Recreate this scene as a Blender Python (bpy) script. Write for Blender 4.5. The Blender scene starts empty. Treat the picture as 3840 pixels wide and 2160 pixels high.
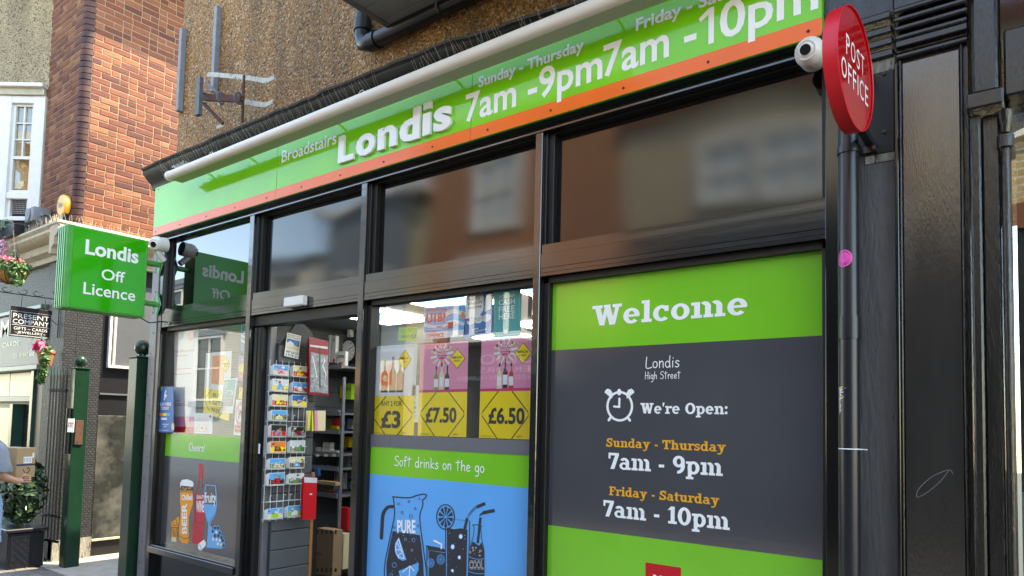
import bpy, bmesh, math, random
import numpy as np
from mathutils import Vector, Matrix
from mathutils.geometry import tessellate_polygon
R = math.radians
SC = bpy.context.scene
COL = SC.collection
rnd = random.Random(7)

# ------------------------------------------------------------------ camera, sky, sun, exposure
# World: the shop front is the plane y = 0 facing -y, x runs along the street, z is up.
CAM = np.array([0.0, -2.75, 1.69]); PP = np.array([1920.0, 1440.0]); FL = 2625.0
def _n(v): return v / np.linalg.norm(v)
_xa = -_n(np.array([-1500.0 - PP[0], 1510.0 - PP[1], FL]))
_ya = _n(np.array([3940.0 - PP[0], 1638.0 - PP[1], FL])); _ya = _n(_ya - (_ya @ _xa) * _xa)
_za = np.cross(_xa, _ya)
if _za[1] > 0: _za = -_za
ROT = np.array([_xa, _ya, _za])
def ray(u, v): return ROT @ np.array([u - PP[0], v - PP[1], FL])
def project(p):
    c = ROT.T @ (np.array(p, float) - CAM)
    return (PP[0] + FL * c[0] / c[2], PP[1] + FL * c[1] / c[2], c[2])
cd = bpy.data.cameras.new('camera'); cam = bpy.data.objects.new('camera', cd); COL.objects.link(cam)
cd.sensor_width = 36.0; cd.lens = FL / 3840 * 36; cd.shift_y = (1440 - 1080) / 3840
cd.clip_start = 0.05; cd.clip_end = 400
_r, _d, _f = ROT[:, 0], ROT[:, 1], ROT[:, 2]
cam.matrix_world = Matrix(((_r[0], -_d[0], -_f[0], CAM[0]), (_r[1], -_d[1], -_f[1], CAM[1]), (_r[2], -_d[2], -_f[2], CAM[2]), (0, 0, 0, 1)))
SC.camera = cam
SUN = _n(np.array([0.40, 0.34, 0.85]))
w = bpy.data.worlds.new('World'); SC.world = w; w.use_nodes = True
nt = w.node_tree; nt.nodes.clear()
sky = nt.nodes.new('ShaderNodeTexSky'); sky.sky_type = 'NISHITA'; sky.sun_disc = False
sky.sun_elevation = math.asin(SUN[2]); sky.sun_rotation = math.atan2(SUN[0], SUN[1])
sky.air_density = 1.0; sky.dust_density = 0.4; sky.ozone_density = 2.2
bg = nt.nodes.new('ShaderNodeBackground'); bg.inputs['Strength'].default_value = 0.15
wo = nt.nodes.new('ShaderNodeOutputWorld')
nt.links.new(sky.outputs[0], bg.inputs[0]); nt.links.new(bg.outputs[0], wo.inputs[0])
sl = bpy.data.lights.new('sun', 'SUN'); sl.energy = 2.0; sl.angle = R(0.53); sl.color = (1.0, 0.93, 0.82)
so = bpy.data.objects.new('sun', sl); COL.objects.link(so); so.location = (5, 5, 20)
so.rotation_euler = Vector(SUN).to_track_quat('Z', 'Y').to_euler()
SC.view_settings.view_transform = 'Standard'; SC.view_settings.look = 'None'
SC.view_settings.exposure = 2.95; SC.view_settings.gamma = 1.0; SC.view_settings.use_white_balance = True; SC.view_settings.white_balance_temperature = 8100; SC.view_settings.white_balance_tint = 8; SC.view_settings.use_curve_mapping = False
SC.render.engine = 'CYCLES'
SC.cycles.max_bounces = 7; SC.cycles.diffuse_bounces = 4; SC.cycles.glossy_bounces = 4; SC.cycles.transparent_max_bounces = 12
SC.cycles.transmission_bounces = 4; SC.cycles.caustics_reflective = False; SC.cycles.caustics_refractive = False
SC.cycles.sample_clamp_indirect = 6.0

# ------------------------------------------------------------------ materials
MAT = {}
def mat(name, col, rough=0.6, metal=0.0, ior=1.5, var=0.0, vscale=8.0, bump=0.0, bscale=60.0, bdist=0.01, emis=None, estr=0.0,
        col2=None, coat=0.0, warp=0.0, wscale=2.0, rvar=0.0, rand=None, stretch=None, dirt=None):
    """Principled material. var: noise value variation, col2: second colour mixed by noise, warp: long soft bump that bends
    reflections, rand: list of colours picked per object or island, dirt: (colour, amount, scale) worn spots."""
    if name in MAT: return MAT[name]
    m = bpy.data.materials.new(name); m.use_nodes = True; MAT[name] = m
    nt = m.node_tree; N = nt.nodes; L = nt.links; b = N['Principled BSDF']
    b.inputs['Roughness'].default_value = rough; b.inputs['Metallic'].default_value = metal; b.inputs['IOR'].default_value = ior
    b.inputs['Coat Weight'].default_value = coat
    tc = N.new('ShaderNodeTexCoord'); vec = tc.outputs['Object']
    if stretch:
        mp = N.new('ShaderNodeMapping'); mp.inputs['Scale'].default_value = stretch; L.new(vec, mp.inputs[0]); vec = mp.outputs[0]
    c4 = (*col, 1.0); out = None
    def noise(scale, detail=4.0, rg=0.6):
        n = N.new('ShaderNodeTexNoise'); n.inputs['Scale'].default_value = scale; n.inputs['Detail'].default_value = detail
        n.inputs['Roughness'].default_value = rg; L.new(vec, n.inputs['Vector']); return n
    def mix(fac, a, bb, blend='MIX'):
        x = N.new('ShaderNodeMix'); x.data_type = 'RGBA'; x.blend_type = blend
        for s, val in ((0, fac), (6, a), (7, bb)):
            if hasattr(val, 'is_linked') or hasattr(val, 'links'): L.new(val, x.inputs[s])
            else: x.inputs[s].default_value = val
        return x.outputs[2]
    cur = c4
    if rand:
        oi = N.new('ShaderNodeObjectInfo') if rand[0] == 'obj' else N.new('ShaderNodeNewGeometry')
        src = oi.outputs['Random'] if rand[0] == 'obj' else oi.outputs['Random Per Island']
        cr = N.new('ShaderNodeValToRGB'); cr.color_ramp.interpolation = 'LINEAR'
        cols = rand[1]; e = cr.color_ramp.elements
        e[0].position = 0; e[0].color = (*cols[0], 1); e[1].position = 1; e[1].color = (*cols[-1], 1)
        for i, cc in enumerate(cols[1:-1]): k = e.new((i + 1) / (len(cols) - 1)); k.color = (*cc, 1)
        L.new(src, cr.inputs[0]); cur = cr.outputs[0]
    if col2:
        n = noise(vscale); r = N.new('ShaderNodeMapRange'); r.inputs[1].default_value = 0.42; r.inputs[2].default_value = 0.62
        L.new(n.outputs[0], r.inputs[0]); cur = mix(r.outputs[0], cur, (*col2, 1.0))
    if var:
        n = noise(vscale * 1.7, 6.0); r = N.new('ShaderNodeMapRange'); r.inputs[1].default_value = 0.25; r.inputs[2].default_value = 0.75
        r.inputs[3].default_value = 1 - var; r.inputs[4].default_value = 1 + var; L.new(n.outputs[0], r.inputs[0])
        h = N.new('ShaderNodeVectorMath'); h.operation = 'SCALE'
        if isinstance(cur, tuple): h.inputs[0].default_value = cur[:3]
        else: L.new(cur, h.inputs[0])
        L.new(r.outputs[0], h.inputs['Scale']); cur = h.outputs[0]
    if dirt:
        n = noise(dirt[2], 8.0, 0.7); r = N.new('ShaderNodeMapRange'); r.inputs[1].default_value = 1 - dirt[1]; r.inputs[2].default_value = 1 - dirt[1] + 0.05
        L.new(n.outputs[0], r.inputs[0]); cur = mix(r.outputs[0], cur, (*dirt[0], 1.0))
    if isinstance(cur, tuple): b.inputs['Base Color'].default_value = cur
    else: L.new(cur, b.inputs['Base Color'])
    if rvar:
        n = noise(6.0, 5.0); r = N.new('ShaderNodeMapRange'); r.inputs[1].default_value = 0.3; r.inputs[2].default_value = 0.7
        r.inputs[3].default_value = max(0.02, rough - rvar); r.inputs[4].default_value = rough + rvar
        L.new(n.outputs[0], r.inputs[0]); L.new(r.outputs[0], b.inputs['Roughness'])
    prev = None
    for on, sc_, stg, dist, det in ((warp, wscale, 1.0, warp, 1.0), (bump, bscale, bump, bdist, 5.0)):
        if on:
            n = noise(sc_, det); bp = N.new('ShaderNodeBump'); bp.inputs['Strength'].default_value = stg
            bp.inputs['Distance'].default_value = dist; L.new(n.outputs[0], bp.inputs['Height'])
            if prev: L.new(prev, bp.inputs['Normal'])
            prev = bp.outputs[0]
    if prev: L.new(prev, b.inputs['Normal'])
    if emis: b.inputs['Emission Color'].default_value = (*emis, 1); b.inputs['Emission Strength'].default_value = estr
    return m

def glass_mat(name, tint=(0.93, 0.96, 0.95), ior=1.6, rough=0.0, warp=0.0, wscale=1.5):
    m = bpy.data.materials.new(name); m.use_nodes = True; MAT[name] = m
    nt = m.node_tree; N = nt.nodes; L = nt.links; N.clear()
    o = N.new('ShaderNodeOutputMaterial'); mx = N.new('ShaderNodeMixShader'); fr = N.new('ShaderNodeFresnel'); fr.inputs[0].default_value = ior
    t = N.new('ShaderNodeBsdfTransparent'); t.inputs[0].default_value = (*tint, 1)
    g = N.new('ShaderNodeBsdfGlossy'); g.inputs['Roughness'].default_value = rough; g.inputs[0].default_value = (0.95, 0.97, 0.96, 1)
    if warp:
        tc = N.new('ShaderNodeTexCoord'); n = N.new('ShaderNodeTexNoise'); n.inputs['Scale'].default_value = wscale; n.inputs['Detail'].default_value = 1.0
        bp = N.new('ShaderNodeBump'); bp.inputs['Distance'].default_value = warp; bp.inputs['Strength'].default_value = 1.0
        L.new(tc.outputs['Object'], n.inputs['Vector']); L.new(n.outputs[0], bp.inputs['Height']); L.new(bp.outputs[0], g.inputs['Normal']); L.new(bp.outputs[0], fr.inputs['Normal'])
    ge = N.new('ShaderNodeNewGeometry'); iv = N.new('ShaderNodeMath'); iv.operation = 'SUBTRACT'; iv.inputs[0].default_value = 1.0; ml = N.new('ShaderNodeMath'); ml.operation = 'MULTIPLY'
    L.new(ge.outputs['Backfacing'], iv.inputs[1]); L.new(iv.outputs[0], ml.inputs[1]); L.new(fr.outputs[0], ml.inputs[0])
    L.new(ml.outputs[0], mx.inputs[0]); L.new(t.outputs[0], mx.inputs[1]); L.new(g.outputs[0], mx.inputs[2]); L.new(mx.outputs[0], o.inputs[0])
    return m

def flat(name, col, rough=0.5): return mat(name, col, rough)
LG = (0.19, 0.66, 0.02)
mat('londis_green', LG, 0.09, ior=1.42, var=0.07, warp=0.0006, wscale=3.0, vscale=2.5, dirt=((0.10, 0.34, 0.03), 0.31, 16), rvar=0.03)
mat('vinyl_green', (0.18, 0.58, 0.025), 0.14, ior=1.8, var=0.05, vscale=2.0, bump=0.12, bscale=90, bdist=0.002, dirt=((0.05, 0.12, 0.03), 0.33, 30))
mat('vinyl_grey', (0.062, 0.064, 0.075), 0.11, ior=2.3, var=0.06, vscale=2.0, bump=0.07, bscale=70, bdist=0.003, warp=0.0008, wscale=3.0)
mat('vinyl_blue', (0.10, 0.42, 0.86), 0.22, ior=1.5, var=0.04, vscale=2.0, bump=0.1, bscale=80, bdist=0.002, dirt=((0.02, 0.03, 0.06), 0.30, 40))
mat('orange', (1.0, 0.16, 0.01), 0.14, ior=1.4, var=0.05, vscale=2)
mat('band_grey', (0.14, 0.14, 0.155), 0.35, var=0.05)
mat('letter_white', (0.93, 0.93, 0.91), 0.3, var=0.03, vscale=6)
mat('letter_acrylic', (0.86, 0.86, 0.85), 0.12, var=0.03, vscale=6)
mat('letter_gold', (0.92, 0.42, 0.03), 0.35)
mat('black_gloss', (0.006, 0.005, 0.005), 0.05, ior=1.62, rvar=0.02, warp=0.014, wscale=0.9, bump=0.06, bscale=220, bdist=0.001)
mat('tinted_gloss', (0.004, 0.005, 0.006), 0.015, ior=2.2, warp=0.0012, wscale=1.1)
mat('black_frame', (0.007, 0.007, 0.0075), 0.14, ior=1.6, bump=0.1, bscale=150, bdist=0.001, dirt=((0.22, 0.21, 0.2), 0.27, 35), warp=0.0015, wscale=2.5)
mat('anodised', (0.008, 0.008, 0.009), 0.12, ior=1.9, rvar=0.04, bump=0.05, bscale=60, bdist=0.002, stretch=(0.15, 1, 6), warp=0.0015, wscale=2.0)
mat('gasket', (0.004, 0.004, 0.004), 0.5)
mat('grey_metal', (0.16, 0.16, 0.17), 0.45, metal=0.3, var=0.15, vscale=12, dirt=((0.4, 0.4, 0.38), 0.33, 40))
mat('white_plastic', (0.78, 0.77, 0.73), 0.3, var=0.06, vscale=10, dirt=((0.35, 0.31, 0.25), 0.33, 25))
mat('lens_dark', (0.01, 0.01, 0.012), 0.08, ior=1.8)
mat('tube_white', (0.80, 0.74, 0.66), 0.55, var=0.05, vscale=5, dirt=((0.35, 0.30, 0.24), 0.30, 18), stretch=(1, 4, 4))
mat('tube_under', (0.42, 0.40, 0.34), 0.5)
mat('cornice_black', (0.012, 0.011, 0.011), 0.5, ior=1.4, bump=0.35, bscale=14, bdist=0.006, var=0.3, vscale=10)
mat('lead', (0.035, 0.034, 0.034), 0.7, bump=0.4, bscale=20, bdist=0.01, var=0.4, vscale=10)
mat('black_plastic_pipe', (0.012, 0.013, 0.018), 0.3, ior=1.5, var=0.2, dirt=((0.25, 0.24, 0.22), 0.28, 20))
mat('wire', (0.5, 0.46, 0.42), 0.4, metal=0.5)
mat('timber_gloss', (0.010, 0.0095, 0.009), 0.26, ior=1.6, bump=0.45, bscale=45, bdist=0.006, stretch=(3, 3, 0.5), warp=0.002, wscale=3, rvar=0.06, dirt=((0.30, 0.28, 0.24), 0.26, 30))
mat('timber_panel', (0.012, 0.011, 0.010), 0.2, ior=2.1, bump=0.35, bscale=90, bdist=0.003, stretch=(2.5, 2.5, 0.4), rvar=0.05, dirt=((0.30, 0.28, 0.24), 0.24, 30))
mat('timber_grey', (0.075, 0.074, 0.074), 0.5, bump=0.5, bscale=25, bdist=0.012, stretch=(3, 3, 0.5), var=0.25, vscale=5, dirt=((0.012, 0.012, 0.012), 0.36, 14))
mat('timber_bare', (0.24, 0.225, 0.19), 0.75, bump=0.7, bscale=25, bdist=0.01, stretch=(2, 2, 0.5), var=0.5, vscale=14, dirt=((0.02, 0.02, 0.02), 0.45, 12))
mat('red_enamel', (0.55, 0.006, 0.010), 0.16, coat=0.4, var=0.08, vscale=3)
mat('red_rim', (0.68, 0.010, 0.022), 0.38, var=0.06, dirt=((0.18, 0.04, 0.02), 0.40, 22))
mat('sign_face_green', (0.005, 0.40, 0.004), 0.10, var=0.05, vscale=3)
mat('sign_side_green', (0.07, 0.36, 0.07), 0.25, var=0.12, vscale=8)
mat('pale_green', (0.16, 0.46, 0.20), 0.4, var=0.15, vscale=20)
mat('bollard_green', (0.006, 0.032, 0.016), 0.3, var=0.2, vscale=6, bump=0.15, bscale=30, bdist=0.004)
glass_mat('shop_glass', tint=(0.985, 0.99, 0.985), ior=2.3)
glass_mat('old_glass', tint=(0.85, 0.87, 0.8), ior=2.4, warp=0.003, wscale=3.0)
mat('mortar', (0.30, 0.19, 0.11), 0.9, var=0.3, vscale=25, bump=0.6, bscale=120, bdist=0.004)
BR = [(0.10, 0.028, 0.016), (0.16, 0.044, 0.022), (0.21, 0.068, 0.030), (0.13, 0.033, 0.018), (0.23, 0.085, 0.036), (0.15, 0.046, 0.024), (0.085, 0.026, 0.018), (0.19, 0.052, 0.022), (0.28, 0.13, 0.06)]
mat('brick', (0.3, 0.1, 0.06), 0.85, rand=('obj', BR), var=0.24, vscale=30, bump=0.7, bscale=55, bdist=0.006, dirt=((0.5, 0.4, 0.33), 0.30, 28))
mat('brick_mass', (0.3, 0.1, 0.06), 0.85, rand=('isl', BR), var=0.24, vscale=30, bump=0.7, bscale=55, bdist=0.006)
mat('corner_brick', (0.11, 0.042, 0.03), 0.7, rand=('obj', [(0.06, 0.02, 0.016), (0.10, 0.036, 0.024), (0.04, 0.018, 0.016), (0.13, 0.05, 0.03)]), var=0.25, vscale=20, bump=0.3, bscale=60, bdist=0.004)
mat('white_paint', (0.74, 0.72, 0.67), 0.45, var=0.08, vscale=8, bump=0.15, bscale=30, bdist=0.004, dirt=((0.3, 0.28, 0.25), 0.27, 18))
mat('cream_stone', (0.47, 0.41, 0.28), 0.7, var=0.2, vscale=7, bump=0.3, bscale=40, bdist=0.006, dirt=((0.10, 0.09, 0.07), 0.36, 9))
mat('black_paint', (0.010, 0.010, 0.011), 0.42, ior=1.45, var=0.2, bump=0.2, bscale=30, bdist=0.004)
mat('grey_paint', (0.13, 0.125, 0.11), 0.45, var=0.12, vscale=3)
mat('sage', (0.17, 0.22, 0.18), 0.4, var=0.1)
mat('dark_green', (0.012, 0.06, 0.045), 0.3, var=0.1)
mat('mesh_dark', (0.01, 0.01, 0.012), 0.8)
mat('grey_plastic', (0.17, 0.175, 0.19), 0.45, var=0.08)
mat('alarm_yellow', (0.78, 0.44, 0.05), 0.35)
mat('navy', (0.008, 0.012, 0.04), 0.3)
mat('rust', (0.09, 0.035, 0.02), 0.8, var=0.3, vscale=18, dirt=((0.03, 0.02, 0.02), 0.45, 20))
mat('steel_grey', (0.10, 0.11, 0.12), 0.55, var=0.25, vscale=15, dirt=((0.16, 0.06, 0.03), 0.42, 14))
mat('flaking_white', (0.52, 0.51, 0.43), 0.6, var=0.2, vscale=14, dirt=((0.14, 0.05, 0.025), 0.42, 30))
mat('conduit_grey', (0.24, 0.25, 0.26), 0.55, var=0.18, vscale=12)
mat('soffit_board', (0.26, 0.27, 0.25), 0.7, var=0.18, vscale=5)
mat('terracotta', (0.42, 0.15, 0.07), 0.75, var=0.2, vscale=15)
mat('coir', (0.36, 0.19, 0.06), 0.9, bump=0.9, bscale=90, bdist=0.01, var=0.35, vscale=30)
mat('leaf', (0.05, 0.115, 0.03), 0.5, rand=('isl', [(0.03, 0.08, 0.02), (0.07, 0.16, 0.04), (0.10, 0.2, 0.05), (0.04, 0.10, 0.03)]))
mat('leaf_grey', (0.2, 0.28, 0.2), 0.6, rand=('isl', [(0.16, 0.25, 0.16), (0.3, 0.38, 0.3), (0.10, 0.2, 0.12)]))
mat('leaf_dark', (0.02, 0.045, 0.018), 0.35, rand=('isl', [(0.012, 0.03, 0.012), (0.03, 0.07, 0.025), (0.045, 0.085, 0.03)]))
mat('petal_pink', (0.75, 0.03, 0.14), 0.5, rand=('isl', [(0.7, 0.02, 0.12), (0.8, 0.1, 0.25), (0.62, 0.02, 0.16)]))
mat('petal_pale', (0.75, 0.42, 0.55), 0.6)
mat('petal_white', (0.8, 0.8, 0.74), 0.5)
mat('stem', (0.06, 0.10, 0.03), 0.6)
mat('cardboard', (0.42, 0.27, 0.14), 0.8, var=0.08, vscale=6)
mat('cardboard_dark', (0.30, 0.19, 0.11), 0.8, var=0.08, vscale=6)
mat('tshirt', (0.25, 0.27, 0.31), 0.9, bump=0.9, bscale=9, bdist=0.02, var=0.1, vscale=30)
mat('shorts_blue', (0.24, 0.36, 0.55), 0.9, bump=0.8, bscale=10, bdist=0.02, var=0.1, vscale=12)
mat('skin', (0.55, 0.27, 0.17), 0.5, var=0.08, vscale=10)
mat('hair', (0.05, 0.03, 0.02), 0.7, bump=0.8, bscale=60, bdist=0.01)
mat('slat_grey', (0.085, 0.09, 0.098), 0.5, var=0.05)
mat('slat_dark', (0.045, 0.048, 0.053), 0.6, var=0.08)
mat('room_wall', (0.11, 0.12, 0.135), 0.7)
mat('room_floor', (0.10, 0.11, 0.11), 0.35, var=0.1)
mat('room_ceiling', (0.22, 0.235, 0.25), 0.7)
mat('steel_shelf', (0.16, 0.17, 0.19), 0.4)
mat('wire_white', (0.72, 0.72, 0.68), 0.35)
mat('paper', (0.78, 0.78, 0.76), 0.6)
mat('clear_bag', (0.30, 0.33, 0.35), 0.12, var=0.35, vscale=14, bump=0.8, bscale=22, bdist=0.02)
mat('grimy_board', (0.03, 0.032, 0.028), 0.25, var=0.4, vscale=3, col2=(0.10, 0.10, 0.085), bump=0.3, bscale=20, bdist=0.006)
mat('curtain_tan', (0.40, 0.27, 0.12), 0.8, var=0.3, vscale=9)
mat('wood_post', (0.36, 0.15, 0.05), 0.6, var=0.2, vscale=4, stretch=(6, 6, 1))
for nm, c in dict(p_red=(0.62, 0.012, 0.02), p_pink=(0.80, 0.27, 0.42), p_yellow=(1.0, 0.72, 0.0), p_black=(0.02, 0.02, 0.018), p_blue=(0.012, 0.14, 0.42),
                  p_sky=(0.08, 0.38, 0.75), p_teal=(0.03, 0.40, 0.38), p_lime=(0.30, 0.60, 0.03), p_white=(0.80, 0.80, 0.78), p_navy=(0.01, 0.02, 0.08),
                  p_orange=(0.85, 0.22, 0.02), p_grey=(0.3, 0.3, 0.32), p_green=(0.02, 0.2, 0.05), p_purple=(0.3, 0.2, 0.5), p_cream=(0.75, 0.66, 0.42),
                  p_brown=(0.16, 0.06, 0.03), p_pale=(0.62, 0.66, 0.68), p_dkred=(0.30, 0.01, 0.02), p_magenta=(0.65, 0.02, 0.16), p_olive=(0.22, 0.25, 0.08),
                  ink=(0.030, 0.032, 0.042), beer=(0.90, 0.34, 0.015), wine=(0.58, 0.02, 0.045), drink_blue=(0.12, 0.44, 0.82), smiley=(0.85, 0.08, 0.45)).items():
    mat(nm, c, 0.4, var=0.03)
mat('lamp_glow', (0.9, 0.9, 0.9), 0.5, emis=(0.9, 0.97, 1.0), estr=4.5)
mat('sky_picture', (0.1, 0.3, 0.7), 0.5, col2=(0.75, 0.82, 0.9), vscale=2.4, emis=(0.18, 0.42, 0.85), estr=0.7)
mat('paving', (0.16, 0.15, 0.135), 0.85, var=0.2, vscale=6, bump=0.3, bscale=60, bdist=0.004)
mat('alley_floor', (0.36, 0.33, 0.27), 0.85, var=0.2, vscale=4, bump=0.3, bscale=60, bdist=0.004)
mat('paver', (0.15, 0.14, 0.125), 0.85, rand=('obj', [(0.10, 0.095, 0.085), (0.17, 0.155, 0.135), (0.13, 0.12, 0.11), (0.21, 0.19, 0.165)]), var=0.2, vscale=20, bump=0.4, bscale=60, bdist=0.004)
mat('road', (0.06, 0.06, 0.06), 0.9, var=0.15, bump=0.4, bscale=150, bdist=0.004)
mat('sandstone_wall', (0.50, 0.42, 0.29), 0.8, var=0.08, vscale=2)
mat('opp_frame', (0.80, 0.79, 0.74), 0.5)
mat('opp_dark', (0.03, 0.035, 0.04), 0.15)
mat('opp_black', (0.02, 0.02, 0.022), 0.3)
mat('opp_grey', (0.20, 0.24, 0.27), 0.6)
mat('opp_beige', (0.50, 0.42, 0.25), 0.6)
mat('tile_roof', (0.2, 0.07, 0.04), 0.8)

def brick_tex(name, c1, c2, mo, scale, bumpd=0.01, rough=0.85, bw=0.215, rh=0.075, ms=0.012):
    m = bpy.data.materials.new(name); m.use_nodes = True; MAT[name] = m
    nt = m.node_tree; N = nt.nodes; L = nt.links; b = N['Principled BSDF']; b.inputs['Roughness'].default_value = rough
    tc = N.new('ShaderNodeTexCoord'); sx = N.new('ShaderNodeSeparateXYZ'); cx = N.new('ShaderNodeCombineXYZ'); ad = N.new('ShaderNodeMath')
    L.new(tc.outputs['Object'], sx.inputs[0]); L.new(sx.outputs[0], ad.inputs[0]); L.new(sx.outputs[1], ad.inputs[1])
    L.new(ad.outputs[0], cx.inputs[0]); L.new(sx.outputs[2], cx.inputs[1])
    t = N.new('ShaderNodeTexBrick'); t.inputs['Scale'].default_value = scale
    for k, val in (('Color1', c1), ('Color2', c2), ('Mortar', mo)): t.inputs[k].default_value = (*val, 1)
    t.inputs['Brick Width'].default_value = bw; t.inputs['Row Height'].default_value = rh; t.inputs['Mortar Size'].default_value = ms
    t.inputs['Mortar Smooth'].default_value = 0.2
    L.new(cx.outputs[0], t.inputs['Vector'])
    n = N.new('ShaderNodeTexNoise'); n.inputs['Scale'].default_value = 18; n.inputs['Detail'].default_value = 6; L.new(tc.outputs['Object'], n.inputs['Vector'])
    mx = N.new('ShaderNodeMix'); mx.data_type = 'RGBA'; mx.blend_type = 'OVERLAY'; mx.inputs[0].default_value = 0.5
    L.new(t.outputs[0], mx.inputs[6]); L.new(n.outputs[0], mx.inputs[7]); L.new(mx.outputs[2], b.inputs['Base Color'])
    iv = N.new('ShaderNodeMath'); iv.operation = 'SUBTRACT'; iv.inputs[0].default_value = 1.0; L.new(t.outputs['Fac'], iv.inputs[1])
    ad2 = N.new('ShaderNodeMath'); ad2.operation = 'MULTIPLY_ADD'; ad2.inputs[1].default_value = 0.5; L.new(n.outputs[0], ad2.inputs[0]); L.new(iv.outputs[0], ad2.inputs[2])
    bp = N.new('ShaderNodeBump'); bp.inputs['Strength'].default_value = 0.9; bp.inputs['Distance'].default_value = bumpd
    L.new(ad2.outputs[0], bp.inputs['Height']); L.new(bp.outputs[0], b.inputs['Normal'])
    return m
brick_tex('opp_brick', (0.36, 0.11, 0.05), (0.42, 0.15, 0.07), (0.55, 0.38, 0.22), 1.0)
brick_tex('opp_white_brick', (0.78, 0.76, 0.66), (0.74, 0.72, 0.62), (0.66, 0.63, 0.53), 1.0)
brick_tex('opp_yellow_brick', (0.48, 0.32, 0.13), (0.55, 0.40, 0.19), (0.62, 0.55, 0.4), 1.0)
brick_tex('ribbed_tile', (0.025, 0.025, 0.027), (0.038, 0.038, 0.04), (0.01, 0.01, 0.011), 1.0, bumpd=0.012, rough=0.55, bw=0.045, rh=0.028, ms=0.006)

def pebbledash(name, cols, rough=0.8, scale=110.0, patch=None):
    m = bpy.data.materials.new(name); m.use_nodes = True; MAT[name] = m
    nt = m.node_tree; N = nt.nodes; L = nt.links; b = N['Principled BSDF']; b.inputs['Roughness'].default_value = rough
    tc = N.new('ShaderNodeTexCoord'); v = N.new('ShaderNodeTexVoronoi'); v.inputs['Scale'].default_value = scale
    L.new(tc.outputs['Object'], v.inputs['Vector'])
    cr = N.new('ShaderNodeValToRGB'); e = cr.color_ramp.elements; e[0].position = 0; e[0].color = (*cols[0], 1); e[1].position = 1; e[1].color = (*cols[-1], 1)
    for i, cc in enumerate(cols[1:-1]): k = e.new((i + 1) / (len(cols) - 1)); k.color = (*cc, 1)
    sp = N.new('ShaderNodeSeparateColor'); L.new(v.outputs['Color'], sp.inputs[0]); L.new(sp.outputs[0], cr.inputs[0])
    n = N.new('ShaderNodeTexNoise'); n.inputs['Scale'].default_value = 1.6; n.inputs['Detail'].default_value = 6; L.new(tc.outputs['Object'], n.inputs['Vector'])
    mp = N.new('ShaderNodeMapping'); mp.inputs['Scale'].default_value = (2.2, 2.2, 0.55); L.new(tc.outputs['Object'], mp.inputs[0]); L.new(mp.outputs[0], n.inputs['Vector'])
    mr = N.new('ShaderNodeMapRange'); mr.inputs[1].default_value = 0.3; mr.inputs[2].default_value = 0.7; mr.inputs[3].default_value = 0.55; mr.inputs[4].default_value = 1.3
    L.new(n.outputs[0], mr.inputs[0]); h = N.new('ShaderNodeVectorMath'); h.operation = 'SCALE'; L.new(cr.outputs[0], h.inputs[0]); L.new(mr.outputs[0], h.inputs['Scale'])
    L.new(h.outputs[0], b.inputs['Base Color'])
    inv = N.new('ShaderNodeMath'); inv.operation = 'SUBTRACT'; inv.inputs[0].default_value = 1; L.new(v.outputs['Distance'], inv.inputs[1])
    bp = N.new('ShaderNodeBump'); bp.inputs['Strength'].default_value = 1.0; bp.inputs['Distance'].default_value = 0.018
    L.new(inv.outputs[0], bp.inputs['Height']); L.new(bp.outputs[0], b.inputs['Normal'])
    return m
pebbledash('pebble_tan', [(0.10, 0.045, 0.015), (0.40, 0.19, 0.045), (0.52, 0.27, 0.075), (0.25, 0.11, 0.025), (0.68, 0.50, 0.30)], 0.7, 75)
pebbledash('pebble_pale', [(0.10, 0.07, 0.04), (0.52, 0.40, 0.24), (0.42, 0.31, 0.18), (0.56, 0.46, 0.29)], 0.85, 75)

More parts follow.
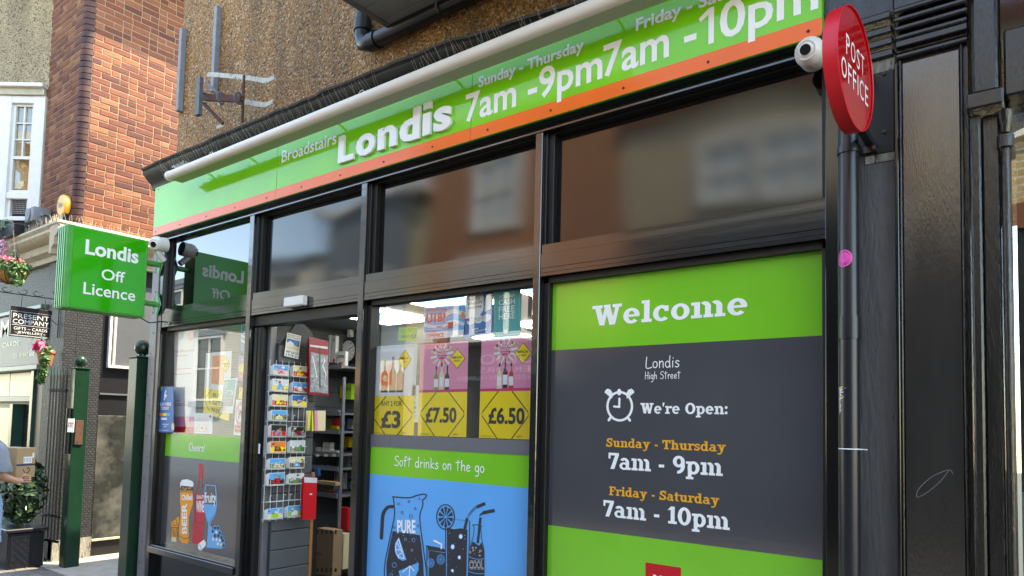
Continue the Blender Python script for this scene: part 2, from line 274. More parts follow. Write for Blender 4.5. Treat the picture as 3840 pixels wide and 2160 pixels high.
# ------------------------------------------------------------------ geometry helpers
class MB:
    """collects faces and links them as ONE mesh object"""
    def __init__(s): s.v = []; s.f = []; s.mi = []; s.m = []
    def _mi(s, m):
        if m not in s.m: s.m.append(m)
        return s.m.index(m)
    def add(s, vs, fs, m):
        o = len(s.v); s.v += [tuple(x) for x in vs]; k = s._mi(m)
        for f in fs: s.f.append(tuple(o + i for i in f)); s.mi.append(k)
        return s
    def box(s, x0, x1, y0, y1, z0, z1, m):
        return s.add([(x0, y0, z0), (x1, y0, z0), (x1, y1, z0), (x0, y1, z0), (x0, y0, z1), (x1, y0, z1), (x1, y1, z1), (x0, y1, z1)],
                     [(0, 3, 2, 1), (4, 5, 6, 7), (0, 1, 5, 4), (1, 2, 6, 5), (2, 3, 7, 6), (3, 0, 4, 7)], m)
    def cyl(s, p0, p1, r, m, n=16, r1=None, cap=True):
        p0 = Vector(p0); p1 = Vector(p1); r1 = r if r1 is None else r1; d = (p1 - p0).normalized()
        a = d.orthogonal().normalized(); b = d.cross(a); vs = []
        for p, rr in ((p0, r), (p1, r1)):
            for i in range(n): t = 2 * math.pi * i / n; vs.append(p + a * (rr * math.cos(t)) + b * (rr * math.sin(t)))
        fs = [(i, (i + 1) % n, n + (i + 1) % n, n + i) for i in range(n)]
        if cap: fs += [tuple(range(n))[::-1], tuple(range(n, 2 * n))]
        return s.add(vs, fs, m)
    def tube(s, pts, r, m, n=8, closed=False):
        pts = [Vector(p) for p in pts]; vs = []; K = len(pts); prev = None
        for i, p in enumerate(pts):
            t = (pts[(i + 1) % K] - pts[i - 1]) if closed else (pts[min(i + 1, K - 1)] - pts[max(i - 1, 0)])
            t.normalize(); a = (prev - t * prev.dot(t)) if prev is not None else t.orthogonal()
            if a.length < 1e-6: a = t.orthogonal()
            a.normalize(); prev = a; b = t.cross(a)
            for k in range(n): q = 2 * math.pi * k / n; vs.append(p + a * (r * math.cos(q)) + b * (r * math.sin(q)))
        fs = []
        for i in range(K if closed else K - 1):
            for k in range(n): j = (i + 1) % K; fs.append((i * n + k, i * n + (k + 1) % n, j * n + (k + 1) % n, j * n + k))
        if not closed: fs += [tuple(range(n))[::-1], tuple(range((K - 1) * n, K * n))]
        return s.add(vs, fs, m)
    def sphere(s, c, r, m, n=16, sc=(1, 1, 1)):
        vs = []; h = n // 2
        for i in range(h + 1):
            ph = math.pi * i / h
            for j in range(n): th = 2 * math.pi * j / n; vs.append((c[0] + r * sc[0] * math.sin(ph) * math.cos(th), c[1] + r * sc[1] * math.sin(ph) * math.sin(th), c[2] + r * sc[2] * math.cos(ph)))
        fs = [(i * n + j, (i + 1) * n + j, (i + 1) * n + (j + 1) % n, i * n + (j + 1) % n) for i in range(h) for j in range(n)]
        return s.add(vs, fs, m)
    def extr(s, prof, ax, a0, a1, m):
        """profile of (p, q) pairs extruded along axis 'x' (p=y, q=z) or 'y' (p=x, q=z)"""
        n = len(prof); g = (lambda a, p, q: (a, p, q)) if ax == 'x' else (lambda a, p, q: (p, a, q))
        vs = [g(a0, p, q) for p, q in prof] + [g(a1, p, q) for p, q in prof]
        fs = [(i, (i + 1) % n, n + (i + 1) % n, n + i) for i in range(n)]
        tri = tessellate_polygon([[Vector((p, q, 0)) for p, q in prof]])
        fs += [t for t in tri] + [tuple(n + i for i in t[::-1]) for t in tri]
        return s.add(vs, fs, m)
    def poly(s, surf, pts, m, lift=0.0):
        if len(pts) > 4: tri = tessellate_polygon([[Vector((a, b, 0)) for a, b in pts]])
        elif len(pts) == 4: tri = [(0, 1, 2, 3)]
        else: tri = [(0, 1, 2)]
        return s.add([surf.m(a, b, lift) for a, b in pts], tri, m)
    def rect(s, surf, a0, b0, a1, b1, m, lift=0.0): return s.poly(surf, [(a0, b0), (a1, b0), (a1, b1), (a0, b1)], m, lift)
    def disc(s, surf, ca, cb, ra, rb, m, lift=0.0, n=28):
        return s.poly(surf, [(ca + ra * math.cos(2 * math.pi * i / n), cb + rb * math.sin(2 * math.pi * i / n)) for i in range(n)], m, lift)
    def stroke(s, surf, pts, wd, m, lift=0.0, closed=False, smooth=False, caps=True, w2=None):
        """ribbon along pts, width wd in surface units"""
        if smooth: pts = catmull(pts, closed)
        K = len(pts)
        L = []; Rr = []
        for i, p in enumerate(pts):
            a = pts[(i + 1) % K] if closed or i < K - 1 else pts[i]; b = pts[i - 1] if closed or i > 0 else pts[i]
            dx, dy = a[0] - b[0], a[1] - b[1]; l = math.hypot(dx, dy) or 1
            ww = wd if w2 is None else wd + (w2 - wd) * i / max(1, K - 1)
            nx, ny = -dy / l * ww / 2, dx / l * ww / 2
            L.append((p[0] + nx, p[1] + ny)); Rr.append((p[0] - nx, p[1] - ny))
        vs = [surf.m(a, b, lift) for a, b in L + Rr]
        fs = [(i, (i + 1) % K, K + (i + 1) % K, K + i) for i in range(K if closed else K - 1)]
        s.add(vs, fs, m)
        if caps and not closed:
            for p in (pts[0], pts[-1]): s.disc(surf, p[0], p[1], wd / 2, wd / 2, m, lift - 0.00012, 10)
        return s
    def ring(s, surf, ca, cb, ra, rb, wd, m, lift=0.0, n=28):
        return s.stroke(surf, [(ca + ra * math.cos(2 * math.pi * i / n), cb + rb * math.sin(2 * math.pi * i / n)) for i in range(n)], wd, m, lift, closed=True)
    def build(s, name, parent=None, bevel=0.0, smooth=False, seg=1, **kw):
        if not s.v: return None
        me = bpy.data.meshes.new(name); me.from_pydata(s.v, [], s.f)
        for m in s.m: me.materials.append(MAT[m])
        me.polygons.foreach_set('material_index', s.mi)
        me.validate(); me.update()
        bm = bmesh.new(); bm.from_mesh(me)
        if bevel:
            bmesh.ops.remove_doubles(bm, verts=bm.verts, dist=1e-5)
            es = [e for e in bm.edges if len(e.link_faces) == 2 and e.calc_face_angle(0) > 0.6]
            if es: bmesh.ops.bevel(bm, geom=es, offset=bevel, segments=seg, affect='EDGES', profile=0.5, clamp_overlap=True)
        bmesh.ops.recalc_face_normals(bm, faces=bm.faces); bm.to_mesh(me); bm.free()
        if smooth:
            me.polygons.foreach_set('use_smooth', [True] * len(me.polygons))
            try: me.set_sharp_from_angle(angle=R(40))
            except Exception: pass
        o = bpy.data.objects.new(name, me); COL.objects.link(o)
        if parent is not None:
            o.parent = parent; o.matrix_parent_inverse = Matrix.Translation(-wloc(parent))
        for k, val in kw.items(): o[k] = val
        return o

def wloc(o):
    p = Vector(o.location)
    return p if o.type == 'EMPTY' else Vector((0, 0, 0))
def thing(name, label, cat, loc=(0, 0, 0), group=None, kind=None):
    o = bpy.data.objects.new(name, None); COL.objects.link(o); o.location = loc; o.empty_display_size = 0.1
    o['label'] = label; o['category'] = cat
    if group: o['group'] = group
    if kind: o['kind'] = kind
    return o
def tag(o, label, cat, group=None):
    o['label'] = label; o['category'] = cat
    if group: o['group'] = group
    return o

def catmull(pts, closed=False, k=5):
    out = []; K = len(pts); g = (lambda i: pts[i % K]) if closed else (lambda i: pts[max(0, min(K - 1, i))])
    for i in range(K if closed else K - 1):
        p0, p1, p2, p3 = g(i - 1), g(i), g(i + 1), g(i + 2)
        for j in range(k):
            t = j / k
            out.append(tuple(0.5 * (2 * p1[d] + (p2[d] - p0[d]) * t + (2 * p0[d] - 5 * p1[d] + 4 * p2[d] - p3[d]) * t * t + (3 * p1[d] - p0[d] - 3 * p2[d] + p3[d]) * t ** 3) for d in range(len(p1))))
    if not closed: out.append(tuple(pts[-1]))
    return out

# surfaces: (a, b, lift) -> world; px() turns a measured photograph pixel into (a, b) on that real plane
class PlY:
    def __init__(s, y): s.y = y
    def m(s, a, b, l=0.0): return (a, s.y - l, b)
    def px(s, u, v): r = ray(u, v); t = (s.y - CAM[1]) / r[1]; p = CAM + t * r; return (p[0], p[2])
class PlX:
    def __init__(s, x): s.x = x
    def m(s, a, b, l=0.0): return (s.x + l, a, b)
    def px(s, u, v): r = ray(u, v); t = (s.x - CAM[0]) / r[0]; p = CAM + t * r; return (p[1], p[2])
class PlO:   # faces +y (the far side of the street); a = -x
    def __init__(s, y): s.y = y
    def m(s, a, b, l=0.0): return (-a, s.y + l, b)
class Quad:  # bilinear quad from four photo pixels TL TR BR BL on a plane; (0,0) is the bottom left
    def __init__(s, pl, tl, tr, br, bl):
        s.pl = pl; s.c = [pl.px(*q) for q in (bl, br, tr, tl)]
    def ab(s, a, b):
        c = s.c; f = lambda i: (1 - a) * (1 - b) * c[0][i] + a * (1 - b) * c[1][i] + a * b * c[2][i] + (1 - a) * b * c[3][i]
        return f(0), f(1)
    def m(s, a, b, l=0.0): return s.pl.m(*s.ab(a, b), l)
class Crop:  # pixels of an enlarged detail of the photograph -> photograph pixels -> the plane
    def __init__(s, pl, ox, oy, sc): s.pl, s.ox, s.oy, s.sc = pl, ox, oy, sc
    def uv(s, x, y): return (s.ox + x * s.sc, s.oy + y * s.sc)
    def m(s, a, b, l=0.0): return s.pl.m(*s.pl.px(*s.uv(a, b)), l)

# text from the built-in font, fitted to a box
_tc = {}
def glyphs(txt, bold, depth):
    k = (txt, bold, depth)
    if k in _tc: return _tc[k]
    cu = bpy.data.curves.new('t', 'FONT'); cu.body = txt; cu.offset = bold; cu.extrude = depth; cu.resolution_u = 3; cu.align_x = 'LEFT'
    ob = bpy.data.objects.new('t', cu); COL.objects.link(ob)
    dg = bpy.context.evaluated_depsgraph_get(); me = ob.evaluated_get(dg).to_mesh()
    vs = np.array([tuple(x.co) for x in me.vertices]) if len(me.vertices) else np.zeros((1, 3)); fs = [tuple(p.vertices) for p in me.polygons]
    ob.evaluated_get(dg).to_mesh_clear(); COL.objects.unlink(ob); bpy.data.objects.remove(ob); bpy.data.curves.remove(cu)
    _tc[k] = (vs, fs); return _tc[k]
def text(mb, surf, txt, a0, b0, a1, b1, m, lift=0.001, bold=0.0, depth=0.0, shear=0.0):
    vs, fs = glyphs(txt, bold, 0.1 if depth else 0.0)
    lo = vs.min(0); hi = vs.max(0); sx = (a1 - a0) / max(1e-6, hi[0] - lo[0]); sy = (b1 - b0) / max(1e-6, hi[1] - lo[1])
    pts = []
    for x, y, z in vs:
        zz = (z - lo[2]) / (hi[2] - lo[2]) if depth else 0
        pts.append(surf.m(a0 + (x - lo[0]) * sx + shear * (y - lo[1]) * sy, b0 + (y - lo[1]) * sy, lift + depth * zz))
    mb.add(pts, fs, m)
def tpx(mb, pl, txt, LB, Rr, T, m, **kw):
    a0, b0 = pl.px(*LB); a1 = pl.px(*Rr)[0]; b1 = pl.px(*T)[1]; text(mb, pl, txt, a0, b0, a1, b1, m, **kw)

# slab lettering: shapes on a unit capital
def D(x0, y0, x1, y1, w): return ('p', [(x0, y0), (x0 + w, y0), (x1 + w, y1), (x1, y1)])
def r_(a, b, c, d): return ('p', [(a, b), (c, b), (c, d), (a, d)])
def e_(cx, cy, rx, ry, wx, wy, a0=0, a1=360): return ('e', cx, cy, rx, ry, wx, wy, a0, a1)
SLAB = {
 'W': (1.42, [D(.10, 1, .36, 0, .27), D(.62, .92, .40, 0, .19), D(.58, 1, .84, 0, .27), D(1.14, 1, .92, 0, .19), r_(0, .84, .50, 1), r_(.98, .84, 1.42, 1), r_(.56, .86, .88, 1)]),
 'e': (.80, [e_(.40, .36, .38, .38, .24, .15, 0, 318), r_(.18, .31, .76, .43)]),
 'l': (.46, [r_(.11, 0, .36, 1.04), r_(0, 0, .46, .15), r_(0, .89, .2, 1.04)]),
 'c': (.72, [e_(.38, .36, .38, .38, .24, .15, 48, 318), r_(.50, .44, .68, .70)]),
 'o': (.80, [e_(.40, .36, .39, .38, .24, .15)]),
 'm': (1.36, [r_(.12, 0, .36, .72), r_(.56, 0, .80, .55), r_(1.0, 0, 1.24, .55), r_(0, 0, .44, .14), r_(.50, 0, .88, .14), r_(.94, 0, 1.36, .14), r_(0, .58, .2, .72), e_(.55, .46, .25, .27, .24, .16, 0, 130), e_(.99, .46, .25, .27, .24, .16, 0, 130)]),
 'n': (.92, [r_(.12, 0, .36, .72), r_(.58, 0, .82, .5), r_(0, 0, .44, .14), r_(.50, 0, .92, .14), r_(0, .58, .2, .72), e_(.55, .45, .27, .29, .24, .16, 0, 140)]),
 'h': (.92, [r_(.12, 0, .36, 1.04), r_(.58, 0, .82, .5), r_(0, 0, .44, .14), r_(.50, 0, .92, .14), r_(0, .90, .2, 1.04), e_(.55, .45, .27, .29, .24, .16, 0, 140)]),
 'r': (.66, [r_(.12, 0, .36, .72), r_(0, 0, .48, .14), r_(0, .58, .2, .72), e_(.56, .44, .26, .29, .22, .18, 35, 150), r_(.50, .50, .66, .70)]),
 'u': (.92, [r_(.12, .2, .36, .72), r_(.56, 0, .80, .72), r_(0, .58, .2, .72), r_(.44, .58, .7, .72), r_(.7, 0, .92, .14), e_(.38, .27, .26, .28, .24, .16, 180, 330)]),
 'p': (.88, [r_(.12, -.30, .36, .72), r_(0, -.30, .48, -.16), r_(0, .58, .2, .72), e_(.48, .36, .38, .38, .24, .15)]),
 'd': (.88, [r_(.52, 0, .76, 1.04), r_(.7, 0, .88, .14), r_(.38, .90, .6, 1.04), e_(.38, .36, .38, .38, .24, .15)]),
 'a': (.82, [r_(.46, 0, .70, .52), r_(.6, 0, .82, .14), e_(.34, .22, .33, .23, .2, .12), e_(.36, .44, .34, .29, .24, .15, 0, 150)]),
 'y': (.94, [D(.12, .72, .38, .05, .25), D(.64, .72, .32, -.22, .19), r_(0, .58, .44, .72), r_(.52, .58, .94, .72), r_(.06, -.32, .38, -.16)]),
 's': (.66, [e_(.33, .53, .30, .20, .22, .14, 20, 270), e_(.33, .20, .31, .21, .22, .14, -160, 90), r_(.5, .46, .62, .7), r_(0, .02, .13, .26)]),
 'S': (.84, [e_(.42, .73, .37, .28, .25, .17, 25, 270), e_(.42, .28, .39, .29, .25, .17, -160, 90), r_(.64, .66, .8, 1.0), r_(0, 0, .17, .34)]),
 'T': (.96, [r_(.35, 0, .61, 1), r_(0, .84, .96, 1), r_(0, .64, .15, 1), r_(.81, .64, .96, 1), r_(.2, 0, .76, .15)]),
 'F': (.84, [r_(.12, 0, .38, 1), r_(0, 0, .54, .15), r_(0, .84, .84, 1), r_(.68, .62, .84, 1), r_(.3, .44, .64, .59)]),
 'O': (1.02, [e_(.51, .5, .50, .52, .27, .17)]),
 'i': (.46, [r_(.11, 0, .36, .72), r_(0, 0, .46, .15), r_(0, .58, .2, .72), e_(.235, .93, .14, .13, .14, .13)]),
 't': (.56, [r_(.12, .15, .36, .94), r_(0, .58, .54, .72), e_(.38, .20, .26, .21, .24, .15, 180, 320)]),
 '7': (.76, [r_(0, .84, .76, 1), r_(0, .64, .15, 1), D(.50, .9, .16, 0, .28)]),
 '9': (.82, [e_(.40, .68, .39, .34, .25, .16), e_(.36, .45, .44, .47, .25, .17, -100, 30)]),
 '1': (.58, [r_(.18, 0, .44, 1), r_(.02, 0, .58, .15), D(.2, 1, -.02, .78, .18)]),
 '0': (.86, [e_(.43, .5, .42, .52, .26, .17)]),
 '-': (.42, [r_(.02, .28, .38, .45)]),
 ':': (.28, [e_(.14, .13, .13, .13, .13, .13), e_(.14, .60, .13, .13, .13, .13)]),
 '\u2019': (.26, [('p', [(.04, 1.04), (.26, 1.04), (.14, .68), (.04, .68)])]),
 ' ': (.42, [])}
def slab(mb, surf, txt, a0, b0, a1, cap, m, lift=0.001):
    """cap: b coordinate of the capital height"""
    tot = sum(SLAB[c][0] + .05 for c in txt); sx = (a1 - a0) / tot; sy = cap - b0; x = 0; k = 0
    for c in txt:
        wd, shp = SLAB[c]
        for q in shp:
            k += 1; lf = lift + (k % 9) * 0.00012
            if q[0] == 'p': mb.poly(surf, [(a0 + (x + p[0]) * sx, b0 + p[1] * sy) for p in q[1]], m, lf)
            else:
                _, cx, cy, rx, ry, wx, wy, t0, t1 = q; n = max(8, int(abs(t1 - t0) / 12)); o = []; ii = []
                for i in range(n + 1):
                    t = R(t0 + (t1 - t0) * i / n)
                    o.append((a0 + (x + cx + rx * math.cos(t)) * sx, b0 + (cy + ry * math.sin(t)) * sy))
                    ii.append((a0 + (x + cx + (rx - wx) * math.cos(t)) * sx, b0 + (cy + (ry - wy) * math.sin(t)) * sy))
                mb.add([surf.m(p, q2, lf) for p, q2 in o + ii], [(i, i + 1, n + 2 + i, n + 1 + i) for i in range(n)], m)
        x += wd + .05
def circ(cx, cy, rx, ry, a0, a1, n=10): return [(cx + rx * math.cos(R(a0 + (a1 - a0) * i / n)), cy + ry * math.sin(R(a0 + (a1 - a0) * i / n))) for i in range(n + 1)]
HAND = {  # thin marker-pen lettering, capital = 1
 'S': (.55, [[(.5, .92), (.35, 1.0), (.12, .86), (.14, .62), (.36, .5), (.48, .3), (.42, .06), (.2, 0), (.04, .1)]]),
 'o': (.42, [circ(.2, .28, .17, .28, 90, 450)]),
 'f': (.34, [[(.36, .92), (.24, 1.0), (.15, .85), (.14, 0)], [(0, .56), (.34, .6)]]),
 't': (.44, [[(.2, .98), (.2, 0)], [(0, .74), (.42, .80)]]),
 'd': (.46, [circ(.2, .27, .17, .27, 40, 400), [(.38, 1.02), (.36, .4), (.40, 0)]]),
 'r': (.34, [[(.06, .58), (.08, 0)], [(.08, .34), (.2, .54), (.34, .5)]]),
 'i': (.16, [[(.08, .56), (.08, 0)], [(.10, .80), (.11, .83)]]),
 'n': (.44, [[(.06, .58), (.07, 0)], [(.07, .36), (.2, .56), (.34, .48), (.36, 0)]]),
 'k': (.42, [[(.07, 1.0), (.07, 0)], [(.36, .56), (.09, .26), (.40, 0)]]),
 's': (.38, [[(.34, .50), (.2, .58), (.07, .46), (.2, .3), (.33, .16), (.2, 0), (.04, .06)]]),
 'h': (.44, [[(.07, 1.0), (.07, 0)], [(.07, .32), (.2, .54), (.35, .46), (.37, 0)]]),
 'e': (.42, [[(.06, .26), (.34, .34), (.30, .52), (.17, .56), (.05, .36), (.08, .1), (.22, 0), (.38, .1)]]),
 'g': (.44, [circ(.2, .3, .16, .26, 40, 400), [(.36, .56), (.37, -.2), (.24, -.4), (.08, -.36)]]),
 'C': (.5, [[(.46, .86), (.28, 1.0), (.08, .78), (.05, .36), (.18, .02), (.44, .08)]]),
 '!': (.18, [[(.10, 1.0), (.07, .3)], [(.06, .03), (.06, .05)]]),
 'L': (.5, [[(.08, 1.0), (.05, .02), (.5, .04)]]),
 'H': (.56, [[(.07, 1.0), (.05, 0)], [(.46, 1.0), (.45, 0)], [(.05, .48), (.46, .52)]]),
 'u': (.44, [[(.06, .56), (.08, .12), (.2, 0), (.34, .14)], [(.36, .58), (.38, 0)]]),
 'y': (.44, [[(.05, .56), (.1, .14), (.22, .04), (.34, .2)], [(.37, .58), (.36, -.2), (.2, -.38), (.06, -.3)]]),
 ' ': (.3, [])}
def hand(mb, surf, txt, a0, b0, a1, cap, m, lift=0.001, wt=0.085):
    tot = sum(HAND[c][0] + .07 for c in txt); sx = (a1 - a0) / tot; sy = cap - b0; x = 0; k = 0
    for c in txt:
        wd, st = HAND[c]
        for q in st:
            k += 1; mb.stroke(surf, [(a0 + (x + p[0]) * sx, b0 + p[1] * sy) for p in q], abs(sy) * wt, m, lift + (k % 8) * 0.00015, smooth=len(q) > 2)
        x += wd + .07
def ccopy(root, loc=None, label=None, off=None):
    """copies a thing and each of its parts and sub-parts"""
    r = root.copy(); COL.objects.link(r); off = Vector(off) if off is not None else Vector(loc) - Vector(root.location)
    if root.type == 'EMPTY': r.location = Vector(root.location) + off
    else: r.location = Vector(root.location) + off
    if label: r['label'] = label
    for ch in root.children:
        c = ch.copy(); COL.objects.link(c); c.parent = r
        for g in ch.children:
            d = g.copy(); COL.objects.link(d); d.parent = c
    return r

# ------------------------------------------------------------------ ground, road, opposite side of the street
def structure(o, kind='structure'): o['kind'] = kind; return o
pv = MB().box(-30, 14, -2.0, 0.3, -0.12, 0.0, 'paving'); PAVEMENT = structure(pv.build('pavement'))
structure(MB().box(-40, 20, -40, 40, -0.3, -0.125, 'road').build('road'))
structure(MB().box(-30, 14, -7.5, -6.2, -0.12, 0.0, 'road').build('pavement_opposite'))
structure(MB().box(-9.1, -5.95, 0.304, 12, -0.12, 0.012, 'alley_floor').build('alley_floor', bevel=0.004))
# paving blocks near the gate, each one its own piece
bm_ = MB().box(0, 0.196, 0, 0.096, 0, 0.012, 'paver').build('paving_block', PAVEMENT, bevel=0.004)
bm_.location = (-9.4, -0.75, 0.0); blocks = [bm_]
for i in range(13):
    for j in range(10):
        if i == 0 and j == 0: continue
        c = bm_.copy(); COL.objects.link(c); c.parent = PAVEMENT
        c.location = (-9.4 + i * 0.2 + (0.1 if j % 2 else 0), -0.75 + j * 0.1, rnd.uniform(0, 0.002)); blocks.append(c)

def win(mb_parent, x0, x1, z0, z1, y, nx=2, nz=2, fr='opp_frame', deep=0.08, wd=0.06, glass='opp_dark', curtain=None):
    """a window of the far side of the street: frame with bars as a part, its panes as a sub-part"""
    f = MB(); y0, y1 = y, y + deep
    f.box(x0, x1, y0, y1, z0 - wd, z0, fr).box(x0, x1, y0, y1, z1, z1 + wd, fr)
    f.box(x0 - wd, x0, y0, y1, z0 - wd, z1 + wd, fr).box(x1, x1 + wd, y0, y1, z0 - wd, z1 + wd, fr)
    for i in range(1, nx): x = x0 + (x1 - x0) * i / nx; f.box(x - 0.02, x + 0.02, y0, y1 - 0.02, z0, z1, fr)
    for i in range(1, nz): z = z0 + (z1 - z0) * i / nz; f.box(x0, x1, y0, y1 - 0.022, z - 0.02, z + 0.02, fr)
    w_ = f.build('window', mb_parent)
    MB().box(x0, x1, y + 0.002, y + 0.012, z0, z1, glass).build('pane', w_)
    return w_

YO = -7.5
# cream and yellow brick house opposite (right)
h = thing('opposite_house', 'cream rendered house opposite the shop with white windows above a black shopfront', 'building', (-1, YO, 0))
MB().box(-5.55, 6, YO - 6, YO, 4.95, 6.7, 'sandstone_wall').build('wall', h)
MB().box(-5.6, 6.05, YO - 6, YO + 0.12, 6.7, 6.95, 'tile_roof').build('eaves', h)
MB().box(-5.55, 6, YO - 6, YO + 0.05, 0, 4.95, 'opp_black').build('shopfront', h)
MB().box(-5.5, -0.6, YO + 0.05, YO + 0.09, 2.9, 3.5, 'opp_black').build('signboard', h)
for x in (-4.9, -3.6, -2.3, -1.0): MB().box(x, x + 1.1, YO + 0.052, YO + 0.07, 0.7, 2.6, 'opp_dark').build('shop_window', h)
MB().box(-0.55, 2.6, YO + 0.05, YO + 0.10, 4.5, 6.4, 'opp_yellow_brick').build('brick_bay', h)
MB().box(-0.55, 2.6, YO + 0.10, YO + 0.14, 4.2, 4.5, 'tile_roof').build('string_course', h)
for x in (-4.3, -3.35): win(h, x, x + 0.75, 5.35, 6.15, YO, glass='p_pale', wd=.12)
win(h, -0.5, 0.5, 5.3, 6.2, YO + 0.10, 2, 2); win(h, 3.2, 4.3, 5.2, 6.2, YO)
# red brick house with the white bay over the interiors shop
h = thing('opposite_house', 'red brick house opposite with white timber bay window over an interiors studio', 'building', (-8, YO, 0))
MB().box(-10.3, -5.56, YO - 6, YO, 3.2, 7.6, 'opp_brick').build('wall', h)
MB().box(-10.4, -5.45, YO - 6, YO + 0.2, 7.6, 7.8, 'opp_frame').build('eaves', h)
MB().box(-10.3, -5.56, YO - 6, YO + 0.02, 0, 3.2, 'opp_black').build('shopfront', h)
sgn = MB().box(-9.6, -6.0, YO + 0.02, YO + 0.07, 2.45, 3.12, 'opp_black').build('signboard', h)
OP = PlO(YO + 0.07)
lt = MB(); text(lt, OP, 'STUDIO', 6.9, 2.82, 8.75, 3.02, 'p_pale', bold=0.01); text(lt, OP, 'INTERIORS', 6.9, 2.66, 8.75, 2.77, 'p_pale'); text(lt, OP, 'DESIGN \u2022 BUILD \u2022 DECORATE \u2022 FURNISH', 6.3, 2.52, 9.3, 2.6, 'p_pale'); lt.build('lettering', sgn)
for x in (-9.5, -8.3, -7.1): MB().box(x, x + 1.05, YO + 0.022, YO + 0.035, 0.6, 2.3, 'opp_dark').build('shop_window', h)
b = MB().box(-9.1, -7.35, YO, YO + 0.55, 3.2, 3.35, 'opp_frame').box(-9.1, -7.35, YO, YO + 0.5, 4.62, 4.8, 'opp_frame').box(-9.05, -7.4, YO, YO + 0.42, 3.35, 4.62, 'opp_dark')
for i in range(5): x = -9.08 + i * 0.41; b.box(x, x + 0.07, YO + 0.40, YO + 0.5, 3.35, 4.62, 'opp_frame')
b.box(-9.1, -7.35, YO + 0.42, YO + 0.48, 4.2, 4.26, 'opp_frame'); b.build('bay_window', h)
win(h, -9.0, -8.0, 5.6, 6.9, YO, 2, 2, glass='p_pale', wd=.14)
# grey house with two white casements, beige strip beside it
h = thing('opposite_house', 'grey painted house opposite with small white casement windows and a cream sign', 'building', (-12, YO, 0))
MB().box(-13.9, -11.0, YO - 6, YO, 3.2, 6.6, 'opp_grey').build('wall', h)
MB().box(-11.0, -10.3, YO - 6, YO - 0.1, 0, 6.4, 'opp_beige').build('side_strip', h)
MB().box(-14.0, -10.3, YO - 6, YO + 0.15, 6.6, 6.75, 'opp_frame').build('eaves', h)
MB().box(-13.9, -11.0, YO - 6, YO + 0.03, 0, 3.2, 'opp_black').build('shopfront', h)
sgn = MB().box(-13.6, -10.9, YO + 0.03, YO + 0.08, 2.35, 3.0, 'p_cream').build('signboard', h)
lt = MB(); text(lt, PlO(YO + 0.08), 'beefis', 11.2, 2.45, 13.2, 2.92, 'p_orange', bold=0.03); lt.build('lettering', sgn)
for x in (-13.2, -12.1): win(h, x, x + 0.62, 4.1, 5.0, YO, 2, 2)
# white painted brick house down the street
h = thing('opposite_house', 'white painted brick house opposite with sash windows and a for sale board', 'building', (-19, YO, 0))
MB().box(-27, -13.95, YO - 6, YO, 0, 5.6, 'opp_white_brick').build('wall', h)
MB().box(-27.1, -13.9, YO - 6, YO + 0.12, 5.6, 5.75, 'opp_grey').build('eaves', h)
for x, z0, z1 in ((-19.4, 2.2, 3.9), (-16.6, 2.0, 3.7), (-22.6, 2.4, 4.0), (-18.6, 4.7, 5.4), (-21.6, 4.6, 5.4), (-16.0, 4.5, 5.3)):
    f = win(h, x, x + 1.3, z0, z1, YO, 2, 2, fr='opp_frame'); MB().box(x - 0.15, x + 1.45, YO, YO + 0.16, z0 - 0.24, z0 - 0.08, 'opp_grey').box(x - 0.15, x + 1.45, YO, YO + 0.10, z1 + 0.08, z1 + 0.26, 'opp_grey').build('stone_trim', h)
MB().box(-27, -13.95, YO, YO + 0.1, 0, 1.1, 'opp_grey').build('plinth', h)
bd = thing('for_sale_board', 'white and purple for sale board on the white house opposite', 'sign', (-21.3, YO + 0.3, 2.8))
MB().box(-22.0, -20.7, YO + 0.15, YO + 0.19, 2.4, 3.3, 'p_white').box(-22.0, -20.7, YO + 0.19, YO + 0.194, 2.55, 3.0, 'p_navy').box(-22.0, -20.7, YO + 0.19, YO + 0.194, 2.4, 2.55, 'p_red').build('board', bd)
lt = MB(); text(lt, PlO(YO + 0.196), 'FOR SALE', 20.8, 2.68, 21.9, 2.9, 'p_white', bold=0.02); lt.build('lettering', bd)
MB().box(-21.4, -21.3, YO, YO + 0.15, 1.8, 3.4, 'opp_frame').build('post', bd)

# ------------------------------------------------------------------ the shop building
F0 = PlY(0.0); G0 = PlY(0.07); FA = PlY(-0.05)
BX0, BX1 = -5.88, -0.42
shop = thing('shop_building', 'shop building with tan pebbledash upper wall over a glossy black shopfront', 'building', (-3.2, 0, 0))
MB().box(BX0, 4.5, 0.12, 4.8, 3.55, 5.75, 'pebble_tan').build('wall', shop)
MB().box(BX0 - 0.06, 4.5, -0.1, 4.9, 5.75, 5.9, 'lead').build('eaves', shop)  # unseen roof edge, height set low to let sun onto the alley side
MB().box(BX0, BX0 + 0.05, 0.0, 5.6, 0, 3.55, 'black_paint').build('side_wall', shop)
E0 = lambda u, v: F0.px(u, v)
zh0 = E0(2600, 335)[1]; zr1 = E0(2600, 823)[1]; zr0 = E0(2600, 960)[1]
zp1 = G0.px(2600, 371)[1]
head = MB().box(-5.81, -0.60, 0.0, 0.10, zh0, 3.20, 'black_frame').box(-5.81, -0.60, -0.008, 0.0, zh0, zh0 + 0.012, 'anodised')
head.build('head_rail', shop, bevel=0.002)
mull = [(-4.503, -4.448), (-3.302, -3.252), (-2.000, -1.958)]
for a, b in mull: MB().box(a, b, -0.006, 0.12, 0.0, zh0, 'anodised').build('mullion', shop, bevel=0.003)
MB().box(-0.655, -0.605, -0.004, 0.12, 0.0, 3.17, 'black_frame').build('mullion', shop, bevel=0.003)
MB().box(-5.79, -5.74, -0.004, 0.12, 0.0, zh0, 'black_frame').build('mullion', shop, bevel=0.003)
MB().box(-5.915, -5.80, -0.01, 0.12, 0.0, 3.17, 'grey_metal').build('corner_post', shop, bevel=0.003)
ps = MB()
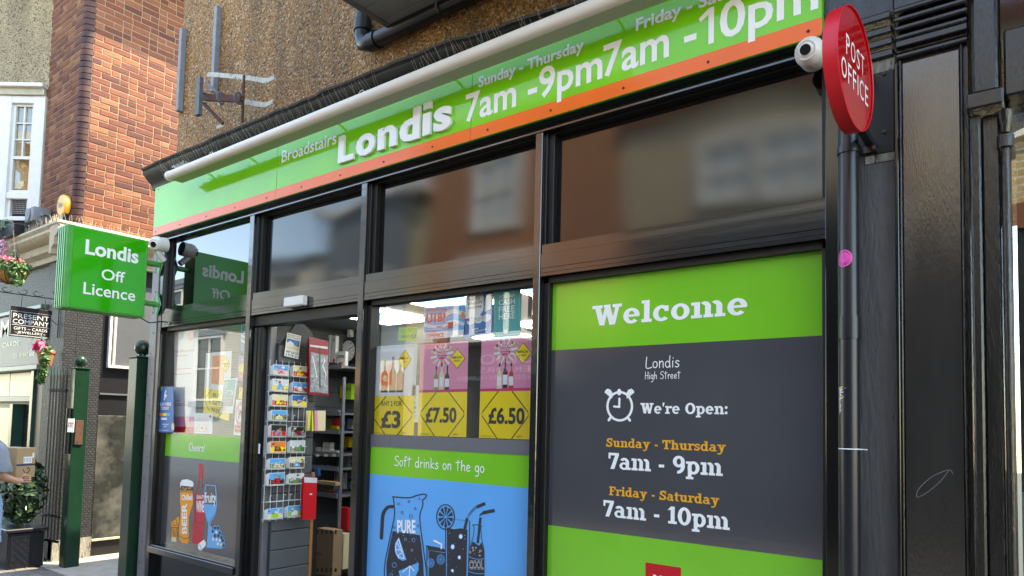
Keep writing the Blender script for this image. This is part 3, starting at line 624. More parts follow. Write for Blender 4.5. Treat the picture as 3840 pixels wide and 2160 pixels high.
for i in range(16): ps.cyl((-5.875 + 0.03 * (i % 2), -0.014, 0.5 + i * 0.17), (-5.875 + 0.03 * (i % 2), -0.009, 0.5 + i * 0.17), 0.005, 'gasket', 8)
ps.build('screw_row', shop, kind='stuff')
bays = [(-5.74, -4.503), (-4.448, -3.302), (-3.252, -2.000), (-1.958, -0.655)]
pm_ = ['tinted_gloss', 'black_gloss', 'black_gloss', 'black_gloss']
for i, (a, b) in enumerate(bays):
    # transom rail: grooved box section
    zr = [(zr1, zr1 - 0.045, 0.004), (zr1 - 0.047, zr0 + 0.040, 0.0), (zr0 + 0.038, zr0 + 0.018, 0.001), (zr0 + 0.016, zr0, 0.0)]
    t = MB()
    for z1, z0, y in zr: t.box(a, b, y, 0.11, z0, z1, 'anodised')
    t.box(a, b, 0.01, 0.11, zr0, zr1, 'gasket'); t.build('transom_rail', shop)
    fr = MB(); wd = 0.045
    fr.box(a, a + wd, 0.035, 0.07, zr1, zh0, 'gasket').box(b - 0.02, b, 0.035, 0.07, zr1, zh0, 'gasket').box(a, b, 0.035, 0.075, zp1, zh0, 'gasket')
    fr.box(a, a + 0.012, 0.02, 0.035, zr1, zh0, 'anodised')
    fr.build('panel_frame', shop, bevel=0.002)
    MB().box(a, b, 0.07 if i else 0.045, 0.09, zr1 - 0.01, zp1 + 0.01, pm_[i]).build('upper_panel', shop)
# threshold / kick zone
zk = G0.px(2050, 2600)[1]
for i, (a, b) in enumerate(bays):
    if i == 1: continue
    top = E0(545, 2036)[1] if i == 0 else 0.30
    MB().box(a, b, 0.05, 0.10, 0.0, top - 0.06, 'black_frame').build('kick_panel', shop)
    MB().box(a, b, -0.02, 0.11, top - 0.06, top - 0.012, 'anodised').box(a, b, 0.0, 0.11, top - 0.012, top, 'anodised').build('sill', shop, bevel=0.003)
zs = E0(545, 2036)[1]
# printed window panels and glass
def panel(a, b, z0, z1, m, name, th=0.004): return MB().box(a, b, 0.07, 0.07 + th, z0, z1, m).build(name, shop)
gl = MB().box(-5.74, -4.503, 0.072, 0.078, zs, zr0, 'shop_glass').build('window_glass', shop)
gl = MB().box(-3.252, -2.0, 0.072, 0.078, 0.30, zr0, 'shop_glass').build('window_glass', shop)
for a, b in ((-5.74, -5.70), (-4.53, -4.503), (-3.252, -3.215), (-2.02, -2.0), (-1.958, -1.925), (-0.675, -0.655)):
    MB().box(a, b, 0.03, 0.10, zs if a < -4 else 0.30, zr0, 'gasket').build('glazing_bead', shop, bevel=0.002)
for a, b in ((-5.74, -4.503), (-3.252, -2.0), (-1.958, -0.655)): MB().box(a, b, 0.03, 0.10, zr0 - 0.03, zr0, 'gasket').build('glazing_bead', shop)

# welcome panel
w1 = G0.px(2570, 1287)[1]; w2 = G0.px(2570, 2034)[1]; wt = G0.px(2570, 988)[1]
wp = thing('welcome_panel', 'green and grey window panel reading Welcome with the opening hours', 'sign', (-1.3, 0.07, 1.5))
MB().box(-1.93, -0.67, 0.064, 0.071, w1, wt, 'vinyl_green').build('green_band', wp); MB().box(-1.93, -0.67, 0.064, 0.071, w2, w1, 'vinyl_grey').build('grey_field', wp)
MB().box(-1.93, -0.67, 0.064, 0.071, 0.30, w2, 'vinyl_green').build('green_band', wp)
W_ = PlY(0.064); C5 = Crop(W_, 1980, 900, 1200 / 1380)
def sl5(txt, LB, RB, T, m='letter_white'):
    a0, b0 = W_.px(*C5.uv(*LB)); a1 = W_.px(*C5.uv(*RB))[0]; b1 = W_.px(*C5.uv(*T))[1]
    q = MB(); slab(q, W_, txt, a0, b0, a1, b1, m); q.build('lettering', wp)
sl5('Welcome', (277, 372), (955, 315), (520, 262)); sl5('We\u2019re Open:', (485, 748), (864, 755), (490, 703))
sl5('Sunday - Thursday', (338, 891), (856, 912), (342, 854), 'letter_gold'); sl5('7am - 9pm', (347, 986), (844, 1018), (350, 917))
sl5('Friday - Saturday', (350, 1100), (828, 1143), (352, 1062), 'letter_gold'); sl5('7am - 10pm', (325, 1190), (874, 1255), (330, 1121))
q = MB()
for t_, LB, RB, T in (('Londis', (508, 552), (658, 545), (510, 505)), ('High Street', (505, 600), (660, 596), (506, 569))):
    a0, b0 = W_.px(*C5.uv(*LB)); a1 = W_.px(*C5.uv(*RB))[0]; b1 = W_.px(*C5.uv(*T))[1]; hand(q, W_, t_, a0, b0, a1, b1, 'letter_white')
q.build('handwritten_lettering', wp)
q = MB(); L_ = 0.001
q.ring(C5, 396, 717, 53, 61, 10, 'letter_white', L_)
for s_, cx in ((-1, 349), (1, 441)):
    q.poly(C5, [(cx + 19 * math.cos(R(t)) * 1.0 - s_ * 3, 664 - 24 * math.sin(R(t)) + 0) for t in range(0, 181, 20)] if False else [(cx - s_ * -14 * 0 + p[0] * s_, 664 + p[1]) for p in ((-14, 20), (-18, 0), (-8, -18), (6, -23), (16, -14), (18, -6))], 'letter_white', L_ + 0.0003)
q.stroke(C5, [(394, 650), (394, 662)], 16, 'letter_white', L_ + 0.0005); q.stroke(C5, [(359, 762), (349, 777)], 11, 'letter_white', L_ + 0.0006); q.stroke(C5, [(430, 764), (440, 778)], 11, 'letter_white', L_ + 0.0006)
q.stroke(C5, [(395, 684), (394, 718)], 9, 'letter_white', L_ + 0.0007); q.stroke(C5, [(372, 718), (395, 720)], 9, 'letter_white', L_ + 0.0009)
q.build('clock_emblem', wp)
q = MB(); q.poly(C5, [(507, 1390), (660, 1413), (660, 1560), (507, 1540)], 'p_red', 0.0008)
RB_ = W_.px(*C5.uv(540, 1480)); RT_ = W_.px(*C5.uv(630, 1452)); text(q, W_, 'POST', RB_[0], RB_[1], RT_[0], RB_[1] + 0.038, 'letter_white', lift=0.0014, bold=0.01); text(q, W_, 'OFFICE', RB_[0] - 0.01, RB_[1] - 0.055, RT_[0] + 0.01, RB_[1] - 0.017, 'letter_white', lift=0.0014, bold=0.01)
q.build('red_square', wp)

# soft drinks panel
g1 = G0.px(1363, 1627)[1]; g2 = G0.px(1361.6, 1671.7)[1]; g3 = G0.px(1356, 1773)[1]
sp = thing('drinks_panel', 'window panel reading Soft drinks on the go over a blue picture of jug and bottle', 'sign', (-2.6, 0.07, 1.0))
MB().box(-3.225, -3.045, 0.060, 0.071, g2, g1, 'band_grey').box(-3.043, -2.005, 0.0605, 0.071, g2, g1, 'band_grey').build('grey_band', sp)
MB().box(-3.225, -2.005, 0.064, 0.071, g3, g2, 'vinyl_green').build('green_band', sp); MB().box(-3.225, -2.005, 0.064, 0.071, 0.30, g3, 'vinyl_blue').build('blue_field', sp)
q = MB(); CD = Crop(W_, 1300, 1600, 760 / 1966)
a0, b0 = W_.px(*CD.uv(462, 376)); a1 = W_.px(*CD.uv(1345, 440))[0]; b1 = W_.px(*CD.uv(470, 283))[1]
hand(q, W_, 'Soft drinks on the go', a0, b0, a1, b1, 'letter_white', wt=0.10); q.build('handwritten_lettering', sp)
art = MB(); I = 'ink'; B = 'vinyl_blue'; Wt = 'letter_white'
jug = [(452, 680), (462, 760), (464, 860), (440, 990), (400, 1180), (372, 1330), (368, 1440), (400, 1560)]
jugr = [(735, 690), (745, 730), (715, 850), (718, 960), (745, 1180), (765, 1330), (772, 1440), (760, 1560)]
art.stroke(CD, catmull([(445, 680), (600, 690), (680, 668), (745, 655), (775, 665), (760, 695), (735, 712)]), 13, I, 0.0008)
art.stroke(CD, catmull(jug), 11, I, 0.0009); art.stroke(CD, catmull([(735, 712), (740, 760), (712, 850), (716, 960), (745, 1180), (765, 1330), (775, 1440), (770, 1560)]), 11, I, 0.0009)
art.stroke(CD, catmull([(450, 775), (395, 785), (355, 850), (345, 960), (338, 1080)]), 34, I, 0.001)
art.poly(CD, [(448, 1012), (712, 1052), (725, 1150), (745, 1330), (752, 1560), (392, 1560), (385, 1340), (412, 1180)], I, 0.0007)
text(art, CD, 'PURE', 492, 1035, 668, 905, Wt, lift=0.0014, bold=0.03)
art.poly(CD, [(508, 1070), (470, 1130), (468, 1210), (500, 1280), (545, 1300), (582, 1292)], B, 0.0012); art.poly(CD, [(505, 1400), (698, 1316), (700, 1390), (670, 1450), (640, 1490), (560, 1500), (520, 1460)], B, 0.0012)
for p in (((508, 1092), (560, 1278)), ((480, 1190), (540, 1200)), ((495, 1130), (545, 1235)), ((500, 1250), (548, 1215)), ((615, 1350), (660, 1400)), ((615, 1350), (610, 1450)), ((615, 1350), (545, 1410))): art.stroke(CD, p, 7, Wt, 0.0016)
art.stroke(CD, catmull([(508, 1090), (482, 1140), (480, 1210), (505, 1262), (560, 1280)]), 6, Wt, 0.0017)
for x, y, r in ((502, 748, 9), (605, 726, 9), (706, 698, 7), (666, 796, 10), (540, 834, 11), (624, 870, 15), (465, 975, 9), (694, 963, 9), (650, 1100, 15), (572, 1092, 10), (634, 1198, 9), (463, 1342, 19), (434, 1436, 13)): art.ring(CD, x, y, r, r * 1.25, 4.5, I if y < 1010 else B, 0.0013, 14)
art.poly(CD, [(772, 1150), (940, 1180), (958, 1200), (958, 1560), (772, 1560)], I, 0.0008)
art.stroke(CD, [(795, 1560), (795, 1200), (955, 1222)], 6, B, 0.0012); art.stroke(CD, [(782, 1560), (782, 1170)], 4, B, 0.0012); art.stroke(CD, [(850, 1105), (920, 1140), (920, 1180)], 17, Wt, 0.0013)
for x, y, r in ((818, 1322, 32), (914, 1288, 36)):
    art.ring(CD, x, y, r, r * 1.3, 5, B, 0.0013, 18); art.ring(CD, x, y, r * .72, r * .94, 4, B, 0.0013, 16)
    for t in range(0, 180, 36): art.stroke(CD, [(x - r * .7 * math.cos(R(t)), y - r * .9 * math.sin(R(t))), (x + r * .7 * math.cos(R(t)), y + r * .9 * math.sin(R(t)))], 3, B, 0.0014, caps=False)
art.stroke(CD, [(960, 1560), (960, 890), (1195, 915), (1178, 1560)], 9, I, 0.0011); art.poly(CD, [(973, 978), (1040, 995), (1110, 985), (1172, 1000), (1160, 1560), (973, 1560)], I, 0.0009)
for x, y, r in ((1108, 1065, 20), (1030, 1165, 20), (1094, 1268, 16), (1028, 1396, 14)): art.disc(CD, x, y, r, r * 1.3, B, 0.0013, 16); art.disc(CD, x, y, r * .72, r * .95, Wt, 0.0016, 16)
art.ring(CD, 960, 876, 86, 120, 12, I, 0.0008, 36)
for t in range(0, 360, 36):
    t0, t1 = R(t + 5), R(t + 31); art.poly(CD, [(962 + 9 * math.cos(R(t + 18)), 876 + 12 * math.sin(R(t + 18))), (962 + 68 * math.cos(t0), 876 + 97 * math.sin(t0)), (962 + 72 * math.cos(R(t + 18)), 876 + 102 * math.sin(R(t + 18))), (962 + 68 * math.cos(t1), 876 + 97 * math.sin(t1))], I, 0.0010)
art.stroke(CD, [(1145, 995), (1172, 885)], 26, I, 0.0012, caps=False); art.stroke(CD, [(1262, 780), (1345, 745)], 32, I, 0.0012, caps=False)
for i in range(11): t = i / 10; x = 1180 + 75 * t; y = 870 - 90 * t ** .8; art.stroke(CD, [(x - 12, y - 6), (x + 12, y + 8)], 5, I, 0.0012, caps=False)
art.stroke(CD, [(1272, 1130), (1300, 880)], 24, I, 0.0012, caps=False); art.stroke(CD, [(1322, 836), (1438, 812)], 34, I, 0.0012, caps=False)
for i in range(5): art.stroke(CD, [(1288 + i * 7, 870 - i * 4), (1300 + i * 9, 840 - i * 5)], 5, I, 0.0012, caps=False)
art.stroke(CD, catmull([(1222, 955), (1270, 952), (1312, 966)]), 9, I, 0.0013)
art.stroke(CD, catmull([(1232, 965), (1238, 1000), (1225, 1080), (1195, 1170), (1185, 1240), (1185, 1560)]), 6, I, 0.0012); art.stroke(CD, catmull([(1305, 975), (1305, 1020), (1315, 1100), (1332, 1190), (1335, 1260), (1335, 1560)]), 6, I, 0.0012)
art.poly(CD, [(1225, 1110), (1250, 1130), (1285, 1155), (1310, 1120), (1332, 1200), (1335, 1265), (1335, 1560), (1185, 1560), (1188, 1240), (1200, 1170)], I, 0.001)
art.stroke(CD, catmull([(1188, 1262), (1260, 1285), (1334, 1282)]), 6, B, 0.0014); art.stroke(CD, catmull([(1186, 1405), (1260, 1425), (1334, 1425)]), 6, B, 0.0014)
text(art, CD, 'COOL', 1190, 1388, 1328, 1295, Wt, lift=0.0015, bold=0.035); text(art, CD, 'COOL', 1192, 1386, 1326, 1298, I, lift=0.0019, bold=0.0)
for x, y, r in ((1225, 1175, 7), (1200, 1218, 8), (1230, 1200, 6), (1298, 1205, 8), (1255, 1175, 5), (1292, 1250, 5)): art.ring(CD, x, y, r, r * 1.2, 3, Wt, 0.0014, 10)
for k in range(150):
    x = rnd.uniform(400, 1330); y = rnd.uniform(1010, 1540)
    if (425 < x < 740) or (980 < x < 1155) or (1195 < x < 1325 and y > 1190 and not 1280 < y < 1400): art.disc(CD, x, y, rnd.uniform(1.2, 3), rnd.uniform(1.5, 4), Wt if k % 2 else B, 0.0017, 5)
art.build('drinks_picture', sp)

# cheers panel
c1 = G0.px(590, 1622.7)[1]; c2 = G0.px(583, 1705)[1]
cp = thing('cheers_panel', 'window panel reading Cheers over a picture of beer, wine bottle and blue glass', 'sign', (-5.1, 0.07, 1.0))
MB().box(-5.72, -4.515, 0.064, 0.071, c2, c1, 'vinyl_green').build('green_band', cp); MB().box(-5.72, -4.515, 0.064, 0.071, zs, c2, 'vinyl_grey').build('grey_field', cp)
CC = Crop(W_, 500, 1150, 500 / 717); q = MB(); a0, b0 = W_.px(*CC.uv(300, 773)); a1 = W_.px(*CC.uv(387, 775))[0]; b1 = W_.px(*CC.uv(303, 733))[1]
hand(q, W_, 'Cheers!', a0, b0, a1, b1, 'letter_white', wt=0.14); q.build('handwritten_lettering', cp)
art = MB(); G = 'vinyl_grey'
art.poly(CC, [(254, 985), (320, 985), (321, 1060), (300, 1130), (298, 1200), (300, 1262), (292, 1275), (262, 1270), (247, 1250), (247, 1190), (256, 1100), (251, 1040)], 'beer', 0.0008)
art.poly(CC, [(258, 962), (318, 968), (320, 990), (256, 988)], I, 0.0012)
art.poly(CC, [(252, 950), (262, 932), (290, 928), (318, 938), (325, 952), (322, 970), (258, 962), (254, 974)], Wt, 0.0010)
for x, y in ((268, 975), (285, 978), (300, 976), (310, 974), (277, 983)): art.disc(CC, x, y, 3.5, 5, 'beer', 0.0015, 10)
text(art, CC, 'Chilled', 260, 1040, 318, 1010, Wt, lift=0.0014, bold=0.03)
class Rot:
    def m(s, a, b, l=0.0): return CC.m(b, a, l)
class RotV:
    def m(s, a, b, l=0.0): return CC.m(b, -a, l)
text(art, RotV(), 'BEER', -1222, 288, -1058, 261, Wt, lift=0.0014, bold=0.03) if False else text(art, type('Q', (), {'m': lambda s, a, b, l=0.0: CC.m(b, a, l)})(), 'BEER', 1222, 289, 1056, 262, Wt, lift=0.0014, bold=0.03)
art.stroke(CC, catmull([(250, 1232), (275, 1248), (300, 1240)]), 3, I, 0.0014); art.stroke(CC, [(257, 993), (320, 998)], 3, I, 0.0014)
art.poly(CC, [(203, 1158), (245, 1128), (247, 1150), (238, 1190), (232, 1264), (206, 1262), (208, 1190)], 'beer', 0.0009); art.poly(CC, [(206, 1240), (232, 1242), (231, 1264), (206, 1262)], 'p_cream', 0.0012)
art.stroke(CC, [(208, 1186), (238, 1190)], 4, I, 0.0013); art.ring(CC, 224, 1160, 12, 18, 2.5, I, 0.0013, 12); art.stroke(CC, [(213, 1192), (216, 1236), (228, 1238), (233, 1194)], 2.5, I, 0.0013)
for x in (219, 224): art.stroke(CC, [(x, 1196), (x, 1232)], 2, I, 0.0013)
art.poly(CC, [(354, 845), (376, 848), (375, 925), (352, 922)], 'wine', 0.0008)
art.stroke(CC, catmull([(353, 925), (350, 955), (338, 985), (330, 1015), (326, 1110), (318, 1270)]), 4.5, 'wine', 0.0009); art.stroke(CC, catmull([(371, 928), (371, 960), (380, 990), (384, 1020), (382, 1120)]), 4.5, 'wine', 0.0009)
art.poly(CC, [(328, 1110), (383, 1118), (372, 1276), (340, 1278), (314, 1270)], 'wine', 0.0007); art.poly(CC, [(337, 1005), (384, 1008), (382, 1166), (334, 1160)], 'wine', 0.0010)
art.stroke(CC, [(337, 1008), (334, 1160), (376, 1167)], 3, I, 0.0013)
text(art, CC, 'QUALITY', 341, 1036, 383, 1014, Wt, lift=0.0014, bold=0.02); text(art, CC, 'WINE', 339, 1106, 381, 1044, Wt, lift=0.0014, bold=0.03)
art.stroke(CC, catmull([(389, 960), (384, 1010), (383, 1080), (400, 1150), (408, 1165)]), 5, 'drink_blue', 0.0011); art.stroke(CC, catmull([(443, 963), (446, 1010), (449, 1060), (440, 1110), (412, 1168)]), 5, 'drink_blue', 0.0011); art.stroke(CC, [(389, 958), (443, 963)], 5, 'drink_blue', 0.0011)
art.poly(CC, [(385, 1062), (448, 1066), (440, 1105), (408, 1162), (388, 1110)], 'drink_blue', 0.0009)
art.poly(CC, [(405, 1165), (413, 1165), (430, 1290), (450, 1300), (392, 1295), (404, 1270)], 'drink_blue', 0.0009); art.poly(CC, [(404, 1170), (420, 1180), (440, 1230), (480, 1290), (478, 1302), (396, 1296)], 'drink_blue', 0.0008)
text(art, CC, 'fruity', 385, 1072, 447, 997, Wt, lift=0.0015, bold=0.02)
for x, y in ((440, 1190), (456, 1190), (428, 1208), (447, 1212), (466, 1215), (440, 1232), (458, 1232), (475, 1240), (430, 1250), (449, 1252), (466, 1256), (483, 1258), (455, 1276), (472, 1280), (487, 1285)):
    art.disc(CC, x, y, 10, 13, 'drink_blue', 0.0012, 12); art.disc(CC, x, y, 6.5, 9, I if (x + y) % 3 else 'p_white', 0.0015, 10)
art.poly(CC, [(347, 1280), (380, 1252), (392, 1268), (390, 1285), (362, 1314), (350, 1304)], Wt, 0.0013); art.ring(CC, 356, 1297, 9, 17, 2, I, 0.0016, 12)
for k in range(60):
    x, y, rg = rnd.choice([(283, 1180, 22), (345, 1220, 20), (410, 1110, 18)]); art.disc(CC, x + rnd.uniform(-rg, rg), y + rnd.uniform(-45, 45), 1.2, 1.8, I, 0.0016, 5)
art.build('drinks_picture', cp)

# ------------------------------------------------------------------ fascia sign
fz0, fz1 = FA.px(1900, 487)[1], FA.px(1900, 196)[1]; fzo = FA.px(2600, 216)[1]
fx = [FA.px(573, 888)[0], FA.px(1034, 747)[0], FA.px(1764, 530)[0], FA.px(2700, 233)[0], FA.px(3084, 115)[0]]
fs = thing('fascia_sign', 'long green fascia sign with orange stripe and white shop name and hours', 'sign', (-3.2, -0.05, fz0))
for i in range(4):
    if i == 2: a, b = fx[2], fx[4]
    elif i == 3: continue
    else: a, b = fx[i], fx[i + 1]
    bd = MB().box(a + 0.0015, b - 0.0015, -0.05, 0.06, fz0, fz1, 'londis_green').build('fascia_board', fs, bevel=0.0012)
    MB().box(a + 0.0016, b - 0.0016, -0.0512, -0.050, fz0 + 0.002, fzo, 'orange').build('orange_stripe', bd)
MB().box(fx[0] + 0.002, fx[4] - 0.002, -0.044, 0.04, fz0 - 0.004, fz0 - 0.0005, 'bollard_green').build('sign_underside', fs)
scs = MB()
for i in range(14):
    x = fx[0] + 0.05 + i * (fx[4] - fx[0] - 0.1) / 13; scs.cyl((x, -0.0535, fz0 + 0.03), (x, -0.051, fz0 + 0.03), 0.006, 'gasket', 8); scs.cyl((x, -0.0535, fz1 - 0.02), (x, -0.05, fz1 - 0.02), 0.005, 'gasket', 8)
scs.build('screw_row', fs, kind='stuff')
k = 0.4968; c6 = lambda x, y: (960 + x * k, y * k)
def ftext(txt, LB, Rr, T, m='letter_white', **kw):
    q = MB(); tpx(q, FA, txt, LB, Rr, T, m, **kw); q.build('lettering', fs)
ftext('Broadstairs', (1056, 612), (1261, 555), (1056, 567), bold=0.012)
# raised logo letters, each its own piece
FL_ = PlY(-0.052)
LO = [('L', (1266, 614), (1323, 600), (1268, 477)), ('o', (1333, 588), (1404, 565), (1333, 478)), ('n', (1414, 566), (1484, 545), (1415, 448)), ('d', (1496, 534), (1571, 518), (1497, 366)),
      ('i', (1583, 511), (1611, 500), (1588, 352)), ('s', (1624, 493), (1689, 478), (1626, 373))]
zb = PlY(-0.07).px(1583, 511)[1]; zx = PlY(-0.07).px(1268, 480)[1]; zc = zb + 0.172 * 1.0; zxx = zb + 0.128
P7 = PlY(-0.07)
for ch, LB, RB, T in LO:
    a0 = P7.px(*LB)[0]; a1 = P7.px(*RB)[0]; b1 = {'L': zb + 0.170, 'd': zb + 0.182, 'i': zb + 0.188}.get(ch, zb + 0.130); b0 = zb - (0.003 if ch in 'ods' else 0)
    q = MB()
    if ch == 'i': q.box(a0, a1, -0.070, -0.052, zb, zb + .125, 'letter_acrylic').box(a0 + .002, a1 + .002, -0.070, -0.052, zb + .148, zb + .188, 'letter_acrylic')
    else: text(q, FL_, ch, a0, b0, a1, b1, 'letter_acrylic', lift=0.0, bold=0.035, depth=0.018)
    q.build('raised_letter', fs)
def fbase(txt, u0, v0, u1, capu, capv, desc, m='letter_white', **kw):
    """baseline start, right edge, cap height pixel above the start; desc = share of the capital that hangs below"""
    a0, b0 = FA.px(u0, v0); a1 = FA.px(u1, v0)[0] if False else FA.px(u1, capv)[0]; cap = FA.px(capu, capv)[1] - FA.px(capu, capv + 0)[1]
    return a0, b0, a1
# cap heights measured on the board plane
za = FA.px(1747, 461)[1]; zt = FA.px(1745, 356)[1]; capb = zt - za
def hours(txt, uL, vL, uR, vR, top):
    a0 = FA.px(uL, vL)[0]; a1 = FA.px(uR, vR)[0]; q = MB(); text(q, FA, txt, a0, za - 0.30 * capb, a1, za + capb * top, 'letter_white', bold=0.018, lift=0.0015); q.build('lettering', fs)
hours('7am -9pm', 1745, 440, 2259, 294, 1.0); 
for s_, u0, u1, lo_, hi_ in (('7am -', 2264, 2613, 0, 1), ('1', 2620, 2678, 0, 1), ('0pm', 2699, 3069, -.30, 1.02)):
    q = MB(); xa_, xb_ = FA.px(u0, 150)[0], FA.px(u1, 80)[0]
    if s_ == '1': w1_ = (xb_ - xa_) * .36; q.poly(FA, [(xb_ - w1_, za), (xb_, za), (xb_, za + capb), (xb_ - w1_ * .9, za + capb), (xa_, za + capb * .80), (xa_ + w1_ * .3, za + capb * .68), (xb_ - w1_, za + capb * .82)], 'letter_white', 0.0015)
    else: text(q, FA, s_, xa_, za + lo_ * capb, xb_, za + hi_ * capb, 'letter_white', bold=0.018, lift=0.0015)
    q.build('lettering', fs)
def small(txt, uL, vL, uR, vR, ub, vb, ut, vt):
    a0 = FA.px(uL, vL)[0]; a1 = FA.px(uR, vR)[0]; zb_ = FA.px(ub, vb)[1]; zt_ = FA.px(ut, vt)[1]; cc = zt_ - zb_
    q = MB(); text(q, FA, txt, a0, zb_ - 0.26 * cc, a1, zt_, 'letter_white', bold=0.028, lift=0.0015); q.build('lettering', fs)
small('Sunday - Thursday', 1794, 325, 2190, 190, 1797, 330, 1797, 289)
a0 = FA.px(2385, 100)[0]; zb_, zt_ = FA.px(1797, 330)[1], FA.px(1797, 289)[1]; q = MB(); text(q, FA, 'Friday - Saturday', a0, zb_ - 0.26 * (zt_ - zb_), a0 + (FA.px(2190, 190)[0] - FA.px(1794, 325)[0]) * 0.93, zt_, 'letter_white', bold=0.028, lift=0.0015); q.build('lettering', fs)

# ------------------------------------------------------------------ cornice above the fascia, spikes, strip light
co = thing('cornice', 'weathered black timber cornice with lead capping above the green sign', 'cornice', (-3.2, -0.1, 3.6))
def sweep(prof, x0, x1, n, f, m, name, parent, **kw):
    q = MB(); K = len(prof); vs = []
    for i in range(n + 1):
        t = i / n; x = x0 + (x1 - x0) * t; dy, dz = f(x)
        vs += [(x, p[0] + dy, p[1] + dz * max(0.0, min(1.0, (p[1] - fz1) / 0.13))) for p in prof]
    fs_ = [(i * K + j, i * K + (j + 1) % K, (i + 1) * K + (j + 1) % K, (i + 1) * K + j) for i in range(n) for j in range(K)]
    tri = tessellate_polygon([[Vector((a, b, 0)) for a, b in prof]]); fs_ += [t for t in tri] + [tuple(n * K + i for i in t) for t in tri]
    q.add(vs, fs_, m); return q.build(name, parent, smooth=True, **kw)
r2 = random.Random(3); wob = [r2.uniform(-0.006, 0.006) for _ in range(40)]
def fco(x):
    t = (x - BX0) / 5.5; i = max(0, min(38, int(t * 38))); return (0.0, (-.02 * (t / .6) ** 2 if t < .6 else max(-.125, -.02 - .5 * (t - .6))) + .6 * wob[i])
prof = [(0.12, fz1 - 0.01), (-0.045, fz1 - 0.01), (-0.05, fz1 + 0.02), (-0.065, fz1 + 0.04), (-0.10, fz1 + 0.07), (-0.132, fz1 + 0.112), (-0.134, fz1 + 0.121), (-0.128, fz1 + 0.125), (-0.14, fz1 + 0.137), (0.12, fz1 + 0.158)]
sweep(prof, BX0 - 0.04, -0.42, 44, fco, 'cornice_black', 'moulding', co)
prof = [(0.12, fz1 + 0.178), (0.12, fz1 + 0.159), (-0.145, fz1 + 0.138), (-0.150, fz1 + 0.150)]
sweep(prof, BX0 - 0.05, -0.42, 60, lambda x: (r2.uniform(-0.005, 0.005), fco(x)[1] + r2.uniform(-0.003, 0.003)), 'lead', 'lead_capping', co)
sk = MB(); r3 = random.Random(5)
for i in range(230):
    x = BX0 + 0.25 + i * 0.0212 + r3.uniform(-0.004, 0.004)
    if -4.75 < x < -4.62 or -3.05 < x < -2.75: continue
    zz = fz1 + 0.065 + fco(x)[1] * 0.5; dx = r3.uniform(-0.035, 0.035); sk.cyl((x, -0.085, zz - 0.05), (x + dx, -0.16 + r3.uniform(-0.03, 0.03), zz + 0.055 + r3.uniform(-.03, .01)), 0.0008, 'wire', 3, cap=False)
tg = tag(sk.build('bird_spikes', kind='stuff'), 'thin wire bird spikes sticking up along the lower edge of the black cornice', 'bird spikes')
sk = MB()
for i in range(60):
    x = -4.4 + i * 0.068; zz = fz1 + 0.155 + fco(x)[1]; dx = r3.uniform(-0.05, 0.02)
    sk.cyl((x, -0.02, zz), (x + dx, -0.04 + r3.uniform(-0.04, 0.04), zz + 0.12), 0.0009, 'wire', 3, cap=False)
tag(sk.build('bird_spikes', kind='stuff'), 'thin wire bird spikes standing on the lead capping below the black waste pipe', 'bird spikes')
st = thing('strip_light', 'long white tube light mounted in front of the green fascia sign', 'light', (-3.4, -0.2, 3.5))
tz = 3.522; ty = -0.20
MB().cyl((-5.31, ty, tz), (-0.75, ty, tz), 0.036, 'tube_white', 24).build('tube', st, smooth=True)
MB().box(-5.28, -0.75, ty - 0.004, ty + 0.085, tz - 0.036, tz - 0.024, 'tube_under').build('base_channel', st, bevel=0.002)
MB().cyl((-5.318, ty, tz), (-5.300, ty, tz), 0.039, 'white_plastic', 24).build('end_cap', st, smooth=True)
arms = []
for x in (-5.12, -4.55, -3.55, -2.55, -1.55):
    a = MB().tube([(x, ty + 0.02, tz + 0.01), (x, ty + 0.07, tz + 0.035), (x, -0.06, tz + 0.05), (x, -0.05, tz + 0.05)], 0.007, 'steel_grey', 8).build('arm', st, smooth=True)
cl = MB()
for x in (-4.72, -3.1): cl.tube([(x + 0.02 * math.cos(t), ty + 0.0, tz + 0.045 + 0.012 * math.sin(t)) for t in np.linspace(0, 6.2, 10)], 0.003, 'flaking_white', 6)
cl.build('hook', st)
MB().tube([(-5.25 + 0.02 * i * 0.2, ty + 0.03 * math.sin(i), tz + 0.04 + 0.015 * abs(math.sin(i * 1.3))) for i in range(12)], 0.0025, 'white_plastic', 6).build('cable', st)
tw = MB()
for i in range(14): x = -5.13 + r3.uniform(-0.05, 0.05); tw.tube([(x, ty + r3.uniform(-.02, .02), tz + 0.036), (x + r3.uniform(-.05, .05), ty + r3.uniform(-.03, .03), tz + 0.05 + r3.uniform(0, .02)), (x + r3.uniform(-.09, .09), ty, tz + 0.04)], 0.0018, 'flaking_white', 4)
tag(tw.build('twigs'), 'small bunch of pale twigs caught on the left end of the tube light', 'twigs')

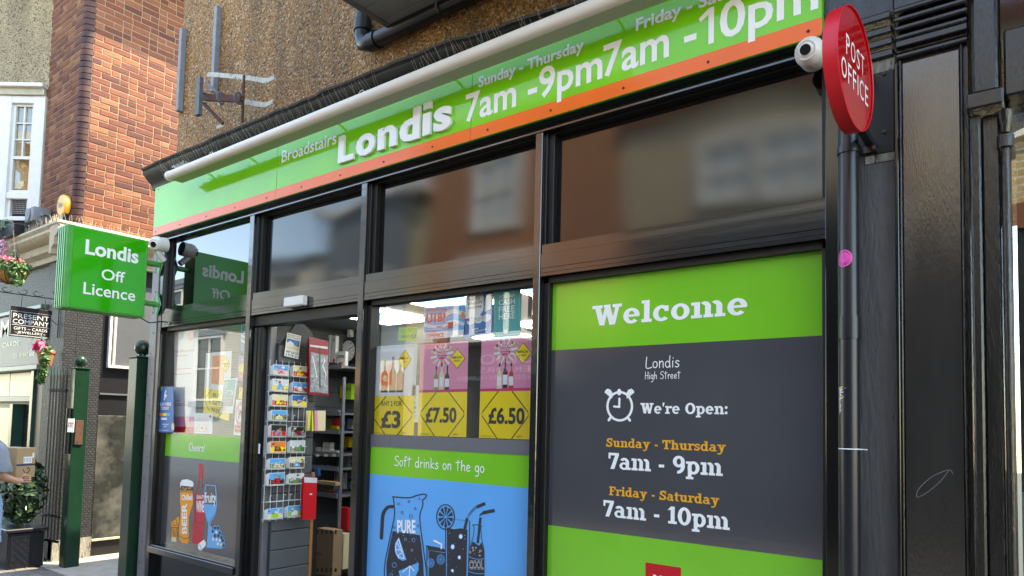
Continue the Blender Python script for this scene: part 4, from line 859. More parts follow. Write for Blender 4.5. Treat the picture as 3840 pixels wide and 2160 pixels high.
# ------------------------------------------------------------------ projecting box sign
SX = -5.716; SP = PlX(SX)
sy0, sy1, sz0, sz1 = -0.70, -0.15, 2.475, 3.083
sg = thing('projecting_sign', 'green projecting box sign reading Londis Off Licence on two arms', 'sign', (SX, -0.42, 2.78))
MB().box(SX - 0.17, SX - 0.004, sy0 - 0.03, sy1, sz0 - 0.008, sz1 + 0.008, 'sign_side_green').build('casing', sg, bevel=0.006)
rb = MB()
for i in range(4): rb.box(SX - 0.155 + i * 0.036, SX - 0.137 + i * 0.036, sy0 - 0.036, sy0 - 0.03, sz0, sz1, 'sign_side_green')
rb.build('side_rib', sg, bevel=0.003, kind='stuff')
MB().box(SX - 0.003, SX + 0.001, sy0 + 0.012, sy1 - 0.012, sz0 + 0.006, sz1 - 0.006, 'sign_face_green').build('sign_face', sg)
MB().box(SX - 0.02, SX + 0.004, sy0 - 0.01, sy0 + 0.011, sz0 - 0.004, sz1 + 0.004, 'sign_side_green').box(SX - 0.02, SX + 0.004, sy1 - 0.012, sy1, sz0 - 0.004, sz1 + 0.004, 'sign_side_green').build('trim', sg, bevel=0.002)
c2_ = lambda x, y: (x * .4831, 700 + y * .4831)
SQ = PlX(SX + 0.001)
def st_(txt, LB, Rr, T, **kw):
    a0, b0 = SQ.px(*c2_(*LB)); a1 = SQ.px(*c2_(*Rr))[0]; b1 = SQ.px(*c2_(*T))[1]; q = MB(); text(q, SQ, txt, a0, b0, a1, b1, 'letter_white', **kw); q.build('lettering', sg)
st_('Londis', (660, 523), (1075, 560), (663, 405), bold=0.03); st_('Off', (785, 720), (968, 740), (785, 632), bold=0.012); st_('Licence', (645, 832), (1048, 870), (648, 738), bold=0.012)
for z in (2.93, 2.60):
    MB().cyl((SX - 0.08, sy1, z), (SX - 0.08, -0.012, z), 0.022, 'sign_side_green', 14).build('arm', sg, smooth=True)
    MB().extr([(SX - 0.08 + 0.055 * math.cos(t), z + 0.085 * math.sin(t)) for t in np.linspace(0, 2 * math.pi, 5)[:-1]], 'y', -0.022, -0.011, 'pale_green').build('wall_plate', sg, bevel=0.008)
MB().tube([(SX - 0.12, sy1 - 0.02, 2.50), (SX - 0.06, -0.08, 2.44), (SX + 0.06, -0.03, 2.45), (SX + 0.1, -0.01, 2.44)], 0.005, 'gasket', 6).build('power_cable', sg)

# ------------------------------------------------------------------ dome cameras
def dome(x, y, z, label, aim, r=0.055):
    t = thing('security_camera', label, 'camera', (x, y, z)); av = Vector(aim).normalized()
    MB().cyl((x, y + r * 1.15, z + r * .1), (x, y + r * .25, z), r * 0.96, 'white_plastic', 22).build('mount', t, smooth=True)
    MB().sphere((x, y, z), r, 'white_plastic', 24).build('housing', t, smooth=True)
    p = Vector((x, y, z)) + av * r * 0.93
    MB().cyl(p - av * 0.012, p + av * 0.006, r * .36, 'lens_dark', 20).build('lens', t, smooth=True)
    a = av.orthogonal().normalized(); b = av.cross(a)
    MB().tube([Vector((x, y, z)) + av * r * 0.82 + (a * math.cos(q) + b * math.sin(q)) * r * 0.62 for q in np.linspace(0, 2 * math.pi, 21)[:-1]], 0.0035, 'white_plastic', 6, closed=True).build('lens_ring', t, smooth=True)
    return t
p = PlY(-0.09).px(590, 915); dome(p[0], -0.09, p[1], 'white dome camera at the corner post above the box sign arms', (0.55, -0.78, -0.30), 0.062)
MB().cyl((p[0] - 0.01, -0.09, p[1] - 0.05), (p[0] - 0.02, -0.02, p[1] - 0.12), 0.024, 'white_plastic', 14).build('stem')
bpy.data.objects['stem'].parent = bpy.data.objects['security_camera']; bpy.data.objects['stem'].matrix_parent_inverse = Matrix.Translation(-Vector((p[0], -0.09, p[1])))
p = PlY(-0.07).px(3040, 200); dome(p[0], -0.08, p[1], 'white dome camera between the orange stripe and the red round sign', (-0.05, -0.92, -0.22), 0.054)

# ------------------------------------------------------------------ round red sign
PX_ = -0.4737; yc, zc_, rr, ph_ = -0.3667, 2.8494, 0.1936, 0.072; TH = 0.043
class Disc:   # local plane of the round sign: a outwards to inwards, b up; the sign hangs a few degrees askew
    def m(s, a, b, l=0.0): return (PX_ + a * math.sin(ph_) + l * math.cos(ph_), yc + a * math.cos(ph_) - l * math.sin(ph_), zc_ + b)
DS = Disc()
po = thing('round_sign', 'round red double sided sign reading POST OFFICE beside the downpipe', 'sign', (PX_, yc, zc_))
n = 72; q = MB(); cs_ = [(rr * math.cos(2 * math.pi * i / n), rr * math.sin(2 * math.pi * i / n)) for i in range(n)]
q.add([DS.m(a, b, -TH) for a, b in cs_] + [DS.m(a, b, 0) for a, b in cs_], [(i, (i + 1) % n, n + (i + 1) % n, n + i) for i in range(n)] + [tuple(range(n))[::-1]], 'red_rim')
q.build('rim', po, smooth=True)
q = MB(); q.poly(DS, [(a * .985, b * .985) for a, b in cs_], 'red_enamel', -0.003); q.build('sign_face', po)
MB().tube([DS.m(a * .992, b * .992, 0) for a, b in cs_], 0.0026, 'red_rim', 6, closed=True).build('edge_bead', po, smooth=True)
def word(s_, a0, a1, b0, b1):
    """thin wide spaced capitals"""
    wd = {'P': .75, 'O': 1.0, 'S': .72, 'T': .78, 'F': .66, 'I': .16, 'C': .88, 'E': .68}; gap = .30; tot = sum(wd[c] for c in s_) + gap * (len(s_) - 1); x = a0; k = (a1 - a0) / tot; q = MB()
    for c in s_: text(q, DS, c, x, b0, x + wd[c] * k, b1, 'letter_white', lift=-0.0015, bold=0.002); x += (wd[c] + gap) * k
    q.build('lettering', po)
word('POST', -.098, .094, .012, .078); word('OFFICE', -.146, .138, -.075, -.009)
for dz in (-0.12, 0.12): MB().box(PX_ - 0.035, PX_ - 0.012, yc + rr - 0.03, -0.014, zc_ + dz - .012, zc_ + dz + .012, 'black_paint').build('bracket', po)

# ------------------------------------------------------------------ downpipe and right hand shopfront
dp = thing('downpipe', 'glossy black downpipe running down beside the welcome window', 'pipe', (-0.562, -0.055, 0))
MB().cyl((-0.562, -0.055, 0), (-0.562, -0.055, 3.05), 0.034, 'black_plastic_pipe', 28).build('pipe', dp, smooth=True)
MB().cyl((-0.562, -0.055, 2.02), (-0.562, -0.055, 2.10), 0.0375, 'black_plastic_pipe', 28).build('socket', dp, smooth=True)
zcl = PlY(-0.055).px(3190, 565)[1]
MB().cyl((-0.562, -0.055, zcl - 0.012), (-0.562, -0.055, zcl + 0.012), 0.039, 'black_plastic_pipe', 28).box(-0.535, -0.475, -0.035, -0.022, zcl - 0.012, zcl + 0.012, 'black_plastic_pipe').cyl((-0.482, -0.045, zcl), (-0.482, -0.02, zcl), 0.007, 'rust', 10).build('clip', dp, smooth=True)
zt_ = PlY(-0.09).px(3180, 1684)[1]
tag(MB().tube([(-0.562 + 0.036 * math.cos(t), -0.055 + 0.036 * math.sin(t), zt_) for t in np.linspace(math.pi, 2 * math.pi, 10)] + [(-0.505, -0.06, zt_ - 0.001)], 0.0022, 'letter_white', 6).build('cable_tie', smooth=True), 'thin white cable tie round the lower part of the black downpipe', 'cable tie')
class Pipe:   # wraps round the downpipe; a = angle across, b = height
    def m(s, a, b, l=0.0): return (-0.562 + (0.0348 + l) * math.cos(a), -0.055 + (0.0348 + l) * math.sin(a), b)
zs_ = PlY(-0.09).px(3168, 968)[1]
sm = thing('smiley_sticker', 'round pink sticker with a hand drawn smiling face on the downpipe', 'sticker', (-0.562, -0.09, zs_))
ac = R(252); q = MB(); cs = Pipe(); N_ = 10
for i in range(N_):
    for j in range(24):
        f = lambda r_i, k: (ac + r_i / N_ * 0.029 * math.cos(2 * math.pi * k / 24) / 0.0348, zs_ + r_i / N_ * 0.031 * math.sin(2 * math.pi * k / 24))
        q.poly(cs, [f(i, j), f(i + 1, j), f(i + 1, j + 1), f(i, j + 1)], 'smiley', 0.0004)
q.build('sticker_face', sm)
q = MB(); sa = lambda x, y: (ac + x / 0.0348, zs_ + y)
q.stroke(cs, [sa(0.022 * math.cos(t), 0.024 * math.sin(t)) for t in np.linspace(0, 6.28, 25)[:-1]], 0.0026, 'ink', 0.0007, closed=True); q.stroke(cs, [sa(0.016 * math.cos(t), 0.018 * math.sin(t)) for t in np.linspace(R(200), R(350), 12)], 0.0026, 'ink', 0.0008, caps=False)
for x in (-0.006, 0.004): q.stroke(cs, [sa(x, 0.003), sa(x + 0.001, 0.010)], 0.004, 'ink', 0.0008, caps=False)
q.build('smile_drawing', sm)
q = MB(); r4 = random.Random(11); zl = PlY(-0.09).px(3160, 1450)[1]; zl2 = PlY(-0.09).px(3160, 1555)[1]
L_ = [zl - (zl - zl2) * i / 22 for i in range(23)]
for i in range(22):
    w0, w1 = r4.uniform(0.2, 0.75) * (1.3 - i / 22), r4.uniform(0.2, 0.75) * (1.3 - i / 22)
    q.poly(cs, [(R(215), L_[i]), (R(215) + w0, L_[i] + 0.001), (R(215) + w1 * .7, L_[i + 1] + 0.002), (R(215), L_[i + 1])], 'p_white' if i % 7 else 'p_yellow', 0.0005)
tag(q.build('torn_sticker'), 'torn remains of a white and yellow sticker on the downpipe', 'sticker')

rs = thing('dark_shopfront', 'glossy black timber shopfront with tall panelled pilaster at the right', 'shopfront', (0.2, 0, 0))
MB().box(-0.605, 3.5, 0.0, 0.5, 0, 0.3, 'black_paint').build('plinth', rs)
MB().box(-0.61, -0.417, -0.012, 0.35, 0.0, 3.02, 'timber_grey').build('grey_board', rs, bevel=0.004)
MB().box(-0.655, -0.418, -0.02, 0.1, 3.19, 3.62, 'timber_gloss').build('fascia_return', rs, bevel=0.004)
for z_, d_ in ((3.03, .03), (3.065, .045), (3.10, .06), (3.14, .085)): MB().box(-0.648, -0.418, -d_, 0.1, z_, z_ + .03, 'timber_gloss').build('return_moulding', rs, bevel=0.006)
MB().box(-0.51, -0.42, -0.020, -0.013, *sorted((PlY(-.02).px(3330, 570)[1], PlY(-.02).px(3330, 262)[1])), 'black_paint').build('backing_plate', rs, bevel=0.002)
za_, zb2 = PlY(-.02).px(3330, 570)[1], PlY(-.02).px(3330, 600)[1]
MB().box(-0.515, -0.419, -0.016, -0.0125, zb2, za_, 'timber_bare').build('bare_wood_patch', rs); MB().box(-0.515, -0.419, -0.016, -0.0125, PlY(-.02).px(3330, 262)[1], PlY(-.02).px(3330, 185)[1], 'timber_bare').build('bare_wood_patch', rs)
bl = MB()
for u, v in ((3315, 275), (3315, 492), (3215, 510)): x, z = PlY(-.025).px(u, v); bl.cyl((x, -0.028, z), (x, -0.019, z), 0.006, 'rust', 10)
bl.build('bolt', rs, smooth=True, kind='stuff')
MB().box(-0.416, -0.405, -0.045, 0.0, 0, 2.99, 'black_frame').build('edge_strip', rs, bevel=0.002)
Q_ = PlY(-0.03); zpt = Q_.px(3500, 205)[1]
MB().box(-0.404, -0.20, -0.02, 0.3, 0, 3.3, 'timber_gloss').build('pilaster', rs)
MB().box(-0.395, -0.222, -0.027, -0.02, 0.5, zpt, 'timber_panel').build('pilaster_panel', rs, bevel=0.004)
for a, b in ((-0.404, -0.396), (-0.221, -0.213)): MB().box(a, b, -0.036, -0.02, 0.3, zpt + 0.01, 'timber_gloss').build('pilaster_moulding', rs, bevel=0.003)
for i, (z, d) in enumerate(((zpt + 0.012, 0.045), (zpt + 0.035, 0.03), (zpt + 0.075, 0.055), (zpt + 0.10, 0.07), (zpt + 0.125, 0.085), (zpt + 0.15, 0.10))):
    MB().box(-0.412, -0.195, -d, 0.0, z, z + (0.018 if i != 1 else 0.036), 'timber_gloss').build('capital_moulding', rs, bevel=0.005)
MB().box(-0.41, -0.197, -0.05, 0.0, zpt + 0.05, zpt + 0.073, 'timber_gloss').build('frieze_block', rs, bevel=0.003)
MB().box(-0.41, -0.197, -0.09, 0.0, zpt + 0.168, 3.6, 'timber_gloss').build('capital_block', rs, bevel=0.004)
MB().box(-0.194, -0.165, -0.055, 0.2, 0, 2.74, 'timber_gloss').build('architrave', rs, bevel=0.006); MB().box(-0.164, -0.115, -0.035, 0.2, 0, 2.74, 'timber_gloss').build('architrave', rs, bevel=0.006)
MB().box(-0.20, -0.10, -0.10, 0.2, 2.745, 2.80, 'timber_gloss').build('architrave_cap', rs, bevel=0.006)
MB().box(-0.185, -0.115, -0.075, 0.2, 2.802, 3.6, 'timber_gloss').build('upper_block', rs, bevel=0.008)
MB().box(-0.10, 3.4, -0.06, 0.2, 2.78, 3.0, 'timber_gloss').build('shop_lintel', rs, bevel=0.006)
MB().box(-0.11, 3.4, 0.02, 0.2, 3.0, 3.8, 'black_gloss').build('signboard', rs)
MB().cyl((-0.100, -0.03, 0.3), (-0.100, -0.03, 2.62), 0.012, 'timber_gloss', 16).cyl((-0.100, -0.03, 2.62), (-0.100, -0.03, 2.66), 0.024, 'timber_gloss', 16).cyl((-0.100, -0.03, 2.67), (-0.100, -0.03, 2.74), 0.012, 'timber_gloss', 16, r1=0.024).build('slender_column', rs, smooth=True)
MB().box(-0.11, -0.088, 0.0, 0.08, 0.3, 2.78, 'black_frame').build('window_frame', rs, bevel=0.003)
MB().box(-0.088, 3.3, 0.03, 0.036, 0.3, 2.78, 'old_glass').build('window_glass', rs)
MB().box(-0.088, 3.3, 0.5, 0.55, 0.3, 2.78, 'mesh_dark').build('dark_backing', rs)  # dark sheet added so the inside stays dark and glass reflections show
tag(MB().box(-0.08, 0.2, 0.2, 0.21, 0.6, 1.5, 'p_grey').build('fern_poster'), 'dark picture board standing inside the right hand window', 'poster')
sc = MB(); C3 = Crop(PlY(-0.028), 3000, 900, .8696)
sc.stroke(C3, catmull([(640, 990), (570, 1020), (515, 1070), (503, 1100), (512, 1108), (560, 1080), (610, 1035), (645, 992), (660, 1010)]), 1.6, 'p_grey', 0.0003, caps=False)
tag(sc.build('scratch_mark'), 'thin pale scratched loop on the lower part of the black pilaster', 'graffiti')

# ------------------------------------------------------------------ bay above, waste pipe
bay = thing('oriel_bay', 'projecting first floor bay with grey boarded underside', 'bay', (-1.6, -0.3, 4.1))
zbay = PlY(0.1).px(1500, 115)[1]; xb = PlY(0.1).px(1500, 115)[0]
for i in range(6): MB().box(xb + 0.0, 3.0, -0.76 + i * 0.146, -0.62 + i * 0.146, zbay, zbay + 0.03, 'soffit_board').build('soffit_board', bay, bevel=0.003)
MB().box(xb, 3.0, -0.76, 0.118, zbay + 0.032, 5.7, 'white_paint').build('wall', bay)
MB().box(xb - 0.03, xb - 0.001, -0.78, 0.118, zbay - 0.01, zbay + 0.2, 'grey_metal').build('edge_trim', bay); MB().box(xb - 0.03, 3.0, -0.79, -0.762, zbay - 0.01, zbay + 0.2, 'grey_metal').build('edge_trim', bay)
wpz = PlY(0.05).px(1400, 150)[1] - 0.0; wx = PlY(0.05).px(1355, 100)[0]
wpp = thing('waste_pipe', 'black plastic waste pipe turning below the grey bay underside', 'pipe', (wx, 0.05, 4.0))
MB().tube([(wx, 0.06, 5.2), (wx, 0.06, wpz + 0.06), (wx + 0.015, 0.06, wpz + 0.015), (wx + 0.06, 0.06, wpz)] + [(wx + 0.5 * i, 0.06, wpz + 0.004 * i) for i in range(1, 7)], 0.048, 'black_plastic_pipe', 18).build('pipe', wpp, smooth=True)
MB().cyl((wx, 0.06, wpz + 0.10), (wx, 0.06, wpz + 0.17), 0.056, 'black_plastic_pipe', 18).cyl((wx + 0.08, 0.06, wpz), (wx + 0.15, 0.06, wpz), 0.056, 'black_plastic_pipe', 18).build('socket', wpp, smooth=True)
xk = PlY(0.0).px(1630, 60)[0]; MB().tube([(xk, 0.06 + 0.056 * math.cos(t), wpz + 0.056 * math.sin(t)) for t in np.linspace(R(-30), R(230), 12)] + [(xk, 0.02, zbay)], 0.008, 'steel_grey', 8).build('clip', wpp, smooth=True)

# ------------------------------------------------------------------ old sign bracket and cable covers on the pebbledash
PB = PlY(0.115)
for (u0, v0, u1, v1), lab in (((695, 112, 672, 425), 'short grey strip of cable cover on the pebbledash beside the red brick'), ((826, 30, 808, 350), 'tall grey strip of cable cover on the pebbledash behind the old bracket')):
    x, z1 = PB.px(u0, v0); z0 = PB.px(u1, v1)[1]; tag(MB().box(x - 0.022, x + 0.022, 0.075, 0.12, z0, z1, 'conduit_grey').build('cable_cover', bevel=0.003), lab, 'cable cover')
br = thing('old_sign_bracket', 'rusty old sign bracket of flat bars on the pebbledash wall', 'bracket', (-4.9, 0.0, 4.3))
C9 = Crop(PB, 640, 220, 460 / 1960)
CY = lambda x, y, Y: (lambda p: (p[0], Y, p[1]))(PlY(Y).px(*C9.uv(x, y)))
def bar(pts, Y, w_, m, name, thick=0.006):
    ps = [CY(x, y, Y) for x, y in pts]; q = MB()
    for a, b in zip(ps[:-1], ps[1:]):
        a = Vector(a); b = Vector(b); d = (b - a).normalized(); nn = Vector((0, -1, 0)); s_ = d.cross(nn).normalized() * w_ / 2; tt = nn * thick
        q.add([a - s_, a + s_, b + s_, b - s_, a - s_ + tt, a + s_ + tt, b + s_ + tt, b - s_ + tt], [(0, 1, 2, 3), (4, 7, 6, 5), (0, 4, 5, 1), (1, 5, 6, 2), (2, 6, 7, 3), (3, 7, 4, 0)], m)
    return q.build(name, br, bevel=0.0015)
bar([(595, 255), (780, 265), (1180, 300), (1540, 360), (1660, 300)], -0.02, 0.035, 'flaking_white', 'flat_bar'); bar([(1190, 700), (1520, 745), (1640, 690)], -0.02, 0.035, 'flaking_white', 'flat_bar')
bar([(500, 320), (475, 920)], -0.16, 0.055, 'steel_grey', 'hanging_plate', 0.03); bar([(540, 625), (1150, 655)], -0.10, 0.05, 'rust', 'cross_bar', 0.02)
bar([(570, 380), (770, 570)], -0.08, 0.022, 'steel_grey', 'stay'); bar([(545, 725), (850, 1045)], -0.08, 0.026, 'rust', 'stay', 0.012); bar([(1185, 270), (1155, 1030)], -0.06, 0.02, 'rust', 'upright', 0.012)
for x in (575, 850, 1125):
    p = CY(x, 650, -0.11); MB().tube([(p[0], p[1] - 0.02 + 0.03 * math.cos(t), p[2] + 0.04 * math.sin(t)) for t in np.linspace(0, 5.5, 14)], 0.007, 'steel_grey', 8).build('clamp', br, smooth=True)
bar([(790, 700), (770, 745)], -0.0, 0.03, 'flaking_white', 'flat_bar'); bar([(740, 1100), (860, 1060)], 0.05, 0.03, 'flaking_white', 'foot')

# ------------------------------------------------------------------ posters behind the glass
GI = PlY(0.083)
k3 = .4831; P3 = lambda x, y: (1300 + x * k3, 1020 + y * k3)
kc = 400 / 1317; PC = lambda x, y: (560 + x * kc, 1200 + y * kc)
def poster(name, label, cvt, tl, tr, brr, bl_, col, cat='poster', pl=None, group=None):
    pl = pl or GI; Qd = Quad(pl, cvt(*tl), cvt(*tr), cvt(*brr), cvt(*bl_)); c = Vector(pl.m(*Qd.ab(.5, .5)))
    t = thing(name, label, cat, c, group=group); q = MB(); q.rect(Qd, 0, 0, 1, 1, col, 0.0); f = len(q.v)
    q.add([Qd.m(a, b, -0.0006) for a, b in ((0, 0), (1, 0), (1, 1), (0, 1))], [(3, 2, 1, 0)], col)
    q.build('sheet', t); return t, Qd, MB()
def diamond(a, Q, cx, cy, rx, ry, m, lift): a.poly(Q, [(cx - rx, cy), (cx, cy - ry), (cx + rx, cy), (cx, cy + ry)], m, lift)
def bottle(a, Q, cx, y0, h, w, body, label='p_white', cap='p_black', liquid=None):
    a.poly(Q, [(cx - w, y0), (cx + w, y0), (cx + w, y0 + h * .55), (cx + w * .35, y0 + h * .70), (cx + w * .32, y0 + h * .9), (cx - w * .32, y0 + h * .9), (cx - w * .35, y0 + h * .70), (cx - w, y0 + h * .55)], body, 0.0005)
    a.rect(Q, cx - w * .36, y0 + h * .84, cx + w * .36, y0 + h, cap, 0.0007); a.rect(Q, cx - w * .95, y0 + h * .12, cx + w * .95, y0 + h * .46, label, 0.0007)
def price(t, Q, a, txt, x0, x1, split, pre=None, dy0=.30, dy1=.66):
    S_ = split
    a.rect(Q, 0, 0, 1, S_, 'p_yellow', 0.0003)
    cx = .5; pts = [(.20, S_ * 1.0), (-.02 + .07, S_ * .55), (.07, S_ * .45), (.36, 0)]
    a.stroke(Q, [(.37, S_), (.06, S_ * .56), (.05, S_ * .48), (.36, 0.0)], 0.014, 'p_black', 0.0006, caps=False); a.stroke(Q, [(.63, S_), (.94, S_ * .56), (.95, S_ * .48), (.64, 0.0)], 0.014, 'p_black', 0.0006, caps=False)
    text(a, Q, txt, x0, S_ * dy0, x1, S_ * dy1, 'p_black', lift=0.0009, bold=0.035)
    if pre: text(a, Q, pre, .25, S_ * .74, .72, S_ * .87, 'p_black', lift=0.0009, bold=0.015)
    text(a, Q, '@fX', .74, S_ * .03, .84, S_ * .075, 'p_black', lift=0.0009); a.rect(Q, .03, S_ * .05, .25, S_ * .056, 'p_olive', 0.0009); a.rect(Q, .03, S_ * .03, .33, S_ * .036, 'p_olive', 0.0009)
def mega(a, Q, cx, cy, rx, ry):
    diamond(a, Q, cx, cy, rx, ry, 'p_black', 0.0009); diamond(a, Q, cx, cy, rx * .92, ry * .93, 'p_yellow', 0.0012)
    text(a, Q, 'MEGA', cx - rx * .62, cy + ry * .02, cx + rx * .62, cy + ry * .26, 'p_black', lift=0.0016, bold=0.025); text(a, Q, 'DEALS', cx - rx * .42, cy - ry * .28, cx + rx * .42, cy - ry * .10, 'p_black', lift=0.0016, bold=0.015)
t, Q, a = poster('offer_poster', 'white and yellow offer poster with brown drink bottles reading ANY 2 FOR 3 pounds', P3, (190, 580), (550, 555), (520, 1268), (180, 1258), 'p_pale', group='offer posters in the drinks window')
a.rect(Q, 0, 0, .93, .965, 'p_white', 0.0002)
price(t, Q, a, '\u00a33', .26, .70, .43, 'ANY 2 FOR', .16, .62); mega(a, Q, .75, .83, .14, .115)
for cx, h in ((.32, .36), (.5, .40), (.66, .36)): bottle(a, Q, cx, .47, h, .075, 'p_brown', 'p_dkred', 'p_grey')
a.build('print', t)
t, Q, a = poster('offer_poster', 'pink and yellow wine offer poster priced 7.50 in the middle of the window', P3, (573, 565), (945, 535), (928, 1283), (552, 1270), 'p_pink', group='offer posters in the drinks window')
price(t, Q, a, '\u00a37.50', .16, .80, .47); mega(a, Q, .79, .82, .16, .105)
def wine(a, Q, cx, cols):
    for i in range(12): th = R(i * 30 + 10); a.stroke(Q, [(cx - .0 + .09 * math.cos(th), .87 + .06 * math.sin(th)), (cx + .24 * math.cos(th), .87 + .13 * math.sin(th))], .022, 'p_cream' if i % 2 else 'p_white', 0.0003, caps=False)
    a.disc(Q, cx, .88, .11, .055, 'p_magenta', 0.0007); text(a, Q, 'WINE &', cx - .09, .905, cx + .09, .93, 'p_white', lift=0.0012, bold=0.03); text(a, Q, 'COCKTAIL', cx - .135, .87, cx + .135, .898, 'p_white', lift=0.0012, bold=0.03); text(a, Q, 'FESTIVAL', cx - .08, .845, cx + .08, .862, 'p_white', lift=0.0012)
    for i, c in enumerate(cols): bottle(a, Q, cx - .11 + i * .115, .495 + .006 * (i == 1), .26 + .03 * (i == 1), .045, c, 'p_white', 'p_black' if c != 'p_pink' else 'p_red')
    for x, y, c in ((cx - .17, .93, 'p_brown'), (cx + .13, .95, 'p_green'), (cx + .20, .93, 'p_lime'), (cx - .1, .96, 'p_red'), (cx, .81, 'p_orange')): a.disc(Q, x, y, .02, .015, c, 0.0006, 10)
wine(a, Q, .47, ['p_olive', 'p_cream', 'p_black'])
a.rect(Q, 0, .47, 1, .50, 'p_magenta', 0.0002); a.build('print', t)
t, Q, a = poster('offer_poster', 'pink and yellow wine offer poster priced 6.50 beside the right mullion', P3, (1047, 525), (1443, 500), (1430, 1300), (1027, 1288), 'p_pink', group='offer posters in the drinks window')
price(t, Q, a, '\u00a36.50', .18, .88, .47); mega(a, Q, .83, .84, .16, .105); wine(a, Q, .49, ['p_cream', 'p_black', 'p_red']); a.rect(Q, 0, .47, 1, .50, 'p_magenta', 0.0002); a.build('print', t)
t, Q, a = poster('age_warning_sign', 'clear window sign with red letters reading BUYING FOR AN U18 with a red bottle', P3, (600, 275), (925, 255), (905, 500), (600, 525), 'p_pale', 'sign')
a.rect(Q, 0, .0, 1, 1, 'p_sky', 0.0002); a.stroke(Q, catmull([(-.02, .75), (.4, .68), (.7, .82), (1.0, .7)]), .12, 'p_pale', 0.0003, caps=False); a.stroke(Q, catmull([(0, .45), (.4, .36), (.7, .5), (1.0, .38)]), .10, 'p_pale', 0.0003, caps=False); a.rect(Q, 0, 0, 1, .22, 'p_white', 0.0004)
text(a, Q, 'BUYING FOR AN', .06, .84, .56, .95, 'p_red', lift=0.0008, bold=0.01); text(a, Q, 'U18?', .06, .50, .54, .80, 'p_red', lift=0.0008, bold=0.04)
text(a, Q, 'IT\u2019S AN', .06, .20, .30, .28, 'p_red', lift=0.0008, bold=0.01); text(a, Q, 'OFFENCE', .06, .03, .52, .17, 'p_red', lift=0.0008, bold=0.02)
a.stroke(Q, [(.34, .36), (.44, .37), (.52, .46), (.78, .48), (.80, .38), (.78, .30), (.52, .28), (.44, .35)], .016, 'p_black', 0.0009); a.rect(Q, .60, .30, .76, .46, 'p_red', 0.0008); a.poly(Q, [(.33, .34), (.43, .34), (.43, .38), (.33, .38)], 'p_red', 0.001); a.disc(Q, .95, .66, .045, .12, 'p_orange', 0.0008, 16); a.build('print', t)
t, Q, a = poster('nicotine_poster', 'white and blue poster reading THE NEW WAY TO ENJOY NICOTINE', P3, (930, 150), (1135, 130), (1135, 470), (915, 520), 'p_blue')
a.poly(Q, [(0, 1), (0, .42), (.5, .42), (.66, .55), (.66, .86), (.42, 1)], 'p_white', 0.0003)
for s_, y0, y1, x1 in (('THE NEW', .85, .91, .60), ('WAY TO', .78, .84, .52), ('ENJOY', .68, .76, .64), ('NICOTINE', .61, .66, .60)): text(a, Q, s_, .10, y0, x1, y1, 'p_navy', lift=0.0008, bold=0.015)
for x in (.22, .50, .78): a.disc(Q, x, .36, .16, .085, 'p_pale' if x != .5 else 'p_white', 0.0006, 20)
text(a, Q, 'NORDIC', .38, .36, .62, .395, 'p_navy', lift=0.001); text(a, Q, 'SPIRIT', .42, .32, .58, .345, 'p_navy', lift=0.001)
a.poly(Q, [(.70, .5), (.92, .55), (.95, .8), (.85, .88), (.72, .8)], 'p_pale', 0.0006); text(a, Q, '100%', .28, .14, .50, .18, 'p_white', lift=0.0008, bold=0.02); text(a, Q, 'TOBACCO FREE', .30, .09, .80, .12, 'p_white', lift=0.0008, bold=0.02); a.rect(Q, .08, .36, .16, .42, 'p_red', 0.0009); a.build('print', t)
t, Q, a = poster('cash_poster', 'teal poster reading WITHDRAW CASH FREE HERE in white capitals', P3, (1140, 125), (1355, 100), (1350, 495), (1140, 510), 'p_teal')
for s_, y0, y1 in (('WITHDRAW', .77, .84), ('CASH', .64, .75), ('FREE', .49, .61), ('HERE', .35, .47)): text(a, Q, s_, .20, y0, .78, y1, 'p_white', lift=0.0008, bold=0.008)
a.stroke(Q, [(.05, .04), (.95, .04), (.95, .96), (.05, .96)], .008, 'p_pale', 0.0006, closed=True); a.disc(Q, .46, .10, .08, .045, 'p_pale', 0.0006, 14); a.build('print', t)
t, Q, a = poster('hygiene_sticker', 'lime green food hygiene rating sticker showing a 5 in a black circle', P3, (405, 432), (548, 425), (545, 528), (402, 532), 'p_lime', 'sticker')
text(a, Q, 'FOOD HYGIENE RATING', .04, .78, .96, .90, 'p_black', lift=0.0008); a.rect(Q, .03, .66, .97, .68, 'p_black', 0.0008)
for i in range(5): a.ring(Q, .12 + i * .14, .30, .045, .09, .02, 'p_green', 0.0008, 14); text(a, Q, str(i), .10 + i * .14, .26, .14 + i * .14, .35, 'p_green', lift=0.001)
a.disc(Q, .84, .32, .10, .19, 'p_black', 0.0008, 20); text(a, Q, '5', .80, .22, .88, .42, 'p_white', lift=0.0012, bold=0.03); a.build('print', t)
t, Q, a = poster('age_sticker', 'small white and blue sticker reading 18 plus at the left of the drinks window', P3, (175, 375), (242, 370), (235, 570), (170, 575), 'p_white', 'sticker')
a.rect(Q, 0, .32, 1, .74, 'p_blue', 0.0003); a.stroke(Q, [(.22, .38), (.80, .38), (.80, .68), (.22, .68)], .035, 'p_white', 0.0006, closed=True); text(a, Q, '18+', .30, .50, .72, .58, 'p_white', lift=0.0008, bold=0.03)
for y in (.10, .16, .22, .27): a.rect(Q, .15, y, .85, y + .012, 'p_grey', 0.0006)
a.disc(Q, .55, .86, .13, .05, 'p_grey', 0.0006, 12); a.build('print', t)
t, Q, a = poster('letter_strip', 'narrow white strip with letters running down between two offer posters', P3, (500, 880), (560, 880), (555, 1168), (495, 1165), 'p_white', 'label')
for i, ch in enumerate('RECEIPT'): text(a, Q, ch, .40, .88 - i * .13, .72, .96 - i * .13, 'p_grey', lift=0.0008)
a.build('print', t)
